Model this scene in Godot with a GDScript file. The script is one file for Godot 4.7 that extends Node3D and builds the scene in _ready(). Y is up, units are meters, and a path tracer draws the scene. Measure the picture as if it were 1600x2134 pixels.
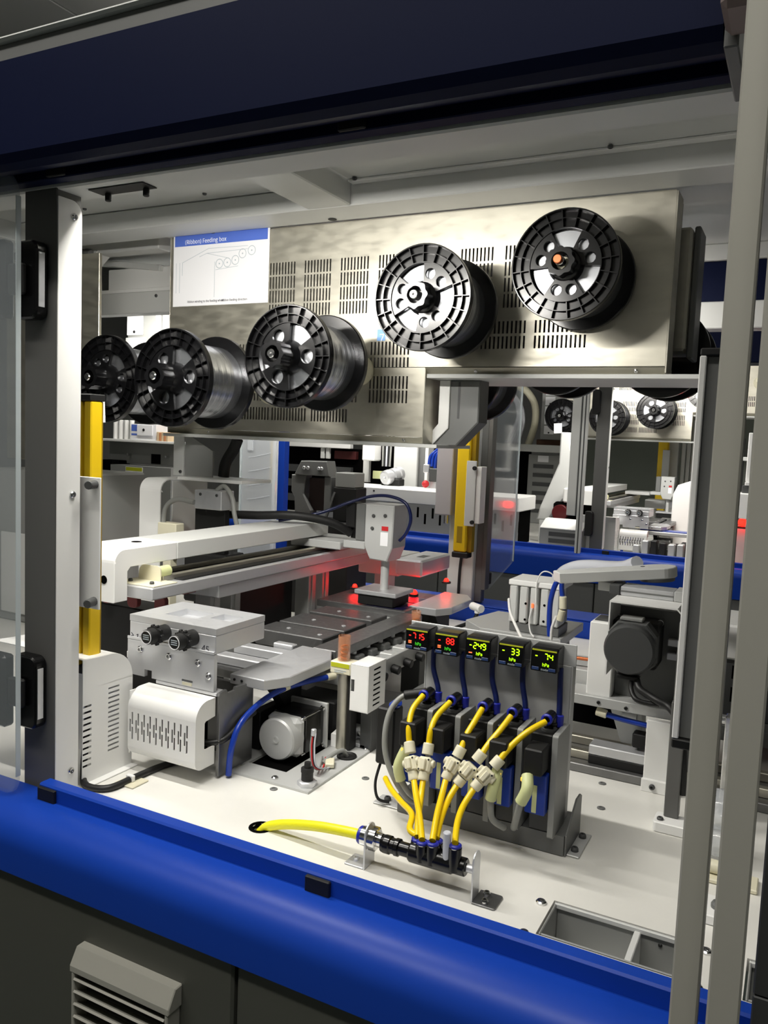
extends Node3D

# ---------- shape collector: triangles in world coordinates, moved to the thing's base when committed ----------
class B:
	var v := PackedVector3Array()
	var n := PackedVector3Array()
	func tri(a: Vector3, b: Vector3, c: Vector3, na: Vector3, nb: Vector3, nc: Vector3) -> void:
		if (b - a).cross(c - a).dot(na + nb + nc) > 0.0:
			v.append(a); v.append(c); v.append(b)
			n.append(na); n.append(nc); n.append(nb)
		else:
			v.append(a); v.append(b); v.append(c)
			n.append(na); n.append(nb); n.append(nc)
	func quad(a: Vector3, b: Vector3, c: Vector3, d: Vector3, m: Vector3) -> B:
		tri(a, b, c, m, m, m); tri(a, c, d, m, m, m)
		return self
	# chamfered box: centre, size
	func box(c: Vector3, s: Vector3, b := 0.001, bs := Basis.IDENTITY) -> B:
		var h := s * 0.5
		b = minf(b, minf(h.x, minf(h.y, h.z)) * 0.8)
		var P := func(sg: Array, ax: int) -> Vector3:
			var r := Vector3.ZERO
			for i in 3:
				r[i] = sg[i] * (h[i] - (0.0 if i == ax else b))
			return c + bs * r
		for ax in 3:
			var j := (ax + 1) % 3
			var k := (ax + 2) % 3
			for s1 in [-1, 1]:
				var q := []
				for w in [[-1, -1], [1, -1], [1, 1], [-1, 1]]:
					var sg := [0, 0, 0]
					sg[ax] = s1; sg[j] = w[0]; sg[k] = w[1]
					q.append(P.call(sg, ax))
				var nn := Vector3.ZERO
				nn[ax] = s1
				quad(q[0], q[1], q[2], q[3], (bs * nn).normalized())
				for s2 in [-1, 1]:
					var e := []
					for w in [-1, 1]:
						var sg := [0, 0, 0]
						sg[ax] = s1; sg[j] = s2; sg[k] = w
						e.append([P.call(sg, ax), P.call(sg, j)])
					var m := Vector3.ZERO
					m[ax] = s1; m[j] = s2
					quad(e[0][0], e[1][0], e[1][1], e[0][1], (bs * m).normalized())
		for i in 8:
			var sg := [1 if i & 1 else -1, 1 if i & 2 else -1, 1 if i & 4 else -1]
			var m := (bs * Vector3(sg[0], sg[1], sg[2])).normalized()
			tri(P.call(sg, 0), P.call(sg, 1), P.call(sg, 2), m, m, m)
		return self
	# box by its two corners
	func bb(x0: float, x1: float, y0: float, y1: float, z0: float, z1: float, b := 0.001) -> B:
		return box(Vector3(x0 + x1, y0 + y1, z0 + z1) * 0.5, Vector3(absf(x1 - x0), absf(y1 - y0), absf(z1 - z0)), b)
	func pt(ax: String, p: Vector2, w: float) -> Vector3:
		if ax == "x": return Vector3(w, p.y, p.x)      # (z, y)
		if ax == "y": return Vector3(p.x, w, p.y)      # (x, z)
		return Vector3(p.x, p.y, w)                    # (x, y)
	func dirv(ax: String, p: Vector2) -> Vector3:
		return pt(ax, p, 0.0)
	func inset(pl: PackedVector2Array, d: float, sgn: float) -> PackedVector2Array:
		var r := PackedVector2Array()
		var m := pl.size()
		for i in m:
			var e0 := (pl[i] - pl[(i + m - 1) % m]).normalized()
			var e1 := (pl[(i + 1) % m] - pl[i]).normalized()
			var n0 := Vector2(-e0.y, e0.x) * sgn
			var n1 := Vector2(-e1.y, e1.x) * sgn
			var bi := (n0 + n1)
			var L := bi.length()
			if L < 0.001:
				r.append(pl[i])
			else:
				bi /= L
				r.append(pl[i] + bi * d / maxf(0.3, bi.dot(n0)))
		return r
	# straight extrusion of a polygon along x (z,y), y (x,z) or z (x,y)
	func prism(poly: PackedVector2Array, ax: String, f: float, t: float, b := 0.0) -> B:
		if f > t:
			var q := f
			f = t; t = q
		var area := 0.0
		var m := poly.size()
		for i in m:
			area += poly[i].cross(poly[(i + 1) % m])
		var sgn := 1.0 if area > 0.0 else -1.0
		var cap := poly if b <= 0.0 else inset(poly, b, sgn)
		var idx := Geometry2D.triangulate_polygon(cap)
		var up := Vector3(1, 0, 0) if ax == "x" else (Vector3(0, 1, 0) if ax == "y" else Vector3(0, 0, 1))
		for i in range(0, idx.size(), 3):
			tri(pt(ax, cap[idx[i]], f), pt(ax, cap[idx[i + 1]], f), pt(ax, cap[idx[i + 2]], f), -up, -up, -up)
			tri(pt(ax, cap[idx[i]], t), pt(ax, cap[idx[i + 1]], t), pt(ax, cap[idx[i + 2]], t), up, up, up)
		for i in m:
			var k := (i + 1) % m
			var e := (poly[k] - poly[i])
			if e.length() < 1e-7: continue
			var o2 := Vector2(e.y, -e.x).normalized() * sgn
			var o := dirv(ax, o2)
			quad(pt(ax, poly[i], f + b), pt(ax, poly[k], f + b), pt(ax, poly[k], t - b), pt(ax, poly[i], t - b), o)
			if b > 0.0:
				quad(pt(ax, poly[i], f + b), pt(ax, poly[k], f + b), pt(ax, cap[k], f), pt(ax, cap[i], f), (o - up).normalized())
				quad(pt(ax, poly[i], t - b), pt(ax, poly[k], t - b), pt(ax, cap[k], t), pt(ax, cap[i], t), (o + up).normalized())
		return self
	# bent sheet: an open line given a thickness, extruded
	func bent(line: PackedVector2Array, th: float, ax: String, f: float, t: float, b := 0.0) -> B:
		var L := PackedVector2Array()
		var m := line.size()
		for i in m:
			var e0 := (line[i] - line[i - 1]).normalized() if i > 0 else (line[1] - line[0]).normalized()
			var e1 := (line[i + 1] - line[i]).normalized() if i < m - 1 else e0
			var n0 := Vector2(-e0.y, e0.x)
			var n1 := Vector2(-e1.y, e1.x)
			var bi := (n0 + n1).normalized()
			L.append(line[i] + bi * th / maxf(0.3, bi.dot(n0)))
		var poly := PackedVector2Array(line)
		for i in range(m - 1, -1, -1):
			poly.append(L[i])
		return prism(poly, ax, f, t, b)
	# flat sheet with rectangular holes; o = lower left corner of the front face, u, w = unit directions, front normal = u x w
	func panel(o: Vector3, u: Vector3, w: Vector3, W: float, H: float, holes: Array, th: float) -> B:
		var m := u.cross(w).normalized()
		var xs := [0.0, W]
		var ys := [0.0, H]
		for r in holes:
			xs.append(clampf(r.position.x, 0, W)); xs.append(clampf(r.end.x, 0, W))
			ys.append(clampf(r.position.y, 0, H)); ys.append(clampf(r.end.y, 0, H))
		xs.sort(); ys.sort()
		var ux := [xs[0]]
		for x in xs:
			if x - ux[-1] > 1e-6: ux.append(x)
		var uy := [ys[0]]
		for y in ys:
			if y - uy[-1] > 1e-6: uy.append(y)
		var nx := ux.size() - 1
		var ny := uy.size() - 1
		var solid := []
		for j in ny:
			var row := []
			row.resize(nx); row.fill(true)
			solid.append(row)
		for r in holes:
			var i0 := ux.bsearch(r.position.x - 1e-6)
			var j0 := uy.bsearch(r.position.y - 1e-6)
			for j in range(j0, ny):
				if uy[j] > r.end.y - 1e-6: break
				for i in range(i0, nx):
					if ux[i] > r.end.x - 1e-6: break
					solid[j][i] = false
		var at := func(x: float, y: float, d: float) -> Vector3: return o + u * x + w * y - m * d
		for j in ny:
			var i := 0
			while i < nx:
				if not solid[j][i]:
					i += 1
					continue
				var k := i
				while k < nx and solid[j][k]: k += 1
				for d in [0.0, th]:
					quad(at.call(ux[i], uy[j], d), at.call(ux[k], uy[j], d), at.call(ux[k], uy[j + 1], d), at.call(ux[i], uy[j + 1], d), m if d == 0.0 else -m)
				i = k
		for j in ny:
			for i in nx + 1:
				var a: bool = i > 0 and solid[j][i - 1]
				var c: bool = i < nx and solid[j][i]
				if a != c:
					quad(at.call(ux[i], uy[j], 0.0), at.call(ux[i], uy[j + 1], 0.0), at.call(ux[i], uy[j + 1], th), at.call(ux[i], uy[j], th), u if a else -u)
		for i in nx:
			for j in ny + 1:
				var a: bool = j > 0 and solid[j - 1][i]
				var c: bool = j < ny and solid[j][i]
				if a != c:
					quad(at.call(ux[i], uy[j], 0.0), at.call(ux[i + 1], uy[j], 0.0), at.call(ux[i + 1], uy[j], th), at.call(ux[i], uy[j], th), w if a else -w)
		return self
	# turned shape: profile of (distance along axis, radius); outside is on the left of the direction of travel
	func lathe(o: Vector3, d: Vector3, prof: Array, seg := 24, smooth := false) -> B:
		d = d.normalized()
		var a := d.cross(Vector3(0, 1, 0) if absf(d.y) < 0.9 else Vector3(1, 0, 0)).normalized()
		var c := d.cross(a).normalized()
		var ns := []
		for i in prof.size() - 1:
			var e: Vector2 = prof[i + 1] - prof[i]
			ns.append(Vector2(-e.y, e.x).normalized())
		for i in prof.size() - 1:
			var p: Vector2 = prof[i]
			var q: Vector2 = prof[i + 1]
			if (q - p).length() < 1e-7: continue
			var n0: Vector2 = ns[i]
			var n1: Vector2 = ns[i]
			if smooth:
				if i > 0 and ns[i - 1].dot(n0) > 0.5: n0 = (ns[i - 1] + ns[i]).normalized()
				if i < ns.size() - 1 and ns[i + 1].dot(n1) > 0.5: n1 = (ns[i + 1] + ns[i]).normalized()
			for k in seg:
				var t0 := TAU * k / seg
				var t1 := TAU * (k + 1) / seg
				var r0 := a * cos(t0) + c * sin(t0)
				var r1 := a * cos(t1) + c * sin(t1)
				var p0 := o + d * p.x + r0 * p.y
				var p1 := o + d * p.x + r1 * p.y
				var q0 := o + d * q.x + r0 * q.y
				var q1 := o + d * q.x + r1 * q.y
				var a0 := d * n0.x + r0 * n0.y
				var a1 := d * n0.x + r1 * n0.y
				var b0 := d * n1.x + r0 * n1.y
				var b1 := d * n1.x + r1 * n1.y
				if p.y > 1e-6: tri(p0, p1, q1, a0, a1, b1)
				if q.y > 1e-6: tri(p0, q1, q0, a0, b1, b0)
		return self
	func cyl(p: Vector3, q: Vector3, r: float, seg := 20, b := 0.0008) -> B:
		var L := (q - p).length()
		b = minf(b, minf(r * 0.4, L * 0.4))
		return lathe(p, q - p, [Vector2(0, 0), Vector2(0, r - b), Vector2(b, r), Vector2(L - b, r), Vector2(L, r - b), Vector2(L, 0)], seg)
	func cone(p: Vector3, q: Vector3, r0: float, r1: float, seg := 20) -> B:
		var L := (q - p).length()
		return lathe(p, q - p, [Vector2(0, 0), Vector2(0, r0), Vector2(L, r1), Vector2(L, 0)], seg)
	func ball(c: Vector3, r: float, seg := 14) -> B:
		var pr := []
		for i in seg / 2 + 1:
			var t := PI * i / (seg / 2)
			pr.append(Vector2(-cos(t) * r, sin(t) * r))
		return lathe(c, Vector3(0, 1, 0), pr, seg, true)
	# round hose through points
	func tube(pts: Array, r: float, seg := 10, sub := 6) -> B:
		var P := []
		var m := pts.size()
		for i in m - 1:
			var p0: Vector3 = pts[maxi(i - 1, 0)]
			var p1: Vector3 = pts[i]
			var p2: Vector3 = pts[i + 1]
			var p3: Vector3 = pts[mini(i + 2, m - 1)]
			var ns := sub if m > 2 else 1
			for k in ns:
				P.append(p1.cubic_interpolate(p2, p0, p3, float(k) / ns))
		P.append(pts[m - 1])
		var T0: Vector3 = (P[1] - P[0]).normalized()
		var a := T0.cross(Vector3(0, 1, 0) if absf(T0.y) < 0.9 else Vector3(1, 0, 0)).normalized()
		var prev := []
		var prevn := []
		for i in P.size():
			var T: Vector3 = (P[mini(i + 1, P.size() - 1)] - P[maxi(i - 1, 0)]).normalized()
			a = (a - T * a.dot(T)).normalized()
			var c := T.cross(a)
			var ring := []
			var rn := []
			for k in seg:
				var t := TAU * k / seg
				var d := a * cos(t) + c * sin(t)
				ring.append(P[i] + d * r); rn.append(d)
			if i > 0:
				for k in seg:
					var l := (k + 1) % seg
					tri(prev[k], prev[l], ring[l], prevn[k], prevn[l], rn[l])
					tri(prev[k], ring[l], ring[k], prevn[k], rn[l], rn[k])
			if i == 0 or i == P.size() - 1:
				var o := -T if i == 0 else T
				for k in seg:
					tri(P[i], ring[k], ring[(k + 1) % seg], o, o, o)
			prev = ring; prevn = rn
		return self
	# socket-head or dome screw sitting on a surface
	func screw(p: Vector3, d: Vector3, r := 0.004, h := 0.003) -> B:
		return lathe(p, d, [Vector2(-0.001, r), Vector2(h * 0.6, r), Vector2(h, r * 0.75), Vector2(h, r * 0.45), Vector2(h * 0.4, r * 0.4), Vector2(h * 0.4, 0)], 12)
	func add(o: B) -> B:
		v.append_array(o.v); n.append_array(o.n)
		return self

func rrect(x0: float, y0: float, x1: float, y1: float, r, k := 6) -> PackedVector2Array:
	var R: Array = r if r is Array else [r, r, r, r]     # corners: (x0,y0) (x1,y0) (x1,y1) (x0,y1)
	var cs := [Vector2(x0 + R[0], y0 + R[0]), Vector2(x1 - R[1], y0 + R[1]), Vector2(x1 - R[2], y1 - R[2]), Vector2(x0 + R[3], y1 - R[3])]
	var out := PackedVector2Array()
	for i in 4:
		var a0 := PI + i * PI / 2
		if R[i] < 1e-6:
			out.append(cs[i])
			continue
		for j in k + 1:
			var a := a0 + PI / 2 * j / k
			out.append(cs[i] + Vector2(cos(a), sin(a)) * R[i])
	return out

func circ(c: Vector2, r: float, k := 20) -> PackedVector2Array:
	var out := PackedVector2Array()
	for i in k:
		out.append(c + Vector2(cos(TAU * i / k), sin(TAU * i / k)) * r)
	return out

func v2(a: Array) -> PackedVector2Array:
	var out := PackedVector2Array()
	for i in range(0, a.size(), 2):
		out.append(Vector2(a[i], a[i + 1]))
	return out

# ---------- naming, grouping ----------
var org := Vector3.ZERO
var used := {}
var M := {}

func numbered(c: String) -> String:
	var k: int = used.get(c, 0)
	used[c] = k + 1
	return c if k == 0 else "%s_%03d" % [c, k]

func commit(called: String, b: B, mat: Material, parent: Node, at: Vector3) -> MeshInstance3D:
	var arr := []
	arr.resize(Mesh.ARRAY_MAX)
	var vv := b.v
	if at != Vector3.ZERO:
		vv = PackedVector3Array()
		vv.resize(b.v.size())
		for i in b.v.size(): vv[i] = b.v[i] - at
	arr[Mesh.ARRAY_VERTEX] = vv
	arr[Mesh.ARRAY_NORMAL] = b.n
	var am := ArrayMesh.new()
	am.add_surface_from_arrays(Mesh.PRIMITIVE_TRIANGLES, arr)
	var mi := MeshInstance3D.new()
	mi.mesh = am
	mi.material_override = mat
	mi.name = called
	mi.cast_shadow = GeometryInstance3D.SHADOW_CASTING_SETTING_ON
	parent.add_child(mi, true)
	return mi

func tag(o: Node, label: String, category: String, group := "") -> Node:
	o.set_meta("label", label)
	o.set_meta("category", category)
	if group != "": o.set_meta("group", group)
	return o

func thing(called: String, label: String, category: String, at: Vector3, group := "") -> Node3D:
	var o := Node3D.new()
	o.name = numbered(called)
	add_child(o)
	o.position = at
	org = at
	tag(o, label, category, group)
	return o

# a part (child mesh) in world coordinates
func part(called: String, b: B, mat: Material, parent: Node3D, label := "") -> MeshInstance3D:
	var mi := commit(called, b, mat, parent, org)
	if label != "": mi.set_meta("label", label)
	return mi

# a thing that is one mesh
func solo(called: String, b: B, mat: Material, label: String, category: String, at: Vector3, group := "") -> MeshInstance3D:
	var mi := commit(numbered(called), b, mat, self, at)
	mi.position = at
	tag(mi, label, category, group)
	return mi

func struct(called: String, b: B, mat: Material) -> MeshInstance3D:
	var mi := commit(numbered(called), b, mat, self, Vector3.ZERO)
	mi.set_meta("kind", "structure")
	return mi

func dup(o: Node3D, off: Vector3, label: String, group := "") -> Node3D:
	var base := String(o.name)
	if base.length() > 4 and base.substr(base.length() - 4, 1) == "_" and base.substr(base.length() - 3).is_valid_int():
		base = base.substr(0, base.length() - 4)
	var c: Node3D = o.duplicate()
	c.name = numbered(base)
	add_child(c)
	c.position = o.position + off
	c.set_meta("label", label)
	if group != "": c.set_meta("group", group)
	return c

func mat(col: Color, rough := 0.5, metal := 0.0) -> StandardMaterial3D:
	var m := StandardMaterial3D.new()
	m.albedo_color = col
	m.roughness = rough
	m.metallic = metal
	return m

func glow(col: Color, e: float) -> StandardMaterial3D:
	var m := mat(col, 0.5)
	m.emission_enabled = true
	m.emission = col
	m.emission_energy_multiplier = e
	return m

var fnt: SystemFont
func lettering(s: String, height: float, mt: Material, parent: Node3D, at: Vector3, bs := Basis.IDENTITY, called := "lettering", align := HORIZONTAL_ALIGNMENT_LEFT) -> void:
	var t := TextMesh.new()
	t.text = s
	t.font = fnt
	t.font_size = 32
	t.pixel_size = height / 24.0
	t.depth = 0.0003
	t.horizontal_alignment = align
	var mi := MeshInstance3D.new()
	mi.mesh = t
	mi.material_override = mt
	mi.name = called
	parent.add_child(mi, true)
	mi.transform = Transform3D(bs, at - org)

func screws(called: String, list: Array, d: Vector3, r: float, h: float, mt: Material, parent: Node3D) -> void:
	for p in list: part(called, B.new().screw(p, d, r, h), mt, parent)

func noise_tex(freq: float, lo: float, hi: float, sd: int, w := 512, h := 512) -> NoiseTexture2D:
	var f := FastNoiseLite.new()
	f.seed = sd
	f.frequency = freq
	f.fractal_octaves = 4
	var t := NoiseTexture2D.new()
	t.width = w; t.height = h
	t.seamless = true
	t.noise = f
	var g := Gradient.new()
	g.set_color(0, Color(lo, lo, lo)); g.set_color(1, Color(hi, hi, hi))
	t.color_ramp = g
	return t

func world_tex(m: StandardMaterial3D, sc: Vector3) -> void:
	m.uv1_triplanar = true
	m.uv1_world_triplanar = true
	m.uv1_scale = sc

func setup() -> void:
	fnt = SystemFont.new()
	fnt.font_names = PackedStringArray(["Droid Sans"])
	# ---- camera ----
	var cam := Camera3D.new()
	cam.name = "camera"
	cam.fov = 64.24
	cam.near = 0.02
	cam.far = 60.0
	cam.transform = Transform3D(Basis(Vector3(0.88738, 0.04095, -0.459217), Vector3(-0.077541, 0.995115, -0.061099), Vector3(0.454471, 0.089826, 0.886221)), Vector3(0, 0.44, 0))
	add_child(cam)
	cam.current = true
	# ---- environment ----
	var we := WorldEnvironment.new()
	we.name = "world"
	var env := Environment.new()
	env.background_mode = Environment.BG_COLOR
	env.background_color = Color(0.02, 0.02, 0.02)
	env.tonemap_mode = Environment.TONE_MAPPER_LINEAR
	env.tonemap_exposure = 1.0
	env.sdfgi_enabled = true
	env.ssao_enabled = true
	env.ssil_enabled = true
	we.environment = env
	add_child(we)
	# ---- materials ----
	M.white = mat(Color(0.94, 0.94, 0.93), 0.42)
	M.table = mat(Color(0.93, 0.925, 0.90), 0.38)
	M.table.albedo_texture = noise_tex(0.006, 0.93, 1.0, 3)
	world_tex(M.table, Vector3(1.3, 1.3, 1.3))
	M.lgrey = mat(Color(0.82, 0.825, 0.815), 0.45)
	M.grey = mat(Color(0.56, 0.565, 0.555), 0.45)
	M.mgrey = mat(Color(0.42, 0.425, 0.42), 0.45)
	M.dgrey = mat(Color(0.27, 0.275, 0.275), 0.5)
	M.post = mat(Color(0.38, 0.38, 0.37), 0.42)
	M.strip = mat(Color(0.66, 0.655, 0.62), 0.45)
	M.door = mat(Color(0.31, 0.315, 0.29), 0.45)
	M.blue = mat(Color(0.08, 0.25, 0.66), 0.40)
	M.blue.metallic_specular = 0.3
	M.blue.clearcoat_enabled = true
	M.blue.clearcoat = 0.1
	M.blue.clearcoat_roughness = 0.35
	M.navy = mat(Color(0.06, 0.085, 0.19), 0.5)
	M.navy.metallic_specular = 0.2
	M.yellow = mat(Color(0.93, 0.78, 0.10), 0.4)
	M.yedge = mat(Color(0.62, 0.50, 0.05), 0.5)
	M.black = mat(Color(0.035, 0.035, 0.04), 0.24)
	M.black.metallic_specular = 0.5
	M.matte = mat(Color(0.055, 0.055, 0.055), 0.6)
	M.rubber = mat(Color(0.075, 0.075, 0.075), 0.5)
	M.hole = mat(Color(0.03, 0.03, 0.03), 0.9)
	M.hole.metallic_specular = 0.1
	M.steel = mat(Color(0.82, 0.805, 0.75), 0.36, 0.92)
	M.steel.roughness_texture = noise_tex(0.02, 0.34, 0.56, 11)
	M.steel.roughness = 1.0
	M.steel.albedo_texture = noise_tex(0.008, 0.92, 1.0, 12)
	world_tex(M.steel, Vector3(1.6, 5.0, 1.6))
	M.alu = mat(Color(0.84, 0.845, 0.855), 0.36, 0.6)
	M.alu.roughness_texture = noise_tex(0.03, 0.28, 0.5, 21)
	M.alu.roughness = 1.0
	world_tex(M.alu, Vector3(6, 6, 6))
	M.dalu = mat(Color(0.50, 0.50, 0.50), 0.42, 0.75)
	M.dalu.roughness_texture = M.alu.roughness_texture
	M.dalu.roughness = 1.0
	world_tex(M.dalu, Vector3(5, 5, 5))
	M.cast = mat(Color(0.76, 0.765, 0.76), 0.45, 0.25)
	M.chrome = mat(Color(0.86, 0.86, 0.86), 0.14, 1.0)
	M.wire = mat(Color(0.80, 0.81, 0.83), 0.26, 0.95)
	M.brass = mat(Color(0.80, 0.62, 0.30), 0.3, 0.8)
	M.copper = mat(Color(0.80, 0.45, 0.28), 0.35, 0.6)
	M.tyellow = mat(Color(0.94, 0.80, 0.04), 0.32)
	M.tlemon = mat(Color(0.95, 0.93, 0.16), 0.3)
	M.tblue = mat(Color(0.08, 0.22, 0.62), 0.3)
	M.tnavy = mat(Color(0.05, 0.10, 0.30), 0.3)
	M.tgrey = mat(Color(0.55, 0.555, 0.54), 0.4)
	M.tclear = mat(Color(0.78, 0.79, 0.82), 0.25)
	M.cream = mat(Color(0.88, 0.86, 0.76), 0.4)
	M.lime = mat(Color(0.82, 0.84, 0.62), 0.45)
	M.tag = mat(Color(0.95, 0.95, 0.96), 0.6)
	M.label = mat(Color(0.73, 0.75, 0.12), 0.6)
	M.sky = mat(Color(0.52, 0.70, 0.92), 0.5)
	M.ringblue = mat(Color(0.12, 0.16, 0.62), 0.35)
	M.ink = mat(Color(0.16, 0.16, 0.2), 0.7)
	M.inkblue = mat(Color(0.32, 0.44, 0.80), 0.6)
	M.inkwhite = mat(Color(0.96, 0.97, 0.99), 0.6)
	M.inkgrey = mat(Color(0.70, 0.74, 0.77), 0.7)
	M.red = mat(Color(0.75, 0.12, 0.14), 0.5)
	M.rust = mat(Color(0.45, 0.20, 0.20), 0.55)
	M.acrylic = mat(Color(0.86, 0.90, 0.92, 0.13), 0.06)
	M.acrylic.transparency = BaseMaterial3D.TRANSPARENCY_ALPHA
	M.film = mat(Color(0.90, 0.92, 0.94, 0.35), 0.1)
	M.film.transparency = BaseMaterial3D.TRANSPARENCY_ALPHA
	M.acredge = mat(Color(0.75, 0.79, 0.80), 0.3)
	M.amber = mat(Color(0.95, 0.66, 0.45, 0.22), 0.08)
	M.amber.transparency = BaseMaterial3D.TRANSPARENCY_ALPHA
	M.grn = glow(Color(0.70, 1.0, 0.05), 1.6)
	M.grn2 = glow(Color(0.25, 0.75, 0.15), 0.8)
	M.rd = glow(Color(1.0, 0.13, 0.10), 1.8)
	M.org = glow(Color(1.0, 0.45, 0.25), 1.0)
	M.redlamp = glow(Color(1.0, 0.10, 0.06), 6.0)
	M.led = glow(Color(1.0, 0.98, 0.94), 3.0)
	M.ledamber = glow(Color(1.0, 0.75, 0.25), 1.2)
	M.ceil = glow(Color(1.0, 0.97, 0.93), 1.5)
	M.tile = mat(Color(0.80, 0.80, 0.79), 0.6)
	M.floor = mat(Color(0.36, 0.40, 0.38), 0.35)

const LAMP_NEAR := 1.1
const LAMP_CEIL := 3.2

func area(called: String, parent: Node3D, at: Vector3, towards: Vector3, sz: Vector2, e: float, col := Color(1, 0.985, 0.955)) -> void:
	var l := AreaLight3D.new()
	l.name = called
	l.area_size = sz
	l.light_energy = e
	l.light_color = col
	l.shadow_enabled = true
	l.area_normalize_energy = true
	l.area_range = 12.0
	parent.add_child(l, true)
	var up := Vector3(1, 0, 0) if absf(towards.normalized().y) > 0.5 else Vector3(0, 1, 0)
	l.transform = Transform3D(Basis.looking_at(towards, up), at - org)

# LED batten screwed under the roof just behind the header: fitting, diffuser and its light
func batten(x0: float, x1: float, z: float, y: float, e: float, label: String) -> Node3D:
	var t := thing("led_batten", label, "lamp", Vector3((x0 + x1) / 2, y + 0.03, z))
	part("housing", B.new().bb(x0 - 0.01, x1 + 0.01, y + 0.012, y + 0.112, z - 0.02, z + 0.02, 0.002), M.white, t)
	part("diffuser", B.new().bb(x0, x1, y, y + 0.0118, z - 0.012, z + 0.012, 0.004), M.led, t)
	area("light", t, Vector3((x0 + x1) / 2, y - 0.003, z), Vector3(0, -0.6, -0.8), Vector2(0.022, x1 - x0), e)
	return t

func hall() -> void:
	struct("floor", B.new().bb(-7, 4, -1.0, -0.9, -9, 3), M.floor)
	var c := struct("ceiling", B.new().bb(-7, 4, 2.26, 2.36, -9, 3), M.dgrey)
	# suspended ceiling tiles over the part that can be seen
	for i in range(-10, 4):
		for j in range(-7, 3):
			var b := B.new().bb(i * 0.6 + 0.004, i * 0.6 + 0.596, 2.235, 2.26, j * 1.2 + 0.004, j * 1.2 + 1.196, 0.004)
			var mi := commit("ceiling_tile", b, M.tile, c, Vector3.ZERO)
	struct("wall_back", B.new().bb(-7, 4, -0.9, 2.26, -9.1, -9), M.lgrey)
	struct("wall_front", B.new().bb(-7, 4, -0.9, 2.26, 3, 3.1), M.lgrey)
	struct("wall_left", B.new().bb(-7.1, -7, -0.9, 2.26, -9, 3), M.lgrey)
	struct("wall_right", B.new().bb(4, 4.1, -0.9, 2.26, -9, 3), M.lgrey)
	# suspended aisle lamps with light up and down: one over the camera's aisle, one between the machine lines
	for p in [[Vector3(-0.6, 2.0, 0.30), LAMP_CEIL, "long suspended lamp over the aisle in front of the machine"], [Vector3(-1.2, 2.0, -2.55), LAMP_CEIL * 0.42, "long suspended lamp over the aisle between the two machine lines"]]:
		var at: Vector3 = p[0]
		var t := thing("suspended_lamp", p[2], "lamp", at)
		part("frame", B.new().bb(at.x - 1.25, at.x + 1.25, at.y - 0.02, at.y + 0.03, at.z - 0.10, at.z + 0.10, 0.004), M.white, t)
		part("diffuser", B.new().bb(at.x - 1.2, at.x + 1.2, at.y - 0.03, at.y - 0.0201, at.z - 0.08, at.z + 0.08, 0.003), M.ceil, t)
		part("upper_diffuser", B.new().bb(at.x - 1.2, at.x + 1.2, at.y + 0.0301, at.y + 0.04, at.z - 0.08, at.z + 0.08, 0.003), M.ceil, t)
		for x in [-1.0, 1.0]: part("wire", B.new().cyl(Vector3(at.x + x, at.y + 0.03, at.z), Vector3(at.x + x, 2.235, at.z), 0.002, 6), M.matte, t)
		area("light", t, at + Vector3(0, -0.035, 0), Vector3(0, -1, 0), Vector2(0.16, 2.4), p[1])
		area("uplight", t, at + Vector3(0, 0.045, 0), Vector3(0, 1, 0), Vector2(0.16, 2.4), p[1] * 0.5)

# ---------- frame of the near machine ----------
var near := {}

# blue sill: lip, rounded roll, dark clips
func rail(x0: float, x1: float, lipx0: float, clips: Array, z: float, y: float, drop: float, label: String) -> Node3D:
	var t := thing("blue_sill", label, "machine sill", Vector3((x0 + x1) / 2, y - 0.06, z))
	part("lip", B.new().bb(lipx0, x1, y + 0.006, y + 0.03, z - 0.017, z, 0.002), M.blue, t)
	# roll: (z, y)
	var pr := PackedVector2Array([Vector2(z - 0.02, y + 0.011), Vector2(z + 0.008, y + 0.013)])
	for i in 13:
		var a := PI / 2 * i / 12.0
		pr.append(Vector2(z + 0.014 + sin(a) * 0.038, y - 0.022 + cos(a) * 0.035))
	pr.append(Vector2(z + 0.052, y - drop))
	pr.append(Vector2(z - 0.02, y - drop))
	part("roll_beam", roll(pr, x0, x1), M.blue, t)
	for c in clips:
		part("clip", B.new().bb(c, c + 0.027, y + 0.009, y + 0.0275, z, z + 0.0045, 0.001), M.matte, t)
	return t

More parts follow.
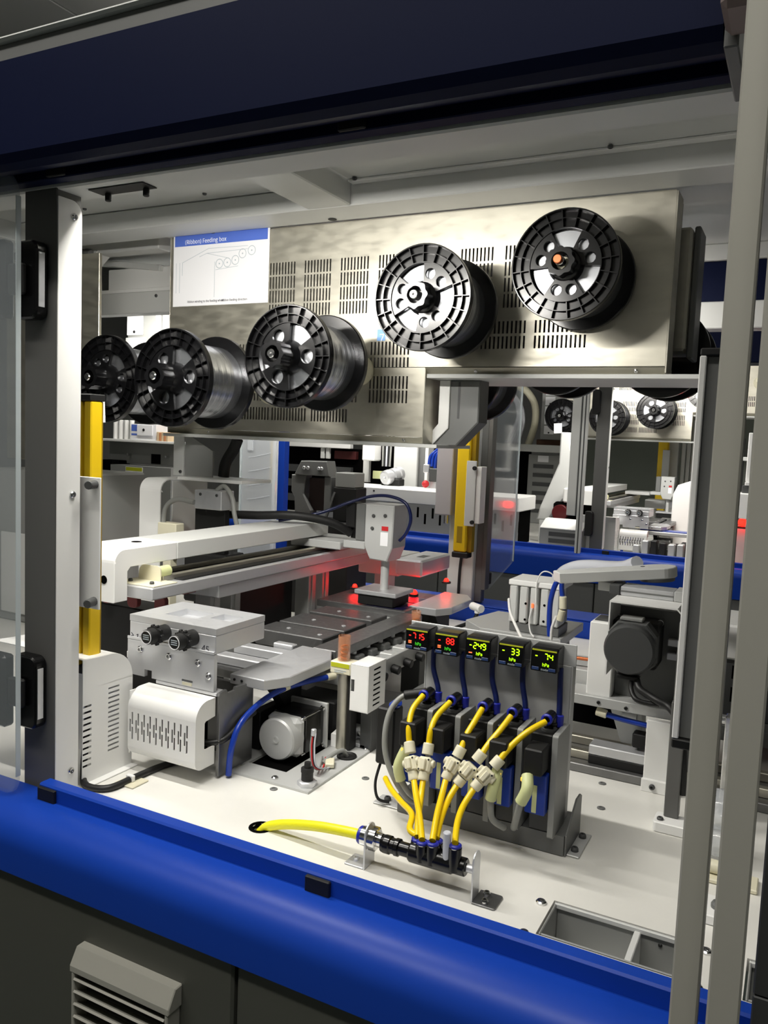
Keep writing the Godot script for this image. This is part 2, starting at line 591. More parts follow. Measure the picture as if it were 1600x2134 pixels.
# prism along x with smooth shading on the curved stretch
func roll(pr: PackedVector2Array, x0: float, x1: float) -> B:
	var b := B.new()
	var idx := Geometry2D.triangulate_polygon(pr)
	for i in range(0, idx.size(), 3):
		for q in [[x0, -1.0], [x1, 1.0]]:
			b.tri(b.pt("x", pr[idx[i]], q[0]), b.pt("x", pr[idx[i + 1]], q[0]), b.pt("x", pr[idx[i + 2]], q[0]), Vector3(q[1], 0, 0), Vector3(q[1], 0, 0), Vector3(q[1], 0, 0))
	var area := 0.0
	for i in pr.size(): area += pr[i].cross(pr[(i + 1) % pr.size()])
	var s := 1.0 if area > 0 else -1.0
	var en := []
	for i in pr.size():
		var e := (pr[(i + 1) % pr.size()] - pr[i]).normalized()
		en.append(Vector2(e.y, -e.x) * s)
	for i in pr.size():
		var k := (i + 1) % pr.size()
		var pn: Vector2 = en[(i + pr.size() - 1) % pr.size()]
		var nn: Vector2 = en[k]
		var me: Vector2 = en[i]
		var a := (me + pn).normalized() if me.dot(pn) > 0.85 else me
		var c := (me + nn).normalized() if me.dot(nn) > 0.85 else me
		var na := Vector3(0, a.y, a.x)
		var nc := Vector3(0, c.y, c.x)
		b.tri(b.pt("x", pr[i], x0), b.pt("x", pr[k], x0), b.pt("x", pr[k], x1), na, nc, nc)
		b.tri(b.pt("x", pr[i], x0), b.pt("x", pr[k], x1), b.pt("x", pr[i], x1), na, nc, na)
	return b

func bolts(b: B, list: Array, d: Vector3, r: float, h: float) -> B:
	for p in list: b.screw(p, d, r, h)
	return b

func frame_near() -> void:
	rail(-1.7, 0.6, -0.755, [-0.752, -0.389], -0.63, 0.0, 0.05, "blue sill with rounded roll along the front of the near machine")
	# cabinet doors under the sill
	var d := thing("floor_cabinet", "grey cabinet door with a louvred air vent under the blue sill", "door panel", Vector3(-0.75, -0.75, -0.587))
	part("panel", B.new().bb(-1.12, -0.4385, -0.75, -0.0515, -0.605, -0.585, 0.0025), M.door, d)
	var lv := part("louver_hood", B.new().prism(v2([-0.5852, -0.096, -0.5752, -0.096, -0.566, -0.112, -0.566, -0.118, -0.5852, -0.118]), "x", -0.632, -0.499, 0.001), M.strip, d)
	part("louver_frame", B.new().bb(-0.630, -0.626, -0.30, -0.118, -0.585, -0.5665).bb(-0.505, -0.501, -0.30, -0.118, -0.585, -0.5665), M.strip, lv)
	for i in 13:
		var y := -0.124 - i * 0.0135
		part("slat", B.new().prism(v2([-0.5672, y, -0.5655, y - 0.0015, -0.581, y - 0.0115, -0.583, y - 0.010]), "x", -0.626, -0.505), M.strip, lv)
	d = thing("floor_cabinet", "plain grey cabinet door right of the narrow dark gap under the blue sill", "door panel", Vector3(-0.1, -0.75, -0.587))
	part("panel", B.new().bb(-0.4345, 0.3, -0.75, -0.0515, -0.605, -0.585, 0.0025), M.door, d)
	solo("plinth", B.new().bb(-1.7, 0.6, -0.9, -0.75, -1.85, -0.62, 0.003), M.dgrey, "dark base plinth under the near machine's cabinet", "plinth", Vector3(-0.5, -0.9, -1.2))
	# header: fascia, lip, clip, grey caps
	var h := thing("header_beam", "navy header beam along the top of the near machine opening", "header beam", Vector3(-0.5, 0.70, -0.6))
	part("lip", B.new().bb(-1.7, -0.062, 0.702, 0.722, -0.648, -0.632, 0.001), M.navy, h)
	var fs := PackedVector2Array([Vector2(-0.66, 0.80), Vector2(-0.66, 0.712), Vector2(-0.632, 0.712), Vector2(-0.606, 0.703), Vector2(-0.589, 0.698), Vector2(-0.58, 0.702), Vector2(-0.575, 0.710), Vector2(-0.575, 0.80)])
	part("fascia", roll(fs, -1.7, -0.068), M.navy, h)
	part("clip", B.new().bb(-0.383, -0.356, 0.703, 0.720, -0.632, -0.628, 0.001), M.matte, h)
	part("clip", B.new().bb(-0.745, -0.718, 0.703, 0.720, -0.632, -0.628, 0.001), M.matte, h)
	part("cap_channel", B.new().bb(-1.7, -0.7545, 0.8005, 0.817, -0.66, -0.578, 0.001).bb(-0.7535, -0.06, 0.8005, 0.817, -0.66, -0.578, 0.001), M.mgrey, h)
	part("cap_strip", B.new().prism(v2([-0.66, 0.8175, -0.574, 0.8175, -0.572, 0.820, -0.592, 0.8345, -0.66, 0.8345]), "x", -1.7, -0.7545).prism(v2([-0.66, 0.8175, -0.574, 0.8175, -0.572, 0.820, -0.592, 0.8345, -0.66, 0.8345]), "x", -0.7535, -0.06), M.lgrey, h)
	part("end_plate", B.new().bb(-0.067, -0.058, 0.695, 0.86, -0.665, -0.575, 0.001), M.mgrey, h)
	# roof skeleton in light grey paint
	var r := thing("roof_frame", "light grey roof frame of square tubes inside the near machine", "roof frame", Vector3(-0.6, 0.70, -1.0))
	part("front_tube", B.new().bb(-1.7, 0.5, 0.700, 0.86, -0.70, -0.655, 0.002), M.lgrey, r)
	part("cross_tube", B.new().bb(-1.7, 0.5, 0.829, 0.866, -1.305, -1.225, 0.002), M.lgrey, r)
	part("depth_tube", B.new().bb(-0.80, -0.715, 0.829, 0.872, -1.2245, -0.7005, 0.002), M.lgrey, r)
	part("depth_tube", B.new().bb(-1.62, -1.54, 0.829, 0.872, -1.2245, -0.7005, 0.002), M.lgrey, r)
	part("roof_panel", B.new().bb(-0.712, 0.5, 0.8665, 0.8745, -1.2245, -0.7005, 0.001), M.lgrey, r)
	part("roof_panel", B.new().bb(-1.538, -0.803, 0.8665, 0.8745, -1.2245, -0.7005, 0.001), M.lgrey, r)
	part("rear_roof_panel", B.new().bb(-1.7, 0.5, 0.8765, 0.8845, -1.88, -1.226, 0.001), M.lgrey, r)
	part("flange", B.new().bb(-0.712, 0.5, 0.862, 0.8662, -1.2245, -1.207), M.white, r)
	var rb := B.new()
	for x in [-0.695, -0.28, 0.05]: rb.screw(Vector3(x, 0.864, -1.2), Vector3(0, -1, 0), 0.004, 0.003)
	for x in [-1.0, -1.3]: rb.screw(Vector3(x, 0.8665, -1.19), Vector3(0, -1, 0), 0.004, 0.003)
	part("screw", rb, M.dgrey, r)
	part("plug", B.new().cyl(Vector3(-0.79, 0.829, -1.29), Vector3(-0.79, 0.8275, -1.29), 0.008), M.matte, r)
	solo("lamp_shade", B.new().bb(-1.3, 0.4, 0.7395, 0.8285, -0.803, -0.800, 0.0006).bb(-0.99, -0.97, 0.826, 0.866, -0.803, -0.800), M.lgrey, "light grey shade sheet hanging from the roof behind the LED batten", "lamp shade", Vector3(-0.6, 0.74, -0.80))
	# door switch bracket under the header
	var s := thing("switch_bracket", "thin black door switch bracket under the header with two short pins", "bracket", Vector3(-0.66, 0.69, -0.70))
	part("plate", B.new().bb(-0.725, -0.645, 0.6985, 0.6995, -0.690, -0.668), M.matte, s)
	part("pin", B.new().cyl(Vector3(-0.712, 0.6985, -0.685), Vector3(-0.712, 0.690, -0.685), 0.0035), M.matte, s)
	part("pin", B.new().cyl(Vector3(-0.656, 0.6985, -0.685), Vector3(-0.656, 0.690, -0.685), 0.0035), M.matte, s)
	# lamp
	near.batten = batten(-0.95, -0.50, -0.718, 0.728, LAMP_NEAR, "white LED batten tucked behind the near machine's header")
	# left post
	var p := thing("corner_post", "tall grey corner post left of the opening carrying two black hinges", "post", Vector3(-0.785, 0.0, -0.67))
	part("column", B.new().bb(-0.81, -0.7585, -0.01, 0.702, -0.69, -0.655, 0.001), M.post, p)
	var pl := rrect(-0.6895, 0.001, -0.6558, 0.693, [0.002, 0.001, 0.001, 0.014])
	part("side_plate", B.new().prism(pl, "x", -0.7584, -0.7568, 0.0004), M.white, p)
	screws("screw", [Vector3(-0.7568, 0.675, -0.6775), Vector3(-0.7568, 0.360, -0.6775), Vector3(-0.7568, 0.027, -0.6775)], Vector3(1, 0, 0), 0.0042, 0.003, M.chrome, p)
	near.post = p
	# light curtain on the post
	var lc := thing("light_curtain", "yellow light curtain bar fixed behind the left post by a white plate", "light curtain", Vector3(-0.77, 0.13, -0.72))
	for q in [[-0.800, -0.786], [-0.782, -0.7695]]:
		part("rib", B.new().bb(q[0], q[1], 0.142, 0.4705, -0.735, -0.717, 0.0015), M.yellow, lc)
	part("core", B.new().bb(-0.799, -0.771, 0.142, 0.4705, -0.738, -0.726), M.yedge, lc)
	part("end_cap", B.new().bb(-0.802, -0.769, 0.132, 0.1419, -0.739, -0.7155, 0.001), M.matte, lc)
	part("end_cap", B.new().bb(-0.802, -0.769, 0.4706, 0.479, -0.739, -0.7155, 0.001), M.matte, lc)
	part("connector", B.new().cyl(Vector3(-0.778, 0.132, -0.724), Vector3(-0.778, 0.088, -0.724), 0.006), M.chrome, lc)
	part("mount_plate", B.new().bb(-0.772, -0.736, 0.222, 0.380, -0.7025, -0.700, 0.0005), M.white, lc)
	var bt := B.new()
	for y in [0.372, 0.232]:
		bt.cyl(Vector3(-0.770, y, -0.7165), Vector3(-0.768, y, -0.7025), 0.0045)
		bt.cyl(Vector3(-0.744, y, -0.700), Vector3(-0.736, y, -0.682), 0.0052, 12)
	part("bolt", bt, M.dgrey, lc)
	near.curtain = lc
	solo("curtain_cable", B.new().tube([Vector3(-0.778, 0.088, -0.724), Vector3(-0.779, 0.05, -0.722), Vector3(-0.772, 0.012, -0.712), Vector3(-0.748, 0.0045, -0.694), Vector3(-0.720, 0.0045, -0.702), Vector3(-0.716, 0.0045, -0.74), Vector3(-0.713, 0.0045, -0.782), Vector3(-0.703, 0.0045, -0.82), Vector3(-0.69, 0.0045, -0.86)], 0.0042), M.rubber, "thick black cable from the yellow light curtain across the white table", "cable", Vector3(-0.72, 0, -0.75))
	var tm := thing("cable_tie_mount", "small white cable tie mount holding the black cable on the table", "cable mount", Vector3(-0.716, 0, -0.735))
	part("pad", B.new().bb(-0.730, -0.700, 0.0003, 0.0022, -0.750, -0.722, 0.0005), M.cream, tm)
	part("strap", B.new().bb(-0.7225, -0.7105, 0.0022, 0.0102, -0.738, -0.733, 0.001), M.white, tm)
	# acrylic door on the left with its hinges
	var ac := thing("acrylic_door", "clear acrylic door panel hinged on the left corner post", "acrylic door", Vector3(-0.95, 0.0, -0.62))
	part("pane", B.new().prism(rrect(-1.35, 0.012, -0.7785, 0.715, [0.003, 0.018, 0.03, 0.003]), "z", -0.624, -0.618, 0.0006), M.acrylic, ac)
	var eg := B.new()
	eg.bb(-0.7785, -0.7775, 0.035, 0.685, -0.6243, -0.6177, 0.0003)
	part("edge", eg, M.acredge, ac)
	for y in [0.600, 0.128]:
		var hg := part("hinge", B.new().prism(rrect(-0.806, y - 0.043, -0.770, y + 0.043, [0.002, 0.010, 0.010, 0.002]), "z", -0.6545, -0.638, 0.002).bb(-0.86, -0.8065, y - 0.043, y + 0.043, -0.640, -0.6245, 0.003), M.black, ac)
		part("knuckle", B.new().bb(-0.812, -0.784, y - 0.017, y + 0.017, -0.6375, -0.630, 0.002), M.matte, hg)
		part("trim", B.new().bb(-0.8245, -0.8225, y - 0.036, y + 0.036, -0.6243, -0.6225, 0.0005).bb(-0.7695, -0.7685, y - 0.03, y + 0.03, -0.648, -0.640, 0.0003), M.alu, hg)
		screws("screw", [Vector3(-0.832, y + 0.025, -0.6245), Vector3(-0.832, y - 0.025, -0.6245)], Vector3(0, 0, 1), 0.0045, 0.002, M.matte, hg)
	near.acr = ac

# ---------- table top, recessed bins ----------
func table() -> void:
	var t := thing("machine_table", "white painted table top inside the near machine", "machine table", Vector3(-0.5, -0.012, -1.2))
	# sheet seen from above: u = +x, w = -z, so that u x w = +y
	var holes := [Rect2(1.7 - 0.184, 0.693 - 0.647, 0.1265, 0.0625), Rect2(1.7 - 0.012, 0.693 - 0.647, 0.12, 0.0625), Rect2(1.7 - 0.520, 0.7175 - 0.647, 0.018, 0.016)]
	part("top", B.new().panel(Vector3(-1.7, 0, -0.647), Vector3(1, 0, 0), Vector3(0, 0, -1), 2.3, 1.21, holes, 0.012), M.table, t)
	part("grommet", B.new().lathe(Vector3(-0.511, -0.004, -0.7255), Vector3(0, 1, 0), [Vector2(0, 0.0085), Vector2(0, 0.014), Vector2(0.0048, 0.0135), Vector2(0.0052, 0.010), Vector2(0.002, 0.0085), Vector2(0, 0.0085)], 20), M.hole, t)
	screws("screw", [Vector3(-0.194, 0, -0.744), Vector3(-0.193, 0, -0.687), Vector3(-0.045, 0, -0.745), Vector3(-0.047, 0, -0.69), Vector3(-0.022, 0, -0.69)], Vector3(0, 1, 0), 0.0052, 0.003, M.chrome, t)
	screws("plug", [Vector3(-0.556, 0, -0.815), Vector3(-0.205, 0, -1.06), Vector3(-0.19, 0, -0.985), Vector3(-0.475, 0, -0.905)], Vector3(0, 1, 0), 0.005, 0.0015, M.mgrey, t)
	# recessed bin with a divider
	for k in 2:
		var x0 := -0.184 if k == 0 else -0.012
		var x1 := x0 + (0.1265 if k == 0 else 0.12)
		var e := thing("parts_bin", "grey recessed parts bin with a divider sunk in the table's front corner" if k == 0 else "second grey recessed bin in the table between the two door frames", "recessed bin", Vector3((x0 + x1) / 2, -0.045, -0.724))
		var w := B.new()
		w.bb(x0 + 0.002, x0 + 0.004, -0.043, 0.0008, -0.7535, -0.6945).bb(x1 - 0.004, x1 - 0.002, -0.043, 0.0008, -0.7535, -0.6945)
		w.bb(x0 + 0.0041, x1 - 0.0041, -0.043, 0.0008, -0.7535, -0.7515).bb(x0 + 0.0041, x1 - 0.0041, -0.043, 0.0008, -0.6965, -0.6945)
		part("wall", w, M.grey, e)
		part("rim", B.new().bb(x0 + 0.002, x1 - 0.002, -0.0035, 0.0009, -0.7514, -0.7485, 0.0004), M.lgrey, e)
		part("bottom", B.new().bb(x0 + 0.002, x1 - 0.002, -0.045, -0.0431, -0.7535, -0.6945), M.lgrey, e)
		if k == 0:
			part("divider", B.new().bb(x0 + 0.077, x0 + 0.083, -0.043, -0.002, -0.7514, -0.6966, 0.0008), M.lgrey, e)
			screws("screw", [Vector3(x0 + 0.03, -0.0431, -0.739), Vector3(x0 + 0.042, -0.0431, -0.739), Vector3(x0 + 0.1, -0.01, -0.7514)], Vector3(0, 1, 0), 0.0018, 0.001, M.matte, e)

# ---------- door frames and bars at the right ----------
func right_side() -> void:
	var a := thing("door_frame", "warm grey aluminium door frame upright crossing the picture from header to sill", "door frame", Vector3(-0.041, 0, -0.52))
	part("upright", B.new().bb(-0.050, -0.0335, -0.3, 0.86, -0.532, -0.520, 0.0012), M.strip, a)
	var b := thing("door_frame", "second grey door frame upright beside the dark cabinet edge", "door frame", Vector3(-0.018, 0, -0.50))
	part("upright", B.new().bb(-0.0275, -0.0095, -0.3, 0.86, -0.512, -0.500, 0.0012), M.strip, b)
	part("cross_bar", B.new().bb(-0.0094, 0.25, 0.70, 0.72, -0.512, -0.500, 0.0012), M.strip, b)
	var br := thing("hinge_block", "blurred brownish grey hinge block at the upper end of the door frames", "hinge", Vector3(-0.03, 0.655, -0.53))
	part("block", B.new().bb(-0.066, -0.012, 0.700, 0.735, -0.575, -0.5325, 0.004), mat(Color(0.50, 0.44, 0.43), 0.5), br)
	part("leaf", B.new().bb(-0.0115, 0.05, 0.690, 0.745, -0.545, -0.5125, 0.003), mat(Color(0.50, 0.44, 0.43), 0.5), br)
	var dk := thing("dark_cabinet", "dark grey cabinet side at the far right of the picture behind the door frame", "cabinet", Vector3(0.03, 0, -0.545))
	part("panel", B.new().bb(-0.004, 0.3, 0.098, 0.262, -0.56, -0.548, 0.001), M.dgrey, dk)
	part("lower_panel", B.new().bb(-0.004, 0.3, -0.3, 0.0975, -0.56, -0.548, 0.001), M.dgrey, dk)
	var q := thing("sensor_bar", "slim grey sensor bar with black end caps beside the right door frame", "sensor bar", Vector3(-0.072, 0.19, -0.70))
	part("front", B.new().bb(-0.0805, -0.0755, 0.205, 0.515, -0.70, -0.69, 0.0008), M.white, q)
	part("body", B.new().bb(-0.0754, -0.064, 0.205, 0.515, -0.708, -0.695, 0.0008), M.mgrey, q)
	part("end_cap", B.new().bb(-0.0805, -0.064, 0.5151, 0.521, -0.709, -0.69, 0.001).bb(-0.0805, -0.064, 0.197, 0.2049, -0.709, -0.69, 0.001), M.matte, q)

# ---------- steel feeding cabinet, wire spools ----------
func ring_arc(c: Vector2, r0: float, r1: float, a0: float, a1: float, k := 8) -> PackedVector2Array:
	var p := PackedVector2Array()
	for i in k + 1:
		var a := lerpf(a0, a1, float(i) / k)
		p.append(c + Vector2(cos(a), sin(a)) * r1)
	for i in range(k, -1, -1):
		var a := lerpf(a0, a1, float(i) / k)
		p.append(c + Vector2(cos(a), sin(a)) * r0)
	return p

func spool(at: Vector3, holes: int, spin: float, label: String, group: String, long_hub := true) -> Node3D:
	var t := thing("wire_spool", label, "wire spool", at, group)
	var Z := Vector3(0, 0, 1)
	# front flange: outer rim, web, two ring ribs and short radial ribs
	var f := B.new()
	f.lathe(at, Z, [Vector2(-0.012, 0.050), Vector2(-0.012, 0.0785), Vector2(-0.0105, 0.080), Vector2(-0.001, 0.080), Vector2(0, 0.0792), Vector2(0, 0.0778), Vector2(-0.0085, 0.0775), Vector2(-0.0085, 0.0665), Vector2(-0.001, 0.0665), Vector2(-0.001, 0.0655), Vector2(-0.0085, 0.0655), Vector2(-0.0085, 0.0532), Vector2(-0.001, 0.0532), Vector2(-0.001, 0.0520), Vector2(-0.012, 0.0518)], 56)
	for i in 20:
		var a := TAU * i / 20 + spin
		var d := Vector3(cos(a), sin(a), 0)
		var bs := Basis(d, Vector3(-sin(a), cos(a), 0), Z)
		f.box(at + d * 0.0720 + Z * -0.005, Vector3(0.0112, 0.0013, 0.0072), 0.0, bs)
		f.box(at + d * 0.0594 + Z * -0.005, Vector3(0.0122, 0.0013, 0.0068), 0.0, bs)
	part("front_flange", f, M.black, t)
	# hub plate: three sectors with round holes, dark pockets between them
	var hp := B.new()
	var w := 0.60
	for s in 3:
		var c := spin + TAU * s / 3
		var cuts := [-w, 0.0, w] if holes == 1 else [-w, -0.30, 0.30, w]
		var hc := []
		if holes == 1: hc = [[c, 0.036, 0.0112]]
		else: hc = [[c - 0.30, 0.037, 0.0082], [c + 0.30, 0.037, 0.0082]]
		for i in cuts.size() - 1:
			var poly := ring_arc(Vector2.ZERO, 0.015, 0.0518, c + cuts[i], c + cuts[i + 1])
			var list := [poly]
			for h in hc:
				var nx := []
				for q in list:
					for r in Geometry2D.clip_polygons(q, circ(Vector2(cos(h[0]), sin(h[0])) * h[1], h[2], 20)): nx.append(r)
				list = nx
			for q in list:
				var m := PackedVector2Array()
				for v in q: m.append(v + Vector2(at.x, at.y))
				hp.prism(m, "z", at.z - 0.008, at.z - 0.003)
	part("hub_plate", hp, M.black, t)
	part("hub_pocket", B.new().lathe(at, Z, [Vector2(-0.03, 0.0), Vector2(-0.03, 0.0515), Vector2(-0.013, 0.0515), Vector2(-0.013, 0.0505), Vector2(-0.026, 0.0505), Vector2(-0.026, 0.0)], 40), M.hole, t)
	# hub and lobed clamping knob
	var k0 := 0.012 if long_hub else 0.004
	var k1 := k0 + (0.026 if long_hub else 0.020)
	part("hub", B.new().lathe(at, Z, [Vector2(-0.02, 0.0), Vector2(-0.02, 0.027), Vector2(-0.006, 0.026), Vector2(k0, 0.0175), Vector2(k0, 0.0)], 32, true), M.black, t)
	var kp := PackedVector2Array()
	for i in 64:
		var a := TAU * i / 64
		kp.append(Vector2(at.x, at.y) + Vector2(cos(a), sin(a)) * (0.0198 + 0.0014 * cos(8 * a)))
	var kb := B.new()
	for i in 4:      # the knob is a ring: four quarters around the bore
		var q := PackedVector2Array()
		for j in 17: q.append(kp[(i * 16 + j) % 64])
		for j in range(16, -1, -1):
			var a := TAU * (i * 16 + j) / 64
			q.append(Vector2(at.x, at.y) + Vector2(cos(a), sin(a)) * 0.0128)
		kb.prism(q, "z", at.z + k0, at.z + k1)
	kb.lathe(at, Z, [Vector2(k0, 0.0129), Vector2(k0 + 0.002, 0.0129), Vector2(k0 + 0.002, 0.0)], 24)
	part("knob", kb, M.black, t)
	part("shaft_end", B.new().lathe(at, Z, [Vector2(k0, 0.0), Vector2(k0, 0.0068), Vector2(k1 + 0.003, 0.0068), Vector2(k1 + 0.0045, 0.0055), Vector2(k1 + 0.0045, 0.0024), Vector2(k1 - 0.003, 0.0022), Vector2(k1 - 0.003, 0.0)], 20), M.chrome, t)
	# wound ribbon wire with slight layering
	var pr := [Vector2(-0.109, 0.0), Vector2(-0.109, 0.0615)]
	for i in range(1, 40):
		pr.append(Vector2(-0.109 + 0.0967 * i / 40.0, 0.0615 + 0.00012 * sin(i * 2.4) + 0.00010 * sin(i * 0.9)))
	pr.append(Vector2(-0.0122, 0.0615)); pr.append(Vector2(-0.0122, 0.0))
	part("wire_winding", B.new().lathe(at, Z, pr, 56, true), M.wire, t)
	part("rear_flange", B.new().lathe(at, Z, [Vector2(-0.121, 0.0), Vector2(-0.121, 0.0785), Vector2(-0.1195, 0.080), Vector2(-0.1110, 0.080), Vector2(-0.1094, 0.0785), Vector2(-0.1094, 0.03)], 56), M.black, t)
	return t

func slots(x0: float, n: int, pitch: float, w: float, ys: Array, h: float, ox: float, oy: float) -> Array:
	var r := []
	for y in ys:
		for i in n:
			r.append(Rect2(x0 + i * pitch - ox, y - h - oy, w, h))
	return r

func feed_cabinet() -> void:
	var zf := -1.31
	var t := thing("feeding_cabinet", "stepped stainless steel wire feeding cabinet with rows of vent slots carrying the spools", "steel cabinet", Vector3(-0.7, 0.44, -1.36))
	# upper sheet
	var ox := -1.185
	var oy := 0.567
	var H := []
	for k in 7: H.append_array(slots(-0.9375 + k * 0.0785, 9, 0.0068, 0.0030, [0.764, 0.738, 0.712, 0.686], 0.0225, ox, oy))
	for x in [-1.02, -0.9175, -0.815, -0.7125]: H.append_array(slots(x, 11, 0.0074, 0.0032, [0.612, 0.584], 0.0235, ox, oy))
	for x in [-0.51, -0.41]: H.append_array(slots(x, 12, 0.0074, 0.0034, [0.642, 0.617], 0.0205, ox, oy))
	part("upper_sheet", B.new().panel(Vector3(ox, oy, zf), Vector3(1, 0, 0), Vector3(0, 1, 0), 0.983, 0.260, H, 0.003), M.steel, t)
	# lower sheet, a step further left
	var oy2 := 0.4445
	H = []
	for x in [-1.02, -0.9175, -0.815, -0.7125]: H.append_array(slots(x, 11, 0.0074, 0.0032, [0.551, 0.526], 0.0225, ox, oy2))
	for x in [-1.01, -0.925, -0.835]: H.append_array(slots(x, 12, 0.0068, 0.0032, [0.4905], 0.024, ox, oy2))
	part("lower_sheet", B.new().panel(Vector3(ox, oy2, zf), Vector3(1, 0, 0), Vector3(0, 1, 0), 0.582, 0.1215, H, 0.003), M.steel, t)
	part("lower_hem", B.new().prism(v2([zf, 0.444, zf + 0.001, 0.443, zf - 0.008, 0.4335, zf - 0.07, 0.4335, zf - 0.07, 0.444]), "x", -1.185, -0.603), M.steel, t)
	part("upper_hem", B.new().prism(v2([zf, 0.566, zf + 0.001, 0.565, zf - 0.010, 0.5555, zf - 0.07, 0.5555, zf - 0.07, 0.5665]), "x", -0.6025, -0.202), M.steel, t)
	part("end_cover", B.new().bb(-0.6035, -0.6015, 0.4345, 0.5655, -1.382, zf - 0.0005, 0.0006).bb(-0.2025, -0.1995, 0.5565, 0.827, -1.36, zf - 0.0005, 0.0006), M.steel, t)
	part("edge_flange", B.new().bb(-1.187, -1.1852, 0.434, 0.827, -1.382, zf - 0.0003, 0.0006), M.steel, t)
	part("top_cover", B.new().bb(-1.185, -0.2027, 0.8272, 0.8286, -1.382, zf, 0.0004), M.steel, t)
	part("back_sheet", B.new().bb(-1.185, -0.6036, 0.4445, 0.827, -1.384, -1.382).bb(-0.6036, -0.2026, 0.567, 0.827, -1.384, -1.382), M.dgrey, t)
	part("under_shelf", B.new().bb(-0.60, -0.13, 0.548, 0.5552, -1.50, -1.312, 0.0008), M.lgrey, t)
	part("lower_shelf", B.new().bb(-1.19, -0.57, 0.4265, 0.4330, -1.46, -1.30, 0.0008), M.lgrey, t)
	var sc := B.new()
	for p in [Vector3(-0.51, 0.560, zf - 0.004), Vector3(-0.245, 0.560, zf - 0.004), Vector3(-0.64, 0.4385, zf - 0.003), Vector3(-1.08, 0.4385, zf - 0.003)]: sc.screw(p, Vector3(0, -0.6, 0.8), 0.0032, 0.002)
	part("screw", sc, M.chrome, t)
	# arms that carry the spools
	for a in [Vector2(-0.332, 0.701), Vector2(-0.534, 0.654), Vector2(-0.731, 0.561), Vector2(-0.928, 0.524)]:
		var m := part("spool_arm", B.new().cyl(Vector3(a.x, a.y, zf), Vector3(a.x, a.y, -1.178), 0.0095), M.cream, t)
		part("collar", B.new().cyl(Vector3(a.x, a.y, zf), Vector3(a.x, a.y, zf + 0.006), 0.027, 28), M.cream, m)
	near.cab = t
	# poster with its wiring diagram
	var po := thing("instruction_poster", "white laminated diagram sheet with a blue title bar on the steel cabinet", "poster", Vector3(-1.06, 0.69, -1.307))
	part("sheet", B.new().bb(-1.176, -0.939, 0.690, 0.834, -1.3092, -1.3072), M.tag, po)
	part("title_bar", B.new().bb(-1.172, -0.943, 0.809, 0.830, -1.3071, -1.3069), M.inkblue, po)
	lettering("(Ribbon) Feeding box", 0.0082, M.inkwhite, po, Vector3(-1.145, 0.8165, -1.3067))
	lettering("Ribbon winding to the feeding wheel", 0.0042, M.ink, po, Vector3(-1.137, 0.6985, -1.3069), Basis.IDENTITY, "caption")
	lettering("Ribbon feeding direction", 0.0042, M.ink, po, Vector3(-1.05, 0.6985, -1.3069), Basis.IDENTITY, "caption")
	var L := B.new()
	var W := func(x: float, y: float) -> Vector3: return Vector3(-1.172 + x * 0.229, 0.694 + y * 0.115, -1.3069)
	var seg := [[0.09, 0.72, 0.38, 0.93], [0.38, 0.93, 0.80, 0.92], [0.28, 0.80, 0.36, 0.85], [0.36, 0.85, 0.80, 0.87], [0.36, 0.85, 0.58, 0.75], [0.45, 0.70, 0.45, 0.10], [0.02, 0.72, 0.02, 0.20], [0.06, 0.72, 0.06, 0.20], [0.09, 0.72, 0.09, 0.50], [0.46, 0.56, 0.70, 0.60]]
	for q in seg:
		var a: Vector3 = W.call(q[0], q[1])
		var b: Vector3 = W.call(q[2], q[3])
		var d := (b - a).normalized()
		L.box((a + b) / 2, Vector3((b - a).length(), 0.0007, 0.0002), 0.0, Basis(d, Vector3(0, 0, 1).cross(d), Vector3(0, 0, 1)))
	for q in [[0.50, 0.66], [0.585, 0.67], [0.67, 0.70], [0.745, 0.80], [0.84, 0.84]]:
		var c: Vector3 = W.call(q[0], q[1])
		L.lathe(c, Vector3(0, 0, 1), [Vector2(0, 0.0085), Vector2(0.0001, 0.0092), Vector2(0.0001, 0.0085), Vector2(0, 0.0080)], 24)
		L.lathe(c, Vector3(0, 0, 1), [Vector2(0, 0.0016), Vector2(0.0001, 0.0016), Vector2(0.0001, 0)], 10)
	part("line_drawing", L, M.inkgrey, po)
	near.poster = po
	solo("poster_clip", B.new().bb(-1.078, -1.070, 0.829, 0.8355, -1.3092, -1.3045).bb(-1.078, -1.050, 0.8356, 0.838, -1.3092, -1.3045), M.dgrey, "little dark clip on the cabinet edge above the diagram sheet", "clip", Vector3(-1.07, 0.835, -1.307))
	var st := thing("number_label", "small pale blue label with a white 7 on the steel cabinet", "label", Vector3(-0.69, 0.62, -1.3095))
	part("sticker", B.new().bb(-0.700, -0.6835, 0.6135, 0.634, -1.3098, -1.3093), M.sky, st)
	lettering("7", 0.013, M.inkwhite, st, Vector3(-0.6945, 0.6185, -1.3090))

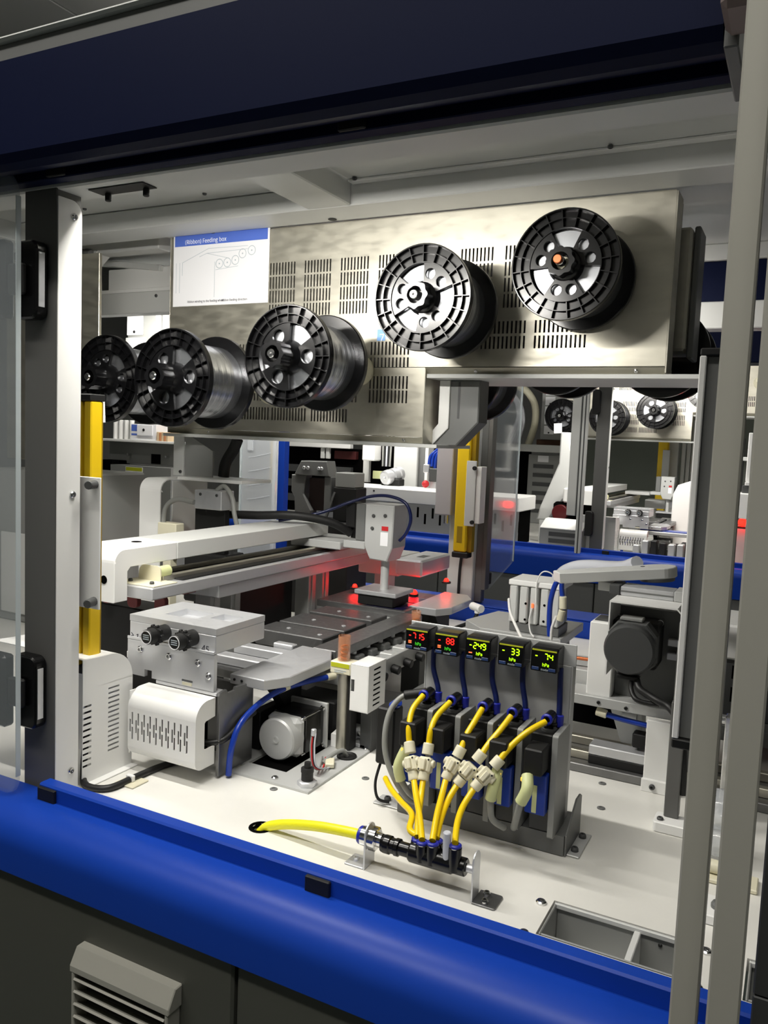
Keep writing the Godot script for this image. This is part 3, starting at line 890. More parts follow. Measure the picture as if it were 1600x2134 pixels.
func spools() -> void:
	var g := "black wire spools on the near steel cabinet"
	near.s4 = spool(Vector3(-0.332, 0.701, -1.185), 2, 2.62, "black wire spool highest at the right end of the steel cabinet with a copper tip", g, false)
	part("copper_tip", B.new().cyl(Vector3(-0.332, 0.701, -1.1565), Vector3(-0.332, 0.701, -1.147), 0.0062), M.copper, near.s4, "copper coloured shaft tip")
	near.s3 = spool(Vector3(-0.534, 0.654, -1.135), 2, 0.95, "black wire spool second from the right, in front of the brightest part of the cabinet", g, false)
	near.s2 = spool(Vector3(-0.731, 0.561, -1.07), 1, 0.0, "black wire spool in the middle, pulled out so its white arm shows behind", g)
	near.s1 = spool(Vector3(-0.928, 0.524, -1.03), 1, 0.05, "black wire spool fourth from the right with a wide bright silver winding", g)
	near.s0 = spool(Vector3(-1.153, 0.528, -1.105), 2, 1.9, "black wire spool next to the corner post with a white paper tag", g)
	org = near.s0.position
	part("paper_tag", B.new().box(Vector3(-1.165, 0.470, -1.100), Vector3(0.038, 0.046, 0.0006), 0.0, Basis(Vector3(0, 0, 1), 0.06)), M.tag, near.s0, "white paper tag")
	var ar := thing("spool_arm", "white arm carrying the spool beside the corner post", "spool arm", Vector3(-1.153, 0.528, -1.31))
	part("arm", B.new().cyl(Vector3(-1.153, 0.528, -1.3095), Vector3(-1.153, 0.528, -1.2262), 0.0095), M.cream, ar)
	# spools of the rear lane, seen from behind
	var gr := "black wire spools of the rear lane"
	near.r0 = spool(Vector3(-0.655, 0.56, -1.60), 1, 0.4, "black wire spool of the rear lane behind the grey hanging bracket", gr)
	near.r0.position = Vector3(-0.642, 0.567, -1.70)
	near.r0.rotation.y = PI
	var r1 := dup(near.r0, Vector3(0.20, 0.05, 0.02), "black wire spool of the rear lane mostly hidden above the shelf plate", gr)
	r1.rotation.y = PI
	var r2 := dup(near.r0, Vector3(0.40, 0.045, 0.05), "black wire spool of the rear lane peeping out past the cabinet's right end", gr)
	r2.rotation.y = PI
	var rc := thing("rear_cabinet", "dark steel cabinet of the rear lane behind the main steel cabinet", "steel cabinet", Vector3(-0.4, 0.55, -1.5))
	part("body", B.new().bb(-0.60, -0.188, 0.600, 0.795, -1.50, -1.40, 0.004), M.steel, rc)
	part("side_rail", B.new().bb(-0.1875, -0.178, 0.59, 0.80, -1.49, -1.42, 0.002), M.mgrey, rc)

# ---------- pressure gauges, valve bank, manifold, hoses ----------
const SEGS := {"0": "abcdef", "1": "bc", "2": "abged", "3": "abgcd", "4": "fgbc", "5": "afgcd", "6": "afgedc", "7": "abc", "8": "abcdefg", "9": "abcfgd", "-": "g"}

func seven(b: B, s: String, at: Vector3, w: float, h: float, pitch: float) -> void:
	var k := 0.0011
	for i in s.length():
		var ch := s[i]
		if ch == " ": continue
		var o := at + Vector3(i * pitch, 0, 0)
		for g in SEGS[ch]:
			match g:
				"a": b.box(o + Vector3(w / 2, h, 0), Vector3(w - k, k, 0.0004), 0.0)
				"g": b.box(o + Vector3(w / 2, h / 2, 0), Vector3(w - k, k, 0.0004), 0.0)
				"d": b.box(o + Vector3(w / 2, 0, 0), Vector3(w - k, k, 0.0004), 0.0)
				"f": b.box(o + Vector3(0, h * 0.75, 0), Vector3(k, h * 0.5 - k, 0.0004), 0.0)
				"b": b.box(o + Vector3(w, h * 0.75, 0), Vector3(k, h * 0.5 - k, 0.0004), 0.0)
				"e": b.box(o + Vector3(0, h * 0.25, 0), Vector3(k, h * 0.5 - k, 0.0004), 0.0)
				"c": b.box(o + Vector3(w, h * 0.25, 0), Vector3(k, h * 0.5 - k, 0.0004), 0.0)

func gauge(x: float, s: String, red: bool, bars: int, label: String) -> void:
	var y := 0.1945
	var zf := -0.855
	var t := thing("pressure_gauge", label, "pressure gauge", Vector3(x + 0.015, y, -0.868), "digital pressure gauges in a row on the valve bracket")
	part("body", B.new().prism(v2([zf, y, zf, y + 0.0235, zf - 0.004, y + 0.0262, zf - 0.026, y + 0.0262, zf - 0.026, y]), "x", x, x + 0.030, 0.0012), M.black, t)
	part("top_line", B.new().bb(x + 0.0015, x + 0.0285, y + 0.0226, y + 0.0242, zf, zf + 0.0004, 0.0), M.label, t, "lime line along the top edge of the screen")
	part("screen", B.new().bb(x + 0.0018, x + 0.0282, y + 0.0056, y + 0.0218, zf, zf + 0.0003, 0.0), mat(Color(0.012, 0.014, 0.016), 0.15), t)
	var b := B.new()
	seven(b, s, Vector3(x + 0.0046, y + 0.0135, zf + 0.0006), 0.0036, 0.0066, 0.0054)
	part("digits", b, M.rd if red else M.grn, t, "glowing red digits" if red else "glowing yellow green digits")
	lettering("hPa", 0.0036, M.grn2 if red else M.grn, t, Vector3(x + 0.0130, y + 0.0076, zf + 0.0004), Basis.IDENTITY, "unit_lettering")
	if bars > 0:
		var r := B.new()
		for i in bars: r.bb(x + 0.0045, x + 0.0085, y + 0.0075 + i * 0.002, y + 0.0088 + i * 0.002, zf + 0.0002, zf + 0.0006, 0.0)
		part("output_marks", r, M.org, t)
	for q in [0.0018, 0.0202]: part("button", B.new().bb(x + q, x + q + 0.0078, y + 0.0012, y + 0.0046, zf, zf + 0.0007, 0.0003), mat(Color(0.16, 0.24, 0.42), 0.4), t)
	lettering("mode", 0.0022, M.inkgrey, t, Vector3(x + 0.0116, y + 0.0022, zf + 0.0002), Basis.IDENTITY, "button_lettering")

func pneumatics() -> void:
	# bracket
	var br := thing("valve_bracket", "grey folded sheet steel bracket holding the gauges and the bank of five valves", "bracket", Vector3(-0.3, 0, -0.87))
	part("channel", B.new().bent(v2([-0.905, 0.0015, -0.905, 0.021, -0.8435, 0.021, -0.8435, 0.001]), 0.0015, "x", -0.398, -0.199), M.mgrey, br)
	part("back_plate", B.new().bb(-0.386, -0.212, 0.0225, 0.198, -0.8825, -0.8805, 0.0004), M.cast, br)
	part("gauge_plate", B.new().bb(-0.408, -0.207, 0.1985, 0.2225, -0.8825, -0.8805, 0.0004), M.cast, br)
	part("return_flange", B.new().bb(-0.2118, -0.2098, 0.0225, 0.198, -0.8945, -0.8805, 0.0004).bb(-0.388, -0.3862, 0.0225, 0.198, -0.8945, -0.8805, 0.0004), M.cast, br)
	part("end_gusset", B.new().prism(v2([-0.843, 0.0005, -0.905, 0.0005, -0.905, 0.046, -0.898, 0.050, -0.882, 0.050, -0.843, 0.024]), "x", -0.1985, -0.1965, 0.0004), M.mgrey, br)
	part("foot", B.new().bb(-0.1964, -0.183, 0.0004, 0.0024, -0.905, -0.846, 0.0006).bb(-0.433, -0.3985, 0.0004, 0.0024, -0.872, -0.846, 0.0006), M.cast, br)
	screws("screw", [Vector3(-0.1905, 0.0024, -0.893), Vector3(-0.1905, 0.0024, -0.858), Vector3(-0.420, 0.0024, -0.860)], Vector3(0, 1, 0), 0.0042, 0.0045, M.dgrey, br)
	# gauges
	gauge(-0.4035, "-715", true, 2, "black digital gauge reading minus seven one five in red digits")
	gauge(-0.3660, "- 88", true, 2, "black digital gauge reading minus eight eight in red digits")
	gauge(-0.3275, "-249", false, 1, "black digital gauge reading minus two four nine in lime green digits")
	gauge(-0.2885, "- 33", false, 0, "black digital gauge reading minus three three in lime green digits")
	gauge(-0.2508, "- 74", false, 0, "black digital gauge reading minus seven four in lime green digits")
	# valves with elbow fittings
	var fx := [-0.369, -0.335, -0.297, -0.263, -0.2245]
	var ord := ["leftmost in the bank, half behind the grey cable", "second in the bank from the grey cable", "in the middle of the bank of five", "second in the bank from the grey end gusset", "in the bank beside the grey end gusset"]
	for i in 5:
		var x: float = fx[i]
		var t := thing("solenoid_valve", "black solenoid valve with blue lower block, " + ord[i], "solenoid valve", Vector3(x, 0.0226, -0.85), "solenoid valves on the bracket")
		part("body", B.new().bb(x - 0.0145, x + 0.0095, 0.052, 0.134, -0.872, -0.832, 0.0012), M.matte, t)
		part("base_block", B.new().bb(x - 0.0145, x + 0.0095, 0.0228, 0.0516, -0.872, -0.842, 0.0012), M.dgrey, t)
		part("side_plate", B.new().prism(rrect(-0.876, 0.0228, -0.828, 0.136, 0.003), "x", x + 0.0100, x + 0.0165, 0.0004), M.grey, t)
		part("top_ring", B.new().lathe(Vector3(x + 0.0005, 0.134, -0.848), Vector3(0, 1, 0), [Vector2(0, 0.0085), Vector2(0.0025, 0.0085), Vector2(0.0025, 0.0055), Vector2(-0.002, 0.0055), Vector2(-0.002, 0)], 24), M.dgrey, t)
		part("coil", B.new().bb(x - 0.0125, x + 0.0075, 0.098, 0.126, -0.8315, -0.803, 0.0015), M.matte, t)
		part("blue_block", B.new().bb(x - 0.0135, x + 0.0085, 0.050, 0.094, -0.8315, -0.819, 0.001), M.tblue, t, "blue block")
		part("pale_strip", B.new().bb(x - 0.0055, x - 0.0005, 0.052, 0.082, -0.8188, -0.8184, 0.0), M.lime, t)
		var e := part("elbow", B.new().lathe(Vector3(x, 0.134, -0.858), Vector3(0, 1, 0), [Vector2(0, 0), Vector2(0, 0.0068), Vector2(0.006, 0.0068), Vector2(0.006, 0.0058), Vector2(0.014, 0.0058), Vector2(0.017, 0.004), Vector2(0.017, 0)], 20).cyl(Vector3(x, 0.148, -0.858), Vector3(x, 0.148, -0.840), 0.0056), M.black, t)
		part("release_ring", B.new().lathe(Vector3(x, 0.148, -0.840), Vector3(0, 0, 1), [Vector2(0, 0.0062), Vector2(0.002, 0.0062), Vector2(0.003, 0.005), Vector2(0.003, 0.0038), Vector2(0, 0.0036)], 20), M.ringblue, e)
		# blue hose from the gauge down to the elbow
		var gx: float = [-0.3735, -0.337, -0.300, -0.264, -0.2215][i]
		var hw: String = ["leftmost gauge with red digits", "second gauge with red digits", "middle gauge of the row", "second gauge from the right", "rightmost gauge of the row"][i]
		solo("blue_hose", B.new().tube([Vector3(gx, 0.197, -0.872), Vector3(gx + 0.001, 0.172, -0.871), Vector3(x + 0.006, 0.150, -0.866), Vector3(x + 0.006, 0.137, -0.864)], 0.0032), M.tnavy, "dark blue air hose running down from the " + hw, "air hose", Vector3(gx, 0.137, -0.87), "dark blue hoses under the gauges")
		solo("hose_socket", B.new().cyl(Vector3(x + 0.006, 0.134, -0.864), Vector3(x + 0.006, 0.147, -0.865), 0.0056), M.ringblue, "dark blue push-in socket of the hose under the " + hw, "fitting", Vector3(x + 0.006, 0.134, -0.864), "push-in sockets at the valves")
	var up := [[Vector3(-0.3693, 0.1483, -0.8380), Vector3(-0.3736, 0.1361, -0.8200), Vector3(-0.3705, 0.1206, -0.8050), Vector3(-0.3666, 0.1026, -0.8000)],
		[Vector3(-0.3358, 0.1466, -0.8380), Vector3(-0.3427, 0.1354, -0.8200), Vector3(-0.3436, 0.1233, -0.8050), Vector3(-0.3434, 0.1059, -0.8000)],
		[Vector3(-0.2972, 0.1463, -0.8380), Vector3(-0.3001, 0.1351, -0.8220), Vector3(-0.3037, 0.1235, -0.8100), Vector3(-0.3057, 0.1103, -0.8000)],
		[Vector3(-0.2638, 0.1446, -0.8380), Vector3(-0.2702, 0.1321, -0.8220), Vector3(-0.2772, 0.1206, -0.8100), Vector3(-0.2821, 0.1101, -0.8000)],
		[Vector3(-0.2254, 0.1459, -0.8380), Vector3(-0.2395, 0.1368, -0.8220), Vector3(-0.2532, 0.1220, -0.8100), Vector3(-0.2622, 0.1077, -0.8000)]]
	var lo := [[Vector3(-0.3527, 0.0727, -0.7850), Vector3(-0.3400, 0.0628, -0.7650), Vector3(-0.3241, 0.0559, -0.7400), Vector3(-0.3087, 0.0459, -0.7135)],
		[Vector3(-0.3414, 0.0753, -0.7850), Vector3(-0.3366, 0.0617, -0.7700), Vector3(-0.3274, 0.0530, -0.7450), Vector3(-0.3176, 0.0430, -0.7215)],
		[Vector3(-0.3147, 0.0826, -0.7850), Vector3(-0.3110, 0.0700, -0.7650), Vector3(-0.3050, 0.0608, -0.7400), Vector3(-0.2974, 0.0480, -0.7135)],
		[Vector3(-0.3008, 0.0796, -0.7850), Vector3(-0.3048, 0.0669, -0.7700), Vector3(-0.3022, 0.0569, -0.7450), Vector3(-0.2968, 0.0472, -0.7215)],
		[Vector3(-0.2818, 0.0799, -0.7850), Vector3(-0.2865, 0.0657, -0.7650), Vector3(-0.2824, 0.0591, -0.7400), Vector3(-0.2737, 0.0520, -0.7135)]]
	var which := ["leftmost", "second", "middle", "fourth", "rightmost"]
	for i in 5:
		solo("yellow_hose", B.new().tube(up[i], 0.0033, 12, 8), M.tyellow, "yellow air hose from the %s valve elbow down to its white hand valve" % which[i], "air hose", up[i][3])
		solo("yellow_hose", B.new().tube(lo[i], 0.0033, 12, 8), M.tyellow, "yellow air hose from the %s white hand valve down to the black manifold" % which[i], "air hose", lo[i][3])
		# hand valve: barrel, cross body with pins
		var a: Vector3 = up[i][3]
		var c: Vector3 = lo[i][0]
		var d := (c - a).normalized()
		var side := d.cross(Vector3(0, 0, 1)).normalized()
		var fr := side.cross(d).normalized()
		var bs := Basis(side, -d, fr)
		var t := thing("hand_valve", "%s of the white inline hand valves on the yellow hoses" % which[i], "hand valve", c, "white inline hand valves")
		part("upper_barrel", B.new().lathe(a - d * 0.003, d, [Vector2(0, 0.0034), Vector2(0, 0.0058), Vector2(0.0015, 0.0062), Vector2(0.012, 0.0062), Vector2(0.012, 0)], 20), M.cream, t)
		var m := (a + c) / 2 + d * 0.003
		part("valve_body", B.new().box(m, Vector3(0.0150, 0.0165, 0.0118), 0.002, bs), M.cream, t)
		part("cross_boss", B.new().cyl(m - side * 0.0105 - d * 0.002, m + side * 0.0105 - d * 0.002, 0.0042), M.cream, t)
		part("handle", B.new().box(m + fr * 0.0072, Vector3(0.0055, 0.012, 0.004), 0.001, bs), M.cream, t)
		part("pin", B.new().cyl(m + fr * 0.0058 + d * 0.0055 + side * 0.005, m + fr * 0.0065 + d * 0.0055 + side * 0.005, 0.0011, 8), M.matte, t)
		part("pin", B.new().cyl(m + fr * 0.0058 - d * 0.0055 - side * 0.005, m + fr * 0.0065 - d * 0.0055 - side * 0.005, 0.0011, 8), M.matte, t)
		part("lower_barrel", B.new().lathe(c + d * 0.002, -d, [Vector2(0, 0.0034), Vector2(0, 0.0056), Vector2(0.0015, 0.0060), Vector2(0.009, 0.0060), Vector2(0.009, 0)], 20), M.cream, t)
	solo("yellow_hose", B.new().tube([Vector3(-0.4118, 0.0407, -0.8350), Vector3(-0.3915, 0.0415, -0.8100), Vector3(-0.3671, 0.0430, -0.7850), Vector3(-0.3396, 0.0474, -0.7550), Vector3(-0.3300, 0.0440, -0.7300), Vector3(-0.3176, 0.0430, -0.7235)], 0.0033, 12, 8), M.tyellow, "yellow air hose coming round the bracket's left foot to the manifold", "air hose", Vector3(-0.37, 0.04, -0.79))
	# connectors with grey cables
	for q in [[[Vector3(-0.2310, 0.0985, -0.8000), Vector3(-0.2276, 0.0884, -0.7900), Vector3(-0.2334, 0.0732, -0.7900), Vector3(-0.2412, 0.0449, -0.8000), Vector3(-0.2485, 0.0294, -0.8200)], "right"], [[Vector3(-0.2650, 0.0955, -0.8050), Vector3(-0.2652, 0.0801, -0.7950), Vector3(-0.2676, 0.0664, -0.7950), Vector3(-0.2666, 0.0436, -0.8000), Vector3(-0.2592, 0.0265, -0.8200)], "second"], [[Vector3(-0.3735, 0.0960, -0.8100), Vector3(-0.3826, 0.0718, -0.8080), Vector3(-0.3800, 0.0555, -0.8100), Vector3(-0.3718, 0.0368, -0.8200), Vector3(-0.3597, 0.0235, -0.8350)], "left"]]:
		var P: Array = q[0]
		var nm: String = {"right": "rightmost solenoid valve with an amber light", "second": "second valve from right, amber lit", "left": "leftmost solenoid valve behind the white hand valve"}[q[1]]
		var t := thing("cable_plug", "pale translucent plug and grey cable of the " + nm, "cable plug", P[4], "valve plugs with grey cables")
		part("plug", B.new().tube([P[0], P[1], P[2]], 0.0062, 10, 5), M.lime, t)
		part("cable", B.new().tube([P[2], P[3], P[4]], 0.0036, 10, 6), M.tgrey, t)
		part("indicator", B.new().box(P[0] + Vector3(0, -0.003, 0.0045), Vector3(0.011, 0.005, 0.003), 0.001), M.ledamber, t)
	var gc := thing("sensor_cable", "grey sensor cable arching round the left end of the valve bank", "cable", Vector3(-0.39, 0.01, -0.84))
	part("cable", B.new().tube([Vector3(-0.3869, 0.1424, -0.8500), Vector3(-0.3993, 0.1391, -0.8450), Vector3(-0.4081, 0.1252, -0.8350), Vector3(-0.4095, 0.1037, -0.8250), Vector3(-0.4057, 0.0775, -0.8200), Vector3(-0.3939, 0.0515, -0.8200), Vector3(-0.3768, 0.0279, -0.8250), Vector3(-0.3624, 0.0232, -0.8350)], 0.0033, 10, 8), M.tgrey, gc)
	part("plug", B.new().cyl(Vector3(-0.372, 0.147, -0.854), Vector3(-0.397, 0.141, -0.846), 0.0055), M.matte, gc)
	var vs := thing("vacuum_sensor", "slim black sensor with thin cable at the left end of the valve bank", "sensor", Vector3(-0.425, 0.05, -0.86))
	part("body", B.new().bb(-0.4335, -0.4095, 0.050, 0.120, -0.872, -0.848, 0.002), M.matte, vs)
	part("blue_port", B.new().cyl(Vector3(-0.418, 0.120, -0.858), Vector3(-0.408, 0.1285, -0.855), 0.0055), M.tblue, vs)
	part("cable", B.new().tube([Vector3(-0.4288, 0.050, -0.855), Vector3(-0.4300, 0.028, -0.845), Vector3(-0.4242, 0.0103, -0.842), Vector3(-0.4130, 0.0053, -0.85)], 0.0018, 8, 8), M.matte, vs)
	# big lemon hose and the black manifold with its brackets
	solo("lemon_hose", B.new().tube([Vector3(-0.5115, -0.006, -0.7255), Vector3(-0.5000, 0.0044, -0.7255), Vector3(-0.4737, 0.0142, -0.7240), Vector3(-0.4350, 0.0234, -0.7210), Vector3(-0.4013, 0.0280, -0.7190), Vector3(-0.3795, 0.0300, -0.7180)], 0.0054, 16, 8), M.tlemon, "thick lemon yellow hose rising from a hole in the table to the manifold", "air hose", Vector3(-0.45, 0, -0.72))
	var X := Vector3(1, 0, 0)
	var at := Vector3(-0.3805, 0.0305, -0.7175)
	var f := thing("bulkhead_fitting", "nickel bulkhead fitting with blue ring held in a small steel angle bracket", "fitting", Vector3(-0.367, 0, -0.7175))
	part("release_ring", B.new().lathe(at, X, [Vector2(0, 0.0052), Vector2(0, 0.0085), Vector2(0.001, 0.0092), Vector2(0.004, 0.0092), Vector2(0.004, 0)], 24), M.ringblue, f)
	part("barrel", B.new().lathe(at, X, [Vector2(0.0041, 0), Vector2(0.0041, 0.0098), Vector2(0.0105, 0.0098), Vector2(0.0105, 0)], 28), M.chrome, f)
	part("angle_bracket", B.new().prism(rrect(-0.7285, 0.0002, -0.7065, 0.046, [0, 0, 0.0105, 0.0105]), "x", -0.3699, -0.3681, 0.0003).bb(-0.392, -0.37, 0.0002, 0.002, -0.7295, -0.7065, 0.0005), M.alu, f)
	part("hex_nut", B.new().lathe(at, X, [Vector2(0.0125, 0), Vector2(0.0125, 0.0112), Vector2(0.0135, 0.0122), Vector2(0.0205, 0.0122), Vector2(0.0215, 0.0112), Vector2(0.0215, 0)], 6), M.chrome, f)
	part("neck", B.new().lathe(at, X, [Vector2(0.0216, 0), Vector2(0.0216, 0.0072), Vector2(0.0265, 0.0072), Vector2(0.0265, 0)], 24), M.chrome, f)
	screws("screw", [Vector3(-0.384, 0.002, -0.718)], Vector3(0, 1, 0), 0.0035, 0.003, M.alu, f)
	var m := thing("air_manifold", "black plastic air manifold with five ports fed by yellow hoses", "air manifold", Vector3(-0.30, 0.0, -0.7175))
	at = Vector3(-0.3805, 0.0285, -0.7175)
	part("adapter", B.new().lathe(at, X, [Vector2(0.0270, 0), Vector2(0.0270, 0.0085), Vector2(0.030, 0.0092), Vector2(0.036, 0.0092), Vector2(0.037, 0.0078), Vector2(0.041, 0.0078), Vector2(0.042, 0.0088), Vector2(0.046, 0.0088), Vector2(0.047, 0.007), Vector2(0.058, 0.007), Vector2(0.058, 0)], 28), M.black, m)
	part("body", B.new().lathe(at, X, [Vector2(0.0582, 0), Vector2(0.0582, 0.0092), Vector2(0.060, 0.0102), Vector2(0.104, 0.0102), Vector2(0.106, 0.0088), Vector2(0.1175, 0.0088), Vector2(0.1185, 0.0078), Vector2(0.1185, 0)], 28), M.black, m)
	part("end_stub", B.new().cyl(at + X * 0.1186, at + X * 0.1268, 0.0042), M.alu, m)
	for k in 5:
		var e: Vector3 = lo[k][3]
		var p := part("port", B.new().cyl(Vector3(e.x + 0.0006, 0.024, e.z), Vector3(e.x + 0.0006, e.y - 0.0035, e.z), 0.0066, 18), M.black, m)
		part("release_ring", B.new().lathe(Vector3(e.x + 0.0006, e.y - 0.0034, e.z), Vector3(0, 1, 0), [Vector2(0, 0.0062), Vector2(0.0018, 0.0062), Vector2(0.0028, 0.005), Vector2(0.0028, 0.0035)], 18), M.ringblue, p)
	part("spare_port", B.new().cyl(Vector3(-0.2815, 0.026, -0.7135), Vector3(-0.2815, 0.062, -0.7115), 0.0040, 16), M.tclear, m, "clear plugged port")
	var rb := thing("angle_bracket", "rounded steel angle bracket screwed to the table at the manifold's right end", "bracket", Vector3(-0.245, 0, -0.717))
	part("upright", B.new().prism(rrect(-0.7270, 0.0002, -0.7085, 0.048, [0, 0, 0.009, 0.009]), "x", -0.2533, -0.2515, 0.0003), M.alu, rb)
	part("foot", B.new().prism(rrect(-0.2514, -0.7330, -0.228, -0.7065, [0, 0.003, 0.003, 0]), "y", 0.0002, 0.002, 0.0003), M.dalu, rb)
	screws("screw", [Vector3(-0.243, 0.002, -0.726), Vector3(-0.240, 0.002, -0.712)], Vector3(0, 1, 0), 0.0036, 0.004, M.chrome, rb)

# ---------- covers, adjusting block, wedge plates, motor ----------
func arc(c: Vector2, r: float, a0: float, a1: float, k := 8) -> Array:
	var o := []
	for i in k + 1:
		var a := lerpf(a0, a1, float(i) / k)
		o.append_array([c.x + cos(a) * r, c.y + sin(a) * r])
	return o

func left_gear() -> void:
	# slotted cover beside the post
	var c := thing("side_cover", "white rounded sheet cover with two columns of slots beside the corner post", "machine cover", Vector3(-0.82, 0, -0.735))
	var xr := -0.7575
	var H := []
	for i in 14: H.append(Rect2(0.041, 0.030 + i * 0.0062, 0.0185, 0.0026))
	for i in 11: H.append(Rect2(0.0005, 0.022 + i * 0.0075, 0.0135, 0.0030))
	part("side_panel", B.new().panel(Vector3(xr, 0.0, -0.6965), Vector3(0, 0, -1), Vector3(0, 1, 0), 0.0825, 0.120, H, 0.0012).prism(v2([-0.6965, 0.120, -0.6965, 0.158, -0.728, 0.156] + arc(Vector2(-0.741, 0.118), 0.038, 1.62, PI, 8)), "x", xr - 0.0012, xr), M.white, c)
	part("shell", B.new().bent(v2([-0.779, 0.0] + arc(Vector2(-0.741, 0.118), 0.038, PI, 1.62, 10) + [-0.728, 0.1565, -0.6965, 0.1585]), -0.0012, "x", -0.92, xr - 0.0013), M.white, c)
	part("foot_flange", B.new().bb(xr + 0.0001, xr + 0.011, 0.0003, 0.0018, -0.779, -0.70, 0.0004), M.white, c)
	near.cover1 = c
	# zigzag slot cover
	var x0 := -0.749
	var x1 := -0.638
	c = thing("motor_cover", "white rounded motor cover with a zigzag pattern of slots on its front", "machine cover", Vector3(-0.693, 0.02, -0.78))
	H = []
	for i in 10:
		var x := 0.006 + i * 0.0100
		H.append(Rect2(x, 0.029, 0.0026, 0.0165))
		H.append(Rect2(x, 0.0095, 0.0026, 0.0165))
		H.append(Rect2(x - 0.0036, 0.0185, 0.0026, 0.0175))
	part("front_panel", B.new().panel(Vector3(x0, 0.032, -0.763), Vector3(1, 0, 0), Vector3(0, 1, 0), x1 - x0, 0.052, H, 0.0015), M.white, c)
	part("top_shell", roll(v2([-0.80, 0.1045, -0.80, 0.106, -0.785, 0.106] + arc(Vector2(-0.785, 0.084), 0.022, PI / 2, 0, 12) + [-0.7645, 0.084] + arc(Vector2(-0.785, 0.084), 0.0205, 0, PI / 2, 12)), x0, x1), M.white, c)
	part("bottom_shell", roll(v2([-0.763, 0.032] + arc(Vector2(-0.775, 0.032), 0.012, 0, -PI / 2, 8) + [-0.80, 0.02, -0.80, 0.0215, -0.775, 0.0215] + arc(Vector2(-0.775, 0.032), 0.0105, -PI / 2, 0, 8)), x0, x1), M.white, c)
	var side := v2([-0.80, 0.0216] + [-0.775, 0.0216] + arc(Vector2(-0.775, 0.032), 0.0104, -PI / 2, 0, 6) + arc(Vector2(-0.785, 0.084), 0.0204, 0, PI / 2, 8) + [-0.80, 0.1044, -0.80, 0.082, -0.782, 0.080, -0.780, 0.078, -0.780, 0.046, -0.782, 0.044, -0.80, 0.044])
	part("side_panel", B.new().prism(side, "x", x1 - 0.0015, x1), M.white, c)
	part("side_panel", B.new().bb(x0, x0 + 0.0015, 0.0216, 0.1044, -0.80, -0.7645), M.white, c)
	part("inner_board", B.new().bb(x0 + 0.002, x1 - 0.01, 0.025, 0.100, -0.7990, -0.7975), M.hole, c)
	part("amber_lamp", B.new().bb(-0.6465, -0.6435, 0.050, 0.052, -0.7665, -0.7655), M.ledamber, c)
	near.cover2 = c
	solo("motor_lead", B.new().tube([Vector3(-0.665, 0.048, -0.790), Vector3(-0.648, 0.0465, -0.7955), Vector3(-0.632, 0.049, -0.808), Vector3(-0.6285, 0.0575, -0.830), Vector3(-0.6275, 0.066, -0.848), Vector3(-0.6270, 0.07, -0.868)], 0.0042), M.rubber, "dark grey lead coming out of the zigzag cover's side opening", "cable", Vector3(-0.64, 0.044, -0.82))
	# aluminium stand behind the cover
	var s := thing("block_stand", "dull aluminium stand plate between the zigzag cover and the blue hose", "stand", Vector3(-0.66, 0, -0.84))
	part("side_plate", B.new().prism(v2([-0.8012, 0.0035, -0.8012, 0.112, -0.815, 0.1135, -0.818, 0.108, -0.832, 0.108, -0.834, 0.112, -0.872, 0.110, -0.872, 0.0035]), "x", -0.6365, -0.632, 0.0005), M.dalu, s)
	part("rear_plate", B.new().bb(-0.76, -0.6370, 0.0035, 0.105, -0.872, -0.866, 0.0005), M.dalu, s)
	part("top_bar", B.new().bb(-0.738, -0.6370, 0.1065, 0.1115, -0.818, -0.8005, 0.0008), M.alu, s)
	screws("screw", [Vector3(-0.727, 0.1115, -0.807), Vector3(-0.645, 0.1115, -0.807)], Vector3(0, 1, 0), 0.0036, 0.0035, M.chrome, s)
	# adjusting block with two knobs
	var a := thing("adjusting_block", "machined aluminium block with two black adjusting knobs above the zigzag cover", "machine block", Vector3(-0.712, 0.112, -0.85))
	var top := [Rect2(0.036, 0.028, 0.050, 0.042), Rect2(0.098, 0.045, 0.034, 0.030)]
	part("head", B.new().bb(-0.785, -0.640, 0.1605, 0.1845, -0.905, -0.8005, 0.0012).panel(Vector3(-0.785, 0.193, -0.8008), Vector3(1, 0, 0), Vector3(0, 0, -1), 0.145, 0.104, top, 0.0085), M.alu, a)
	part("front_plate", B.new().panel(Vector3(-0.787, 0.1125, -0.7995), Vector3(1, 0, 0), Vector3(0, 1, 0), 0.146, 0.0472, [Rect2(0.094, 0.0055, 0.018, 0.0028), Rect2(0.030, 0.0, 0.013, 0.010)], 0.006), M.alu, a)
	part("seam_plate", B.new().bb(-0.787, -0.641, 0.1602, 0.1640, -0.8004, -0.7985, 0.0004), M.alu, a)
	part("slot_tag", B.new().bb(-0.692, -0.676, 0.1135, 0.1175, -0.7994, -0.7989), M.cream, a)
	screws("screw", [Vector3(-0.764, 0.1485, -0.7995), Vector3(-0.7146, 0.147, -0.7995), Vector3(-0.6668, 0.146, -0.7995), Vector3(-0.649, 0.132, -0.7995)], Vector3(0, 0, 1), 0.0048, 0.003, M.chrome, a)
	for k in 2:
		var x: float = [-0.7225, -0.6765][k]
		var kn := part("knob", B.new().lathe(Vector3(x, 0.1775, -0.8005), Vector3(0, 0, 1), [Vector2(0, 0), Vector2(0, 0.0105), Vector2(0.016, 0.0105), Vector2(0.0165, 0.0115), Vector2(0.0225, 0.0115), Vector2(0.023, 0.0100), Vector2(0.034, 0.0096), Vector2(0.0355, 0.0088), Vector2(0.0355, 0.0), ], 28), M.matte, a)
		part("knob_face", B.new().lathe(Vector3(x, 0.1775, -0.7650), Vector3(0, 0, 1), [Vector2(0, 0.0088), Vector2(0.0004, 0.0088), Vector2(0.0004, 0.0078), Vector2(0, 0.0078)], 28), M.tag, kn)
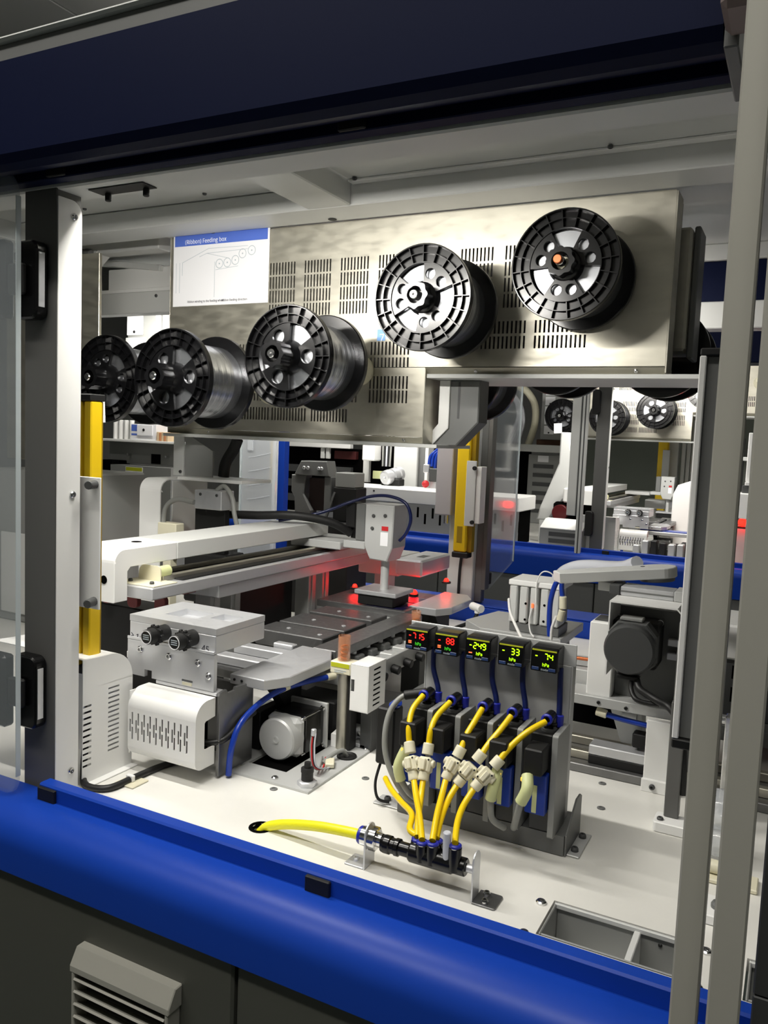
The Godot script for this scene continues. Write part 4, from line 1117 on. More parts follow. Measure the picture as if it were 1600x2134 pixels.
		for j in 3: part("print", B.new().bb(x - 0.005, x + 0.005, 0.1745 + j * 0.0026, 0.1757 + j * 0.0026, -0.7650, -0.7648), M.inkgrey, kn)
		var gr := B.new()
		for j in 10:
			var an := TAU * j / 10
			gr.cyl(Vector3(x + cos(an) * 0.0118, 0.1775 + sin(an) * 0.0118, -0.784), Vector3(x + cos(an) * 0.0118, 0.1775 + sin(an) * 0.0118, -0.7785), 0.0022, 8)
		part("knurl", gr, M.matte, kn)
	lettering("> 18", 0.0085, M.ink, a, Vector3(-0.783, 0.166, -0.8003), Basis(Vector3(0, 0, 1), -0.2), "handwriting")
	lettering("45", 0.0085, M.ink, a, Vector3(-0.6625, 0.166, -0.8003), Basis(Vector3(0, 0, 1), -0.1), "handwriting")
	near.block = a
	# wiring left of the block
	var w := thing("terminal_plug", "white plug with a black and a grey lead beside a red connector", "plug", Vector3(-0.79, 0.13, -0.815))
	part("plug", B.new().bb(-0.802, -0.778, 0.128, 0.138, -0.824, -0.812, 0.0015), M.white, w)
	part("lead", B.new().tube([Vector3(-0.786, 0.138, -0.818), Vector3(-0.786, 0.155, -0.82), Vector3(-0.776, 0.168, -0.825), Vector3(-0.766, 0.17, -0.835)], 0.0022), M.tgrey, w)
	part("lead", B.new().tube([Vector3(-0.794, 0.138, -0.82), Vector3(-0.793, 0.155, -0.823), Vector3(-0.783, 0.168, -0.83), Vector3(-0.772, 0.17, -0.84)], 0.0022), M.matte, w)
	part("red_connector", B.new().bb(-0.7895, -0.782, 0.1385, 0.152, -0.838, -0.824, 0.0015), M.red, w)
	# linear rails behind the block
	var r := thing("slide_rail", "pair of dull steel slide rails behind the adjusting block", "slide rail", Vector3(-0.69, 0.1, -0.98))
	part("bed", B.new().bb(-0.77, -0.625, 0.086, 0.098, -1.045, -0.925, 0.001), M.dalu, r)
	for z in [-0.955, -1.015]: part("rail", B.new().bb(-0.768, -0.627, 0.0982, 0.112, z - 0.011, z + 0.011, 0.0015), M.alu, r)
	part("stop_block", B.new().bb(-0.712, -0.676, 0.0985, 0.118, -1.045, -1.03, 0.0015), M.alu, r)
	# wedge plates
	var wp := v2([-0.6593, -0.8567, -0.6615, -1.0352, -0.6079, -1.0329, -0.5854, -0.994, -0.5858, -0.8899, -0.6043, -0.8561])
	for k in 2:
		var oz := -0.555 * k
		var q := PackedVector2Array()
		for p in wp: q.append(Vector2(p.x * (1.0 if k == 0 else 1.02) + (0.0 if k == 0 else 0.012), p.y + oz))
		var t := thing("wedge_plate", "milled aluminium wedge plate above the blue hose" if k == 0 else "milled aluminium wedge plate in front of the glowing red lamps", "wedge plate", Vector3(-0.62, 0.0, -0.95 + oz))
		part("plate", B.new().prism(q, "y", 0.106, 0.120, 0.0012), M.alu, t)
		part("support", B.new().prism(v2([-0.90 + oz, 0.106, -0.985 + oz, 0.106, -0.985 + oz, 0.004, -0.955 + oz, 0.004, -0.94 + oz, 0.06]), "x", -0.644, -0.628, 0.001), M.matte, t)
		screws("screw", [Vector3(-0.652, 0.113, -0.856 + oz), Vector3(-0.640, 0.113, -0.856 + oz)], Vector3(0, 0, 1), 0.0018, 0.001, M.matte, t)
		if k == 0: near.wedge = t
		else:
			part("elbow_fitting", B.new().cyl(Vector3(-0.572, 0.113, -1.52), Vector3(-0.545, 0.113, -1.50), 0.008).cyl(Vector3(-0.556, 0.113, -1.508), Vector3(-0.556, 0.102, -1.508), 0.006), M.white, t)
			part("hose", B.new().tube([Vector3(-0.556, 0.102, -1.508), Vector3(-0.565, 0.085, -1.50), Vector3(-0.60, 0.065, -1.46), Vector3(-0.605, 0.03, -1.42), Vector3(-0.607, 0.006, -1.41)], 0.004), M.rubber, t)
	# base plate with motor cut-out
	var bp := thing("base_plate", "dull aluminium base plate on the table under the stepper motor", "base plate", Vector3(-0.58, 0, -0.95))
	part("plate", B.new().panel(Vector3(-0.652, 0.0032, -0.825), Vector3(1, 0, 0), Vector3(0, 0, -1), 0.140, 0.42, [Rect2(0.024, 0.035, 0.060, 0.105), Rect2(0.006, 0.008, 0.018, 0.020)], 0.003), M.cast, bp)
	part("pocket", B.new().bb(-0.627, -0.569, 0.0003, 0.0006, -0.964, -0.861, 0.0), M.hole, bp)
	screws("screw", [Vector3(-0.569, 0.0032, -0.836), Vector3(-0.518, 0.0032, -0.985)], Vector3(0, 1, 0), 0.0045, 0.003, M.chrome, bp)
	# stepper motor
	var m := thing("stepper_motor", "grey stepper motor with round end cap standing in the base plate", "motor", Vector3(-0.60, 0.003, -0.92))
	var mc := Vector2(-0.600, 0.0335)
	part("end_cap", B.new().lathe(Vector3(mc.x, mc.y, -0.905), Vector3(0, 0, 1), [Vector2(0, 0), Vector2(0, 0.0292), Vector2(0.022, 0.0285), Vector2(0.0245, 0.0265), Vector2(0.025, 0.0), ], 40).lathe(Vector3(mc.x, mc.y, -0.880), Vector3(0, 0, 1), [Vector2(0, 0.0052), Vector2(0.0012, 0.0052), Vector2(0.0012, 0.003), Vector2(0.0004, 0.003), Vector2(0.0004, 0)], 20), M.cast, m)
	part("ear", B.new().bb(mc.x - 0.026, mc.x + 0.028, mc.y - 0.026, mc.y + 0.028, -0.912, -0.8935, 0.006), M.cast, m)
	part("body", B.new().prism(rrect(mc.x - 0.0275, mc.y - 0.0275, mc.x + 0.0275, mc.y + 0.0275, 0.005), "z", -0.957, -0.9122, 0.001), M.black, m)
	part("tie_rod", B.new().cyl(Vector3(mc.x + 0.024, mc.y + 0.024, -0.957), Vector3(mc.x + 0.024, mc.y + 0.024, -0.905), 0.003, 10), M.chrome, m)
	part("tie_rod", B.new().cyl(Vector3(mc.x + 0.024, mc.y - 0.024, -0.957), Vector3(mc.x + 0.024, mc.y - 0.024, -0.905), 0.003, 10), M.chrome, m)
	part("mount_plate", B.new().bb(-0.634, -0.5675, 0.0035, 0.0675, -0.9625, -0.9575, 0.0008), M.cast, m)
	screws("screw", [Vector3(-0.574, 0.061, -0.9575), Vector3(-0.574, 0.008, -0.9575)], Vector3(0, 0, 1), 0.004, 0.004, M.chrome, m)
	near.motor = m
	solo("drive_housing", B.new().bb(-0.655, -0.64, 0.0036, 0.058, -1.02, -0.90, 0.001).bb(-0.6398, -0.572, 0.0036, 0.060, -1.04, -0.985, 0.002), M.matte, "black drive housing behind the stepper motor", "housing", Vector3(-0.61, 0.003, -1.0))
	solo("white_bracket", B.new().prism(v2([-0.968, 0.0036, -0.968, 0.022, -0.995, 0.026, -1.0, 0.0036]), "x", -0.5665, -0.545, 0.0008), M.white, "small white folded bracket right of the stepper motor", "bracket", Vector3(-0.556, 0.003, -0.98))
	var cy := thing("air_cylinder", "short black cushioned stop on a hexagonal nut at the base plate corner", "stop", Vector3(-0.524, 0.003, -0.842))
	part("hex_nut", B.new().lathe(Vector3(-0.5245, 0.0033, -0.842), Vector3(0, 1, 0), [Vector2(0, 0), Vector2(0, 0.0125), Vector2(0.0055, 0.0125), Vector2(0.0065, 0.011), Vector2(0.0065, 0)], 6), M.alu, cy)
	part("body", B.new().lathe(Vector3(-0.5245, 0.0098, -0.842), Vector3(0, 1, 0), [Vector2(0, 0), Vector2(0, 0.0075), Vector2(0.010, 0.0075), Vector2(0.0105, 0.0082), Vector2(0.0155, 0.0082), Vector2(0.016, 0.0045), Vector2(0.023, 0.004), Vector2(0.023, 0)], 20), M.matte, cy)
	var wr := thing("wire_bundle", "thin red, black and grey motor wires in a clear clip beside the stepper motor", "wires", Vector3(-0.528, 0.003, -0.88))
	for k in 4: part("wire", B.new().tube([Vector3(-0.5390 + k * 0.0018, 0.058, -0.874), Vector3(-0.5385 + k * 0.002, 0.040, -0.870), Vector3(-0.534 + k * 0.0022, 0.018, -0.868), Vector3(-0.535 + k * 0.003, 0.0055, -0.886 - k * 0.004), Vector3(-0.553 + k * 0.005, 0.0055, -0.925)], 0.0011, 6), [M.tgrey, M.red, M.matte, M.tclear][k], wr)
	part("clip", B.new().cyl(Vector3(-0.537, 0.054, -0.874), Vector3(-0.537, 0.063, -0.8745), 0.0035), M.alu, wr)
	part("connector", B.new().box(Vector3(-0.531, 0.0075, -0.908), Vector3(0.012, 0.006, 0.022), 0.001, Basis(Vector3(0, 1, 0), 0.5)), M.cream, wr)
	var gm := thing("cable_gland", "black rubber gland ring in the base plate with cables passing through", "gland", Vector3(-0.527, 0.003, -0.95))
	part("ring", B.new().lathe(Vector3(-0.528, 0.0033, -0.948), Vector3(0, 1, 0), [Vector2(0, 0.014), Vector2(0.002, 0.0135), Vector2(0.0025, 0.011), Vector2(0.0005, 0.0095), Vector2(0.0005, 0)], 24), M.matte, gm)
	part("cable", B.new().tube([Vector3(-0.528, 0.004, -0.948), Vector3(-0.531, 0.014, -0.94), Vector3(-0.537, 0.012, -0.925), Vector3(-0.54, 0.006, -0.905)], 0.003), M.tgrey, gm)
	var hd := thing("toggle_clamp", "small bright metal toggle clamp at the rear of the base plate", "clamp", Vector3(-0.54, 0.003, -0.995))
	part("base", B.new().bb(-0.552, -0.52, 0.0035, 0.009, -1.015, -0.985, 0.001), M.alu, hd)
	part("block", B.new().bb(-0.549, -0.540, 0.0092, 0.024, -1.005, -0.99, 0.002).bb(-0.530, -0.522, 0.0092, 0.021, -1.012, -0.992, 0.002), M.alu, hd)
	part("bar", B.new().cyl(Vector3(-0.5398, 0.017, -0.998), Vector3(-0.5302, 0.015, -1.0), 0.004), M.chrome, hd)
	# bright blue hose to the wedge plate
	var bh := thing("blue_hose", "bright blue air hose curving from the base plate up to the wedge plate", "air hose", Vector3(-0.64, 0.003, -0.85))
	part("hose", B.new().tube([Vector3(-0.624, 0.0035, -0.812), Vector3(-0.622, 0.038, -0.814), Vector3(-0.621, 0.066, -0.830), Vector3(-0.6195, 0.083, -0.869), Vector3(-0.6102, 0.0935, -0.908), Vector3(-0.5971, 0.0964, -0.9500), Vector3(-0.5838, 0.0963, -0.9850)], 0.0040, 12, 8), M.tblue, bh)
	part("white_sleeve", B.new().cyl(Vector3(-0.6145, 0.0915, -0.902), Vector3(-0.6065, 0.0958, -0.919), 0.0046), M.cream, bh)
	part("fitting", B.new().cyl(Vector3(-0.5850, 0.0963, -0.983), Vector3(-0.5790, 0.0968, -0.996), 0.0052).cyl(Vector3(-0.579, 0.0968, -0.996), Vector3(-0.5775, 0.107, -0.999), 0.0036), M.cream, bh)

# ---------- process bed, gantry, pick-up head, red lamps ----------
func center_gear() -> void:
	var t := thing("process_bed", "dark scratched aluminium process bed of three planks with a side rail", "machine bed", Vector3(-0.70, 0.0, -1.2))
	for q in [[-1.0845, -1.1450], [-1.1530, -1.2310], [-1.2495, -1.3100]]:
		part("plank", B.new().bb(-0.786, -0.656, 0.094, 0.120, q[1], q[0], 0.0015), M.dalu, t)
		part("screw", B.new().screw(Vector3(-0.74, 0.120, (q[0] + q[1]) / 2), Vector3(0, 1, 0), 0.004, 0.0015), M.alu, t)
		part("screw", B.new().screw(Vector3(-0.675, 0.120, (q[0] + q[1]) / 2 + 0.008), Vector3(0, 1, 0), 0.004, 0.0015), M.alu, t)
	part("side_rail", B.new().bb(-0.643, -0.602, 0.106, 0.120, -1.345, -1.035, 0.0012), M.dalu, t)
	part("carrier", B.new().bb(-0.786, -0.612, 0.070, 0.0938, -1.32, -1.09, 0.001), M.mgrey, t)
	part("leg", B.new().bb(-0.78, -0.74, 0.0, 0.0698, -1.30, -1.27, 0.001), M.dgrey, t)
	part("leg", B.new().bb(-0.78, -0.74, 0.0, 0.0698, -1.15, -1.12, 0.001), M.dgrey, t)
	near.bed = t
	# gripper bar
	t = thing("gripper_bar", "dusty steel gripper bar carrying a double row of small clamps beside the process bed", "gripper bar", Vector3(-0.59, 0.0, -1.16))
	part("beam", B.new().bb(-0.640, -0.558, 0.072, 0.088, -1.315, -1.025, 0.0012), M.cast, t)
	part("edge_strip", B.new().bb(-0.5578, -0.551, 0.074, 0.1005, -1.315, -1.02, 0.0008), M.cast, t)
	for i in 6:
		var z := -1.06 - i * 0.045
		part("clamp_pad", B.new().bb(-0.583, -0.5585, 0.0882, 0.099, z - 0.010, z + 0.010, 0.0015), M.cast, t)
		part("clamp_body", B.new().bb(-0.627, -0.596, 0.0882, 0.0995, z - 0.012, z + 0.010, 0.0015), M.mgrey, t)
		part("clamp_screw", B.new().cyl(Vector3(-0.611, 0.0996, z), Vector3(-0.611, 0.106, z), 0.0055, 12), M.alu, t)
		part("side_plunger", B.new().cyl(Vector3(-0.551, 0.082, z - 0.02), Vector3(-0.538, 0.080, z - 0.02), 0.007, 12), M.matte, t)
	part("column", B.new().bb(-0.60, -0.565, 0.0, 0.0718, -1.10, -1.07, 0.001), M.dgrey, t)
	part("column", B.new().bb(-0.60, -0.565, 0.0, 0.0718, -1.29, -1.26, 0.001), M.dgrey, t)
	# vented box and warning label beside it
	t = thing("vented_box", "small white vented box standing upright beside the gripper bar", "control box", Vector3(-0.52, 0.0, -0.985))
	var H := []
	for i in 8: H.append(Rect2(0.015, 0.006 + i * 0.0072, 0.021, 0.0028))
	part("side_panel", B.new().panel(Vector3(-0.5055, 0.064, -0.9605), Vector3(0, 0, -1), Vector3(0, 1, 0), 0.051, 0.066, H, 0.001), M.white, t)
	part("case", B.new().bb(-0.534, -0.5330, 0.064, 0.130, -1.0115, -0.9605).bb(-0.5328, -0.5067, 0.1288, 0.1300, -1.0115, -0.9605).bb(-0.5328, -0.5067, 0.064, 0.0652, -1.0115, -0.9605).bb(-0.5328, -0.5067, 0.0654, 0.1286, -1.0115, -1.0105), M.white, t)
	part("front_panel", B.new().panel(Vector3(-0.5328, 0.0654, -0.9603), Vector3(1, 0, 0), Vector3(0, 1, 0), 0.0261, 0.0632, [Rect2(0.0, 0.026, 0.0055, 0.017)], 0.001), M.white, t)
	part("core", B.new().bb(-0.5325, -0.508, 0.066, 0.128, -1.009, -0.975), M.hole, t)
	part("foot", B.new().bb(-0.529, -0.511, 0.0, 0.0638, -1.005, -0.985, 0.001), M.dgrey, t)
	t = thing("warning_label", "yellow and white warning label plate on a post under the amber glass tube", "label", Vector3(-0.548, 0.0, -0.97))
	part("block", B.new().bb(-0.567, -0.5345, 0.112, 0.129, -0.985, -0.9605, 0.0012), M.cream, t)
	part("yellow_field", B.new().bb(-0.5655, -0.5365, 0.1215, 0.1275, -0.9604, -0.9600, 0.0), M.label, t)
	part("print_line", B.new().bb(-0.560, -0.541, 0.1170, 0.1180, -0.9604, -0.9601, 0.0), M.inkgrey, t)
	part("print_line", B.new().bb(-0.560, -0.545, 0.1145, 0.1155, -0.9604, -0.9601, 0.0), M.inkgrey, t)
	part("post", B.new().cyl(Vector3(-0.5505, 0.0, -0.972), Vector3(-0.5505, 0.1119, -0.972), 0.0085, 20), M.steel, t)
	part("sleeve", B.new().bb(-0.5405, -0.5345, 0.004, 0.1119, -0.985, -0.966, 0.001), M.matte, t)
	t = thing("glass_tube", "amber glass tube with a copper coil inside on the label plate", "glass tube", Vector3(-0.552, 0.129, -0.972))
	part("glass", B.new().lathe(Vector3(-0.5520, 0.1292, -0.972), Vector3(0, 1, 0), [Vector2(0, 0.0088), Vector2(0.035, 0.0088), Vector2(0.035, 0.0076), Vector2(0.001, 0.0076), Vector2(0.001, 0.0), Vector2(0, 0.0)], 24), M.amber, t)
	var hx := []
	for i in 25: hx.append(Vector3(-0.552 + cos(i * 0.785) * 0.0045, 0.1320 + i * 0.0008, -0.972 + sin(i * 0.785) * 0.0045))
	part("coil", B.new().tube(hx, 0.0014, 6, 2), M.copper, t)
	t = dup(t, Vector3(-0.045, -0.0285, -0.335), "second amber glass tube at the gripper bar's far end")
	solo("rear_box", B.new().prism(v2([-0.52, 0.0, -0.41, 0.0, -0.41, 0.075, -0.43, 0.095, -0.49, 0.07, -0.52, 0.05]), "z", -1.16, -1.06, 0.001), M.mgrey, "grey slope-sided sheet box between the vented box and the gauges", "box", Vector3(-0.47, 0, -1.1))
	# gantry
	t = thing("gantry", "white covered linear gantry reaching from the post deep into the machine", "linear gantry", Vector3(-0.87, 0.0, -1.15))
	part("base_beam", B.new().bb(-0.905, -0.820, 0.193, 0.2115, -1.58, -0.879, 0.0018), M.alu, t)
	part("under_beam", B.new().bb(-0.890, -0.824, 0.172, 0.1928, -1.58, -1.035, 0.0015), M.alu, t)
	part("rail", B.new().bb(-0.856, -0.846, 0.2117, 0.220, -1.56, -0.93, 0.001), M.steel, t)
	part("rail", B.new().bb(-0.896, -0.886, 0.2117, 0.220, -1.56, -0.93, 0.001), M.steel, t)
	part("belt_strip", B.new().bb(-0.903, -0.829, 0.2117, 0.214, -1.56, -0.955), M.matte, t)
	var cap := v2([-0.878, 0.239, -0.872, 0.233, -0.872, 0.190, -0.846, 0.190, -0.846, 0.247] + arc(Vector2(-0.865, 0.247), 0.019, 0, PI / 2, 8) + [-0.975, 0.266, -0.975, 0.239])
	part("front_cover", B.new().prism(cap, "x", -0.948, -0.860, 0.001), M.white, t)
	part("top_cover", B.new().bb(-0.948, -0.860, 0.239, 0.266, -1.43, -0.9765, 0.0012), M.lgrey, t)
	part("black_hole", B.new().cyl(Vector3(-0.880, 0.222, -0.8462), Vector3(-0.880, 0.222, -0.8452), 0.0062, 20), M.hole, t)
	part("oval_hole", B.new().prism(circ(Vector2(-0.905, -0.935), 0.008, 20), "y", 0.2658, 0.2664), M.hole, t)
	part("stop_sheet", B.new().bb(-0.895, -0.822, 0.2117, 0.2132, -0.935, -0.884, 0.0004).prism(rrect(-0.885, 0.2132, -0.842, 0.236, [0, 0, 0.006, 0.012]), "z", -0.922, -0.920), M.cream, t)
	part("stop_screw", B.new().screw(Vector3(-0.880, 0.2132, -0.898), Vector3(0, 1, 0), 0.0035, 0.004), M.dgrey, t)
	part("stop_screw", B.new().screw(Vector3(-0.838, 0.2132, -0.898), Vector3(0, 1, 0), 0.0035, 0.004), M.dgrey, t)
	part("rubber_stop", B.new().cyl(Vector3(-0.852, 0.226, -0.9225), Vector3(-0.852, 0.226, -0.948), 0.0085, 18), M.lime, t, "pale yellow rubber stop")
	near.gantry = t
	var ps := thing("profile_stand", "row of grey aluminium profile posts carrying the gantry over dark machinery", "stand", Vector3(-0.86, 0.0, -1.25))
	for z in [-1.06, -1.115, -1.36, -1.41]:
		part("post", B.new().bb(-0.882, -0.850, 0.0, 0.1718, z - 0.013, z + 0.013, 0.001).bb(-0.8498, -0.848, 0.0, 0.1718, z - 0.004, z + 0.004), M.cast, ps)
	part("dark_panel", B.new().bb(-0.900, -0.884, 0.0, 0.1718, -1.34, -1.135, 0.001), M.matte, ps)
	part("bolt", B.new().screw(Vector3(-0.884, 0.06, -1.165), Vector3(1, 0, 0), 0.005, 0.004), M.alu, ps)
	part("bolt", B.new().screw(Vector3(-0.884, 0.06, -1.195), Vector3(1, 0, 0), 0.005, 0.004), M.alu, ps)
	# pick-up head
	t = thing("pickup_head", "grey pick-up head with a square suction plate hanging from the gantry", "pick-up head", Vector3(-0.72, 0.12, -1.40))
	part("carriage", B.new().bb(-0.905, -0.79, 0.2205, 0.236, -1.47, -1.36, 0.0015), M.cast, t)
	part("arm", B.new().bb(-0.7898, -0.742, 0.225, 0.240, -1.45, -1.37, 0.0015), M.cast, t)
	part("column", B.new().bb(-0.768, -0.746, 0.2402, 0.312, -1.432, -1.378, 0.002), M.mgrey, t)
	part("cylinder_body", B.new().prism(v2([-0.744, 0.314, -0.744, 0.232, -0.732, 0.208, -0.694, 0.206, -0.684, 0.232, -0.682, 0.314]), "z", -1.432, -1.372, 0.002), M.cast, t)
	part("red_label", B.new().bb(-0.707, -0.693, 0.2650, 0.2735, -1.3718, -1.3715, 0.0), M.red, t)
	part("white_label", B.new().bb(-0.709, -0.693, 0.236, 0.262, -1.3718, -1.3715, 0.0), M.tag, t)
	for q in [[-0.725, 0.292], [-0.700, 0.294], [-0.727, 0.268]]: part("port", B.new().cyl(Vector3(q[0], q[1], -1.3720), Vector3(q[0], q[1], -1.3690), 0.0035, 10), M.dgrey, t)
	part("rod", B.new().cyl(Vector3(-0.7105, 0.146, -1.40), Vector3(-0.7105, 0.2065, -1.40), 0.0085, 16), M.cast, t)
	part("suction_plate", B.new().bb(-0.758, -0.668, 0.139, 0.1475, -1.445, -1.365, 0.0012), M.alu, t)
	part("suction_pad", B.new().bb(-0.752, -0.676, 0.1195, 0.1388, -1.440, -1.370, 0.001), M.matte, t)
	near.head = t
	solo("thin_blue_hose", B.new().tube([Vector3(-0.915, 0.270, -1.33), Vector3(-0.845, 0.288, -1.37), Vector3(-0.79, 0.312, -1.39), Vector3(-0.745, 0.327, -1.40), Vector3(-0.705, 0.329, -1.40), Vector3(-0.672, 0.318, -1.40), Vector3(-0.660, 0.290, -1.40), Vector3(-0.668, 0.262, -1.40), Vector3(-0.682, 0.245, -1.40)], 0.0032, 10, 8), M.tnavy, "thin navy hose looping over the pick-up head", "air hose", Vector3(-0.72, 0.25, -1.4))
	solo("cable_track", B.new().tube([Vector3(-1.085, 0.235, -1.30), Vector3(-1.062, 0.262, -1.30), Vector3(-1.02, 0.275, -1.30), Vector3(-0.95, 0.279, -1.31), Vector3(-0.88, 0.283, -1.33), Vector3(-0.82, 0.272, -1.37), Vector3(-0.79, 0.25, -1.40)], 0.0085, 10, 8), M.matte, "black cable track curving along the top of the gantry", "cable track", Vector3(-0.95, 0.27, -1.31))
	solo("proximity_sensor", B.new().bb(-0.800, -0.778, 0.262, 0.312, -1.425, -1.395, 0.002).bb(-0.793, -0.785, 0.2405, 0.2618, -1.415, -1.405), M.matte, "small black sensor beside the pick-up head column", "sensor", Vector3(-0.79, 0.24, -1.41))
	# hot stage with red lamps
	t = thing("cell_stage", "flat dark stage plate under the suction pad with blue wafers", "stage", Vector3(-0.74, 0.0, -1.45))
	part("plate", B.new().bb(-0.84, -0.645, 0.104, 0.1175, -1.56, -1.362, 0.001), M.dalu, t)
	part("front_bar", B.new().bb(-0.79, -0.65, 0.092, 0.1035, -1.372, -1.340, 0.001), M.cast, t)
	for q in [[-0.70, -1.372, -1.40], [-0.70, -1.405, -1.44], [-0.70, -1.448, -1.50]]: part("wafer", B.new().bb(-0.735, -0.655, 0.1177, 0.1183, q[2], q[1]), mat(Color(0.10, 0.10, 0.26), 0.25), t)
	part("leg", B.new().bb(-0.82, -0.79, 0.0, 0.1038, -1.55, -1.52, 0.001), M.dgrey, t)
	part("leg", B.new().bb(-0.69, -0.66, 0.0, 0.1038, -1.55, -1.52, 0.001), M.dgrey, t)
	t = thing("camera_housing", "milled aluminium camera housing above the glowing red lamps", "camera housing", Vector3(-0.76, 0.0, -1.60))
	part("block", B.new().bb(-0.752, -0.690, 0.155, 0.190, -1.680, -1.527, 0.004), M.alu, t)
	part("left_block", B.new().bb(-0.850, -0.7525, 0.148, 0.190, -1.655, -1.545, 0.002), M.cast, t)
	part("window", B.new().bb(-0.725, -0.708, 0.1896, 0.1903, -1.61, -1.575, 0.0), M.dgrey, t)
	part("post", B.new().bb(-0.838, -0.806, 0.0, 0.1478, -1.64, -1.60, 0.001), M.cast, t)
	near.camh = t
	for q in [[Vector3(-0.700, 0.124, -1.515), "bright red ring lamp on the stage just below the camera housing's corner", 0.0075], [Vector3(-0.672, 0.139, -1.62), "dimmer red lamp glowing behind the wedge plate", 0.0055], [Vector3(-0.815, 0.131, -1.470), "red lamp glowing left of the suction plate", 0.005]]:
		var p: Vector3 = q[0]
		t = thing("red_lamp", q[1], "lamp", p - Vector3(0, 0.006, 0))
		part("holder", B.new().cyl(p - Vector3(0, 0.0062, 0), p - Vector3(0, 0.002, 0), 0.010, 20), M.matte, t)
		part("bulb", B.new().ball(p, q[2], 12), M.redlamp, t)
		var l := OmniLight3D.new()
		l.name = "light"
		l.light_color = Color(1.0, 0.06, 0.04)
		l.light_energy = 0.0035 if q[2] > 0.007 else 0.0016
		l.omni_range = 6.0
		l.omni_attenuation = 2.0
		l.light_size = 0.006
		l.shadow_enabled = true
		t.add_child(l, true)
		l.position = p - org
	# rear part of the left side: arch, column, ejector
	t = thing("sheet_arch", "white rounded sheet arch with a shelf plate carrying the grey feeder column", "sheet arch", Vector3(-1.21, 0.0, -1.32))
	part("arch", B.new().bent(v2([-1.252, 0.0, -1.252, 0.314] + arc(Vector2(-1.278, 0.314), 0.026, 0, PI / 2, 8) + [-1.40, 0.340]), 0.0025, "x", -1.205, -1.150), M.white, t)
	part("inner_plate", B.new().bb(-1.1495, -1.1475, 0.20, 0.336, -1.395, -1.285), M.lgrey, t)
	part("shelf_plate", B.new().bb(-1.1490, -0.985, 0.338, 0.3445, -1.40, -1.300, 0.0008), M.white, t)
	part("bolt", B.new().screw(Vector3(-1.150, 0.252, -1.262), Vector3(1, 0, 0.3), 0.004, 0.004), M.dgrey, t)
	var fc := thing("feeder_column", "light grey feeder column with a slanted gusset between arch and cabinet", "column", Vector3(-1.13, 0.3448, -1.34))
	part("front_plate", B.new().bb(-1.186, -1.158, 0.3448, 0.4262, -1.333, -1.329, 0.0005), M.lgrey, fc)
	part("gusset", B.new().prism(v2([-1.1575, 0.3448, -1.085, 0.3448, -1.085, 0.398, -1.140, 0.4262, -1.1575, 0.4262]), "z", -1.336, -1.333), M.grey, fc)
	part("screw", B.new().screw(Vector3(-1.166, 0.353, -1.329), Vector3(0, 0, 1), 0.0035, 0.003), M.dgrey, fc)
	solo("black_duct", B.new().tube([Vector3(-1.085, 0.346, -1.37), Vector3(-1.08, 0.375, -1.37), Vector3(-1.06, 0.405, -1.37), Vector3(-1.05, 0.4262, -1.37)], 0.012, 10, 6), M.matte, "black flexible duct rising beside the feeder column", "duct", Vector3(-1.08, 0.346, -1.37))
	t = thing("ejector_block", "small aluminium ejector block with clear hoses under the sheet arch", "ejector block", Vector3(-1.03, 0.0, -1.26))
	part("block", B.new().bb(-1.060, -0.994, 0.288, 0.325, -1.29, -1.25, 0.0012), M.alu, t)
	part("screw", B.new().screw(Vector3(-1.045, 0.317, -1.25), Vector3(0, 0, 1), 0.003, 0.002), M.dgrey, t)
	part("screw", B.new().screw(Vector3(-1.005, 0.317, -1.25), Vector3(0, 0, 1), 0.003, 0.002), M.dgrey, t)
	part("bracket", B.new().bb(-1.075, -1.00, 0.20, 0.2878, -1.285, -1.27, 0.001), M.matte, t)
	part("hose", B.new().tube([Vector3(-1.135, 0.25, -1.245), Vector3(-1.128, 0.285, -1.245), Vector3(-1.10, 0.303, -1.245), Vector3(-1.058, 0.300, -1.247)], 0.005, 10, 8), M.tgrey, t)
	part("hose", B.new().tube([Vector3(-1.015, 0.326, -1.262), Vector3(-0.995, 0.335, -1.26), Vector3(-0.972, 0.315, -1.255), Vector3(-0.962, 0.285, -1.25), Vector3(-0.955, 0.262, -1.25)], 0.0045, 10, 8), M.tgrey, t)
	part("dark_body", B.new().bb(-1.09, -0.985, 0.10, 0.1998, -1.32, -1.255, 0.004), M.matte, t)
	part("leg", B.new().bb(-1.07, -1.02, 0.0, 0.0998, -1.31, -1.265, 0.001), M.matte, t)
	solo("stained_block", B.new().bb(-1.142, -1.094, 0.19, 0.255, -1.262, -1.236, 0.002).bb(-1.13, -1.11, 0.0, 0.1898, -1.26, -1.24), M.cream, "white plate with a yellow brown stain under the sheet arch", "plate", Vector3(-1.12, 0, -1.25))
	# things in the dark left of the adjusting block
	t = thing("reel_holder", "dim red brown clip rail in the dark space left of the adjusting block", "clip rail", Vector3(-0.93, 0.0, -0.96))
	part("rail", B.new().bb(-1.04, -0.84, 0.186, 0.190, -1.0, -0.97, 0.001), M.rust, t)
	for k in 3:
		var x := -1.01 + k * 0.058
		part("clip", B.new().prism(rrect(x - 0.011, 0.150, x + 0.011, 0.176, 0.008), "z", -0.985, -0.975, 0.001), M.rust, t)
		part("clip_arm", B.new().bb(x - 0.003, x + 0.003, 0.176, 0.186, -0.984, -0.978), M.rust, t)
	part("stand", B.new().bb(-1.06, -0.82, 0.0, 0.145, -1.05, -0.99, 0.002), M.matte, t)

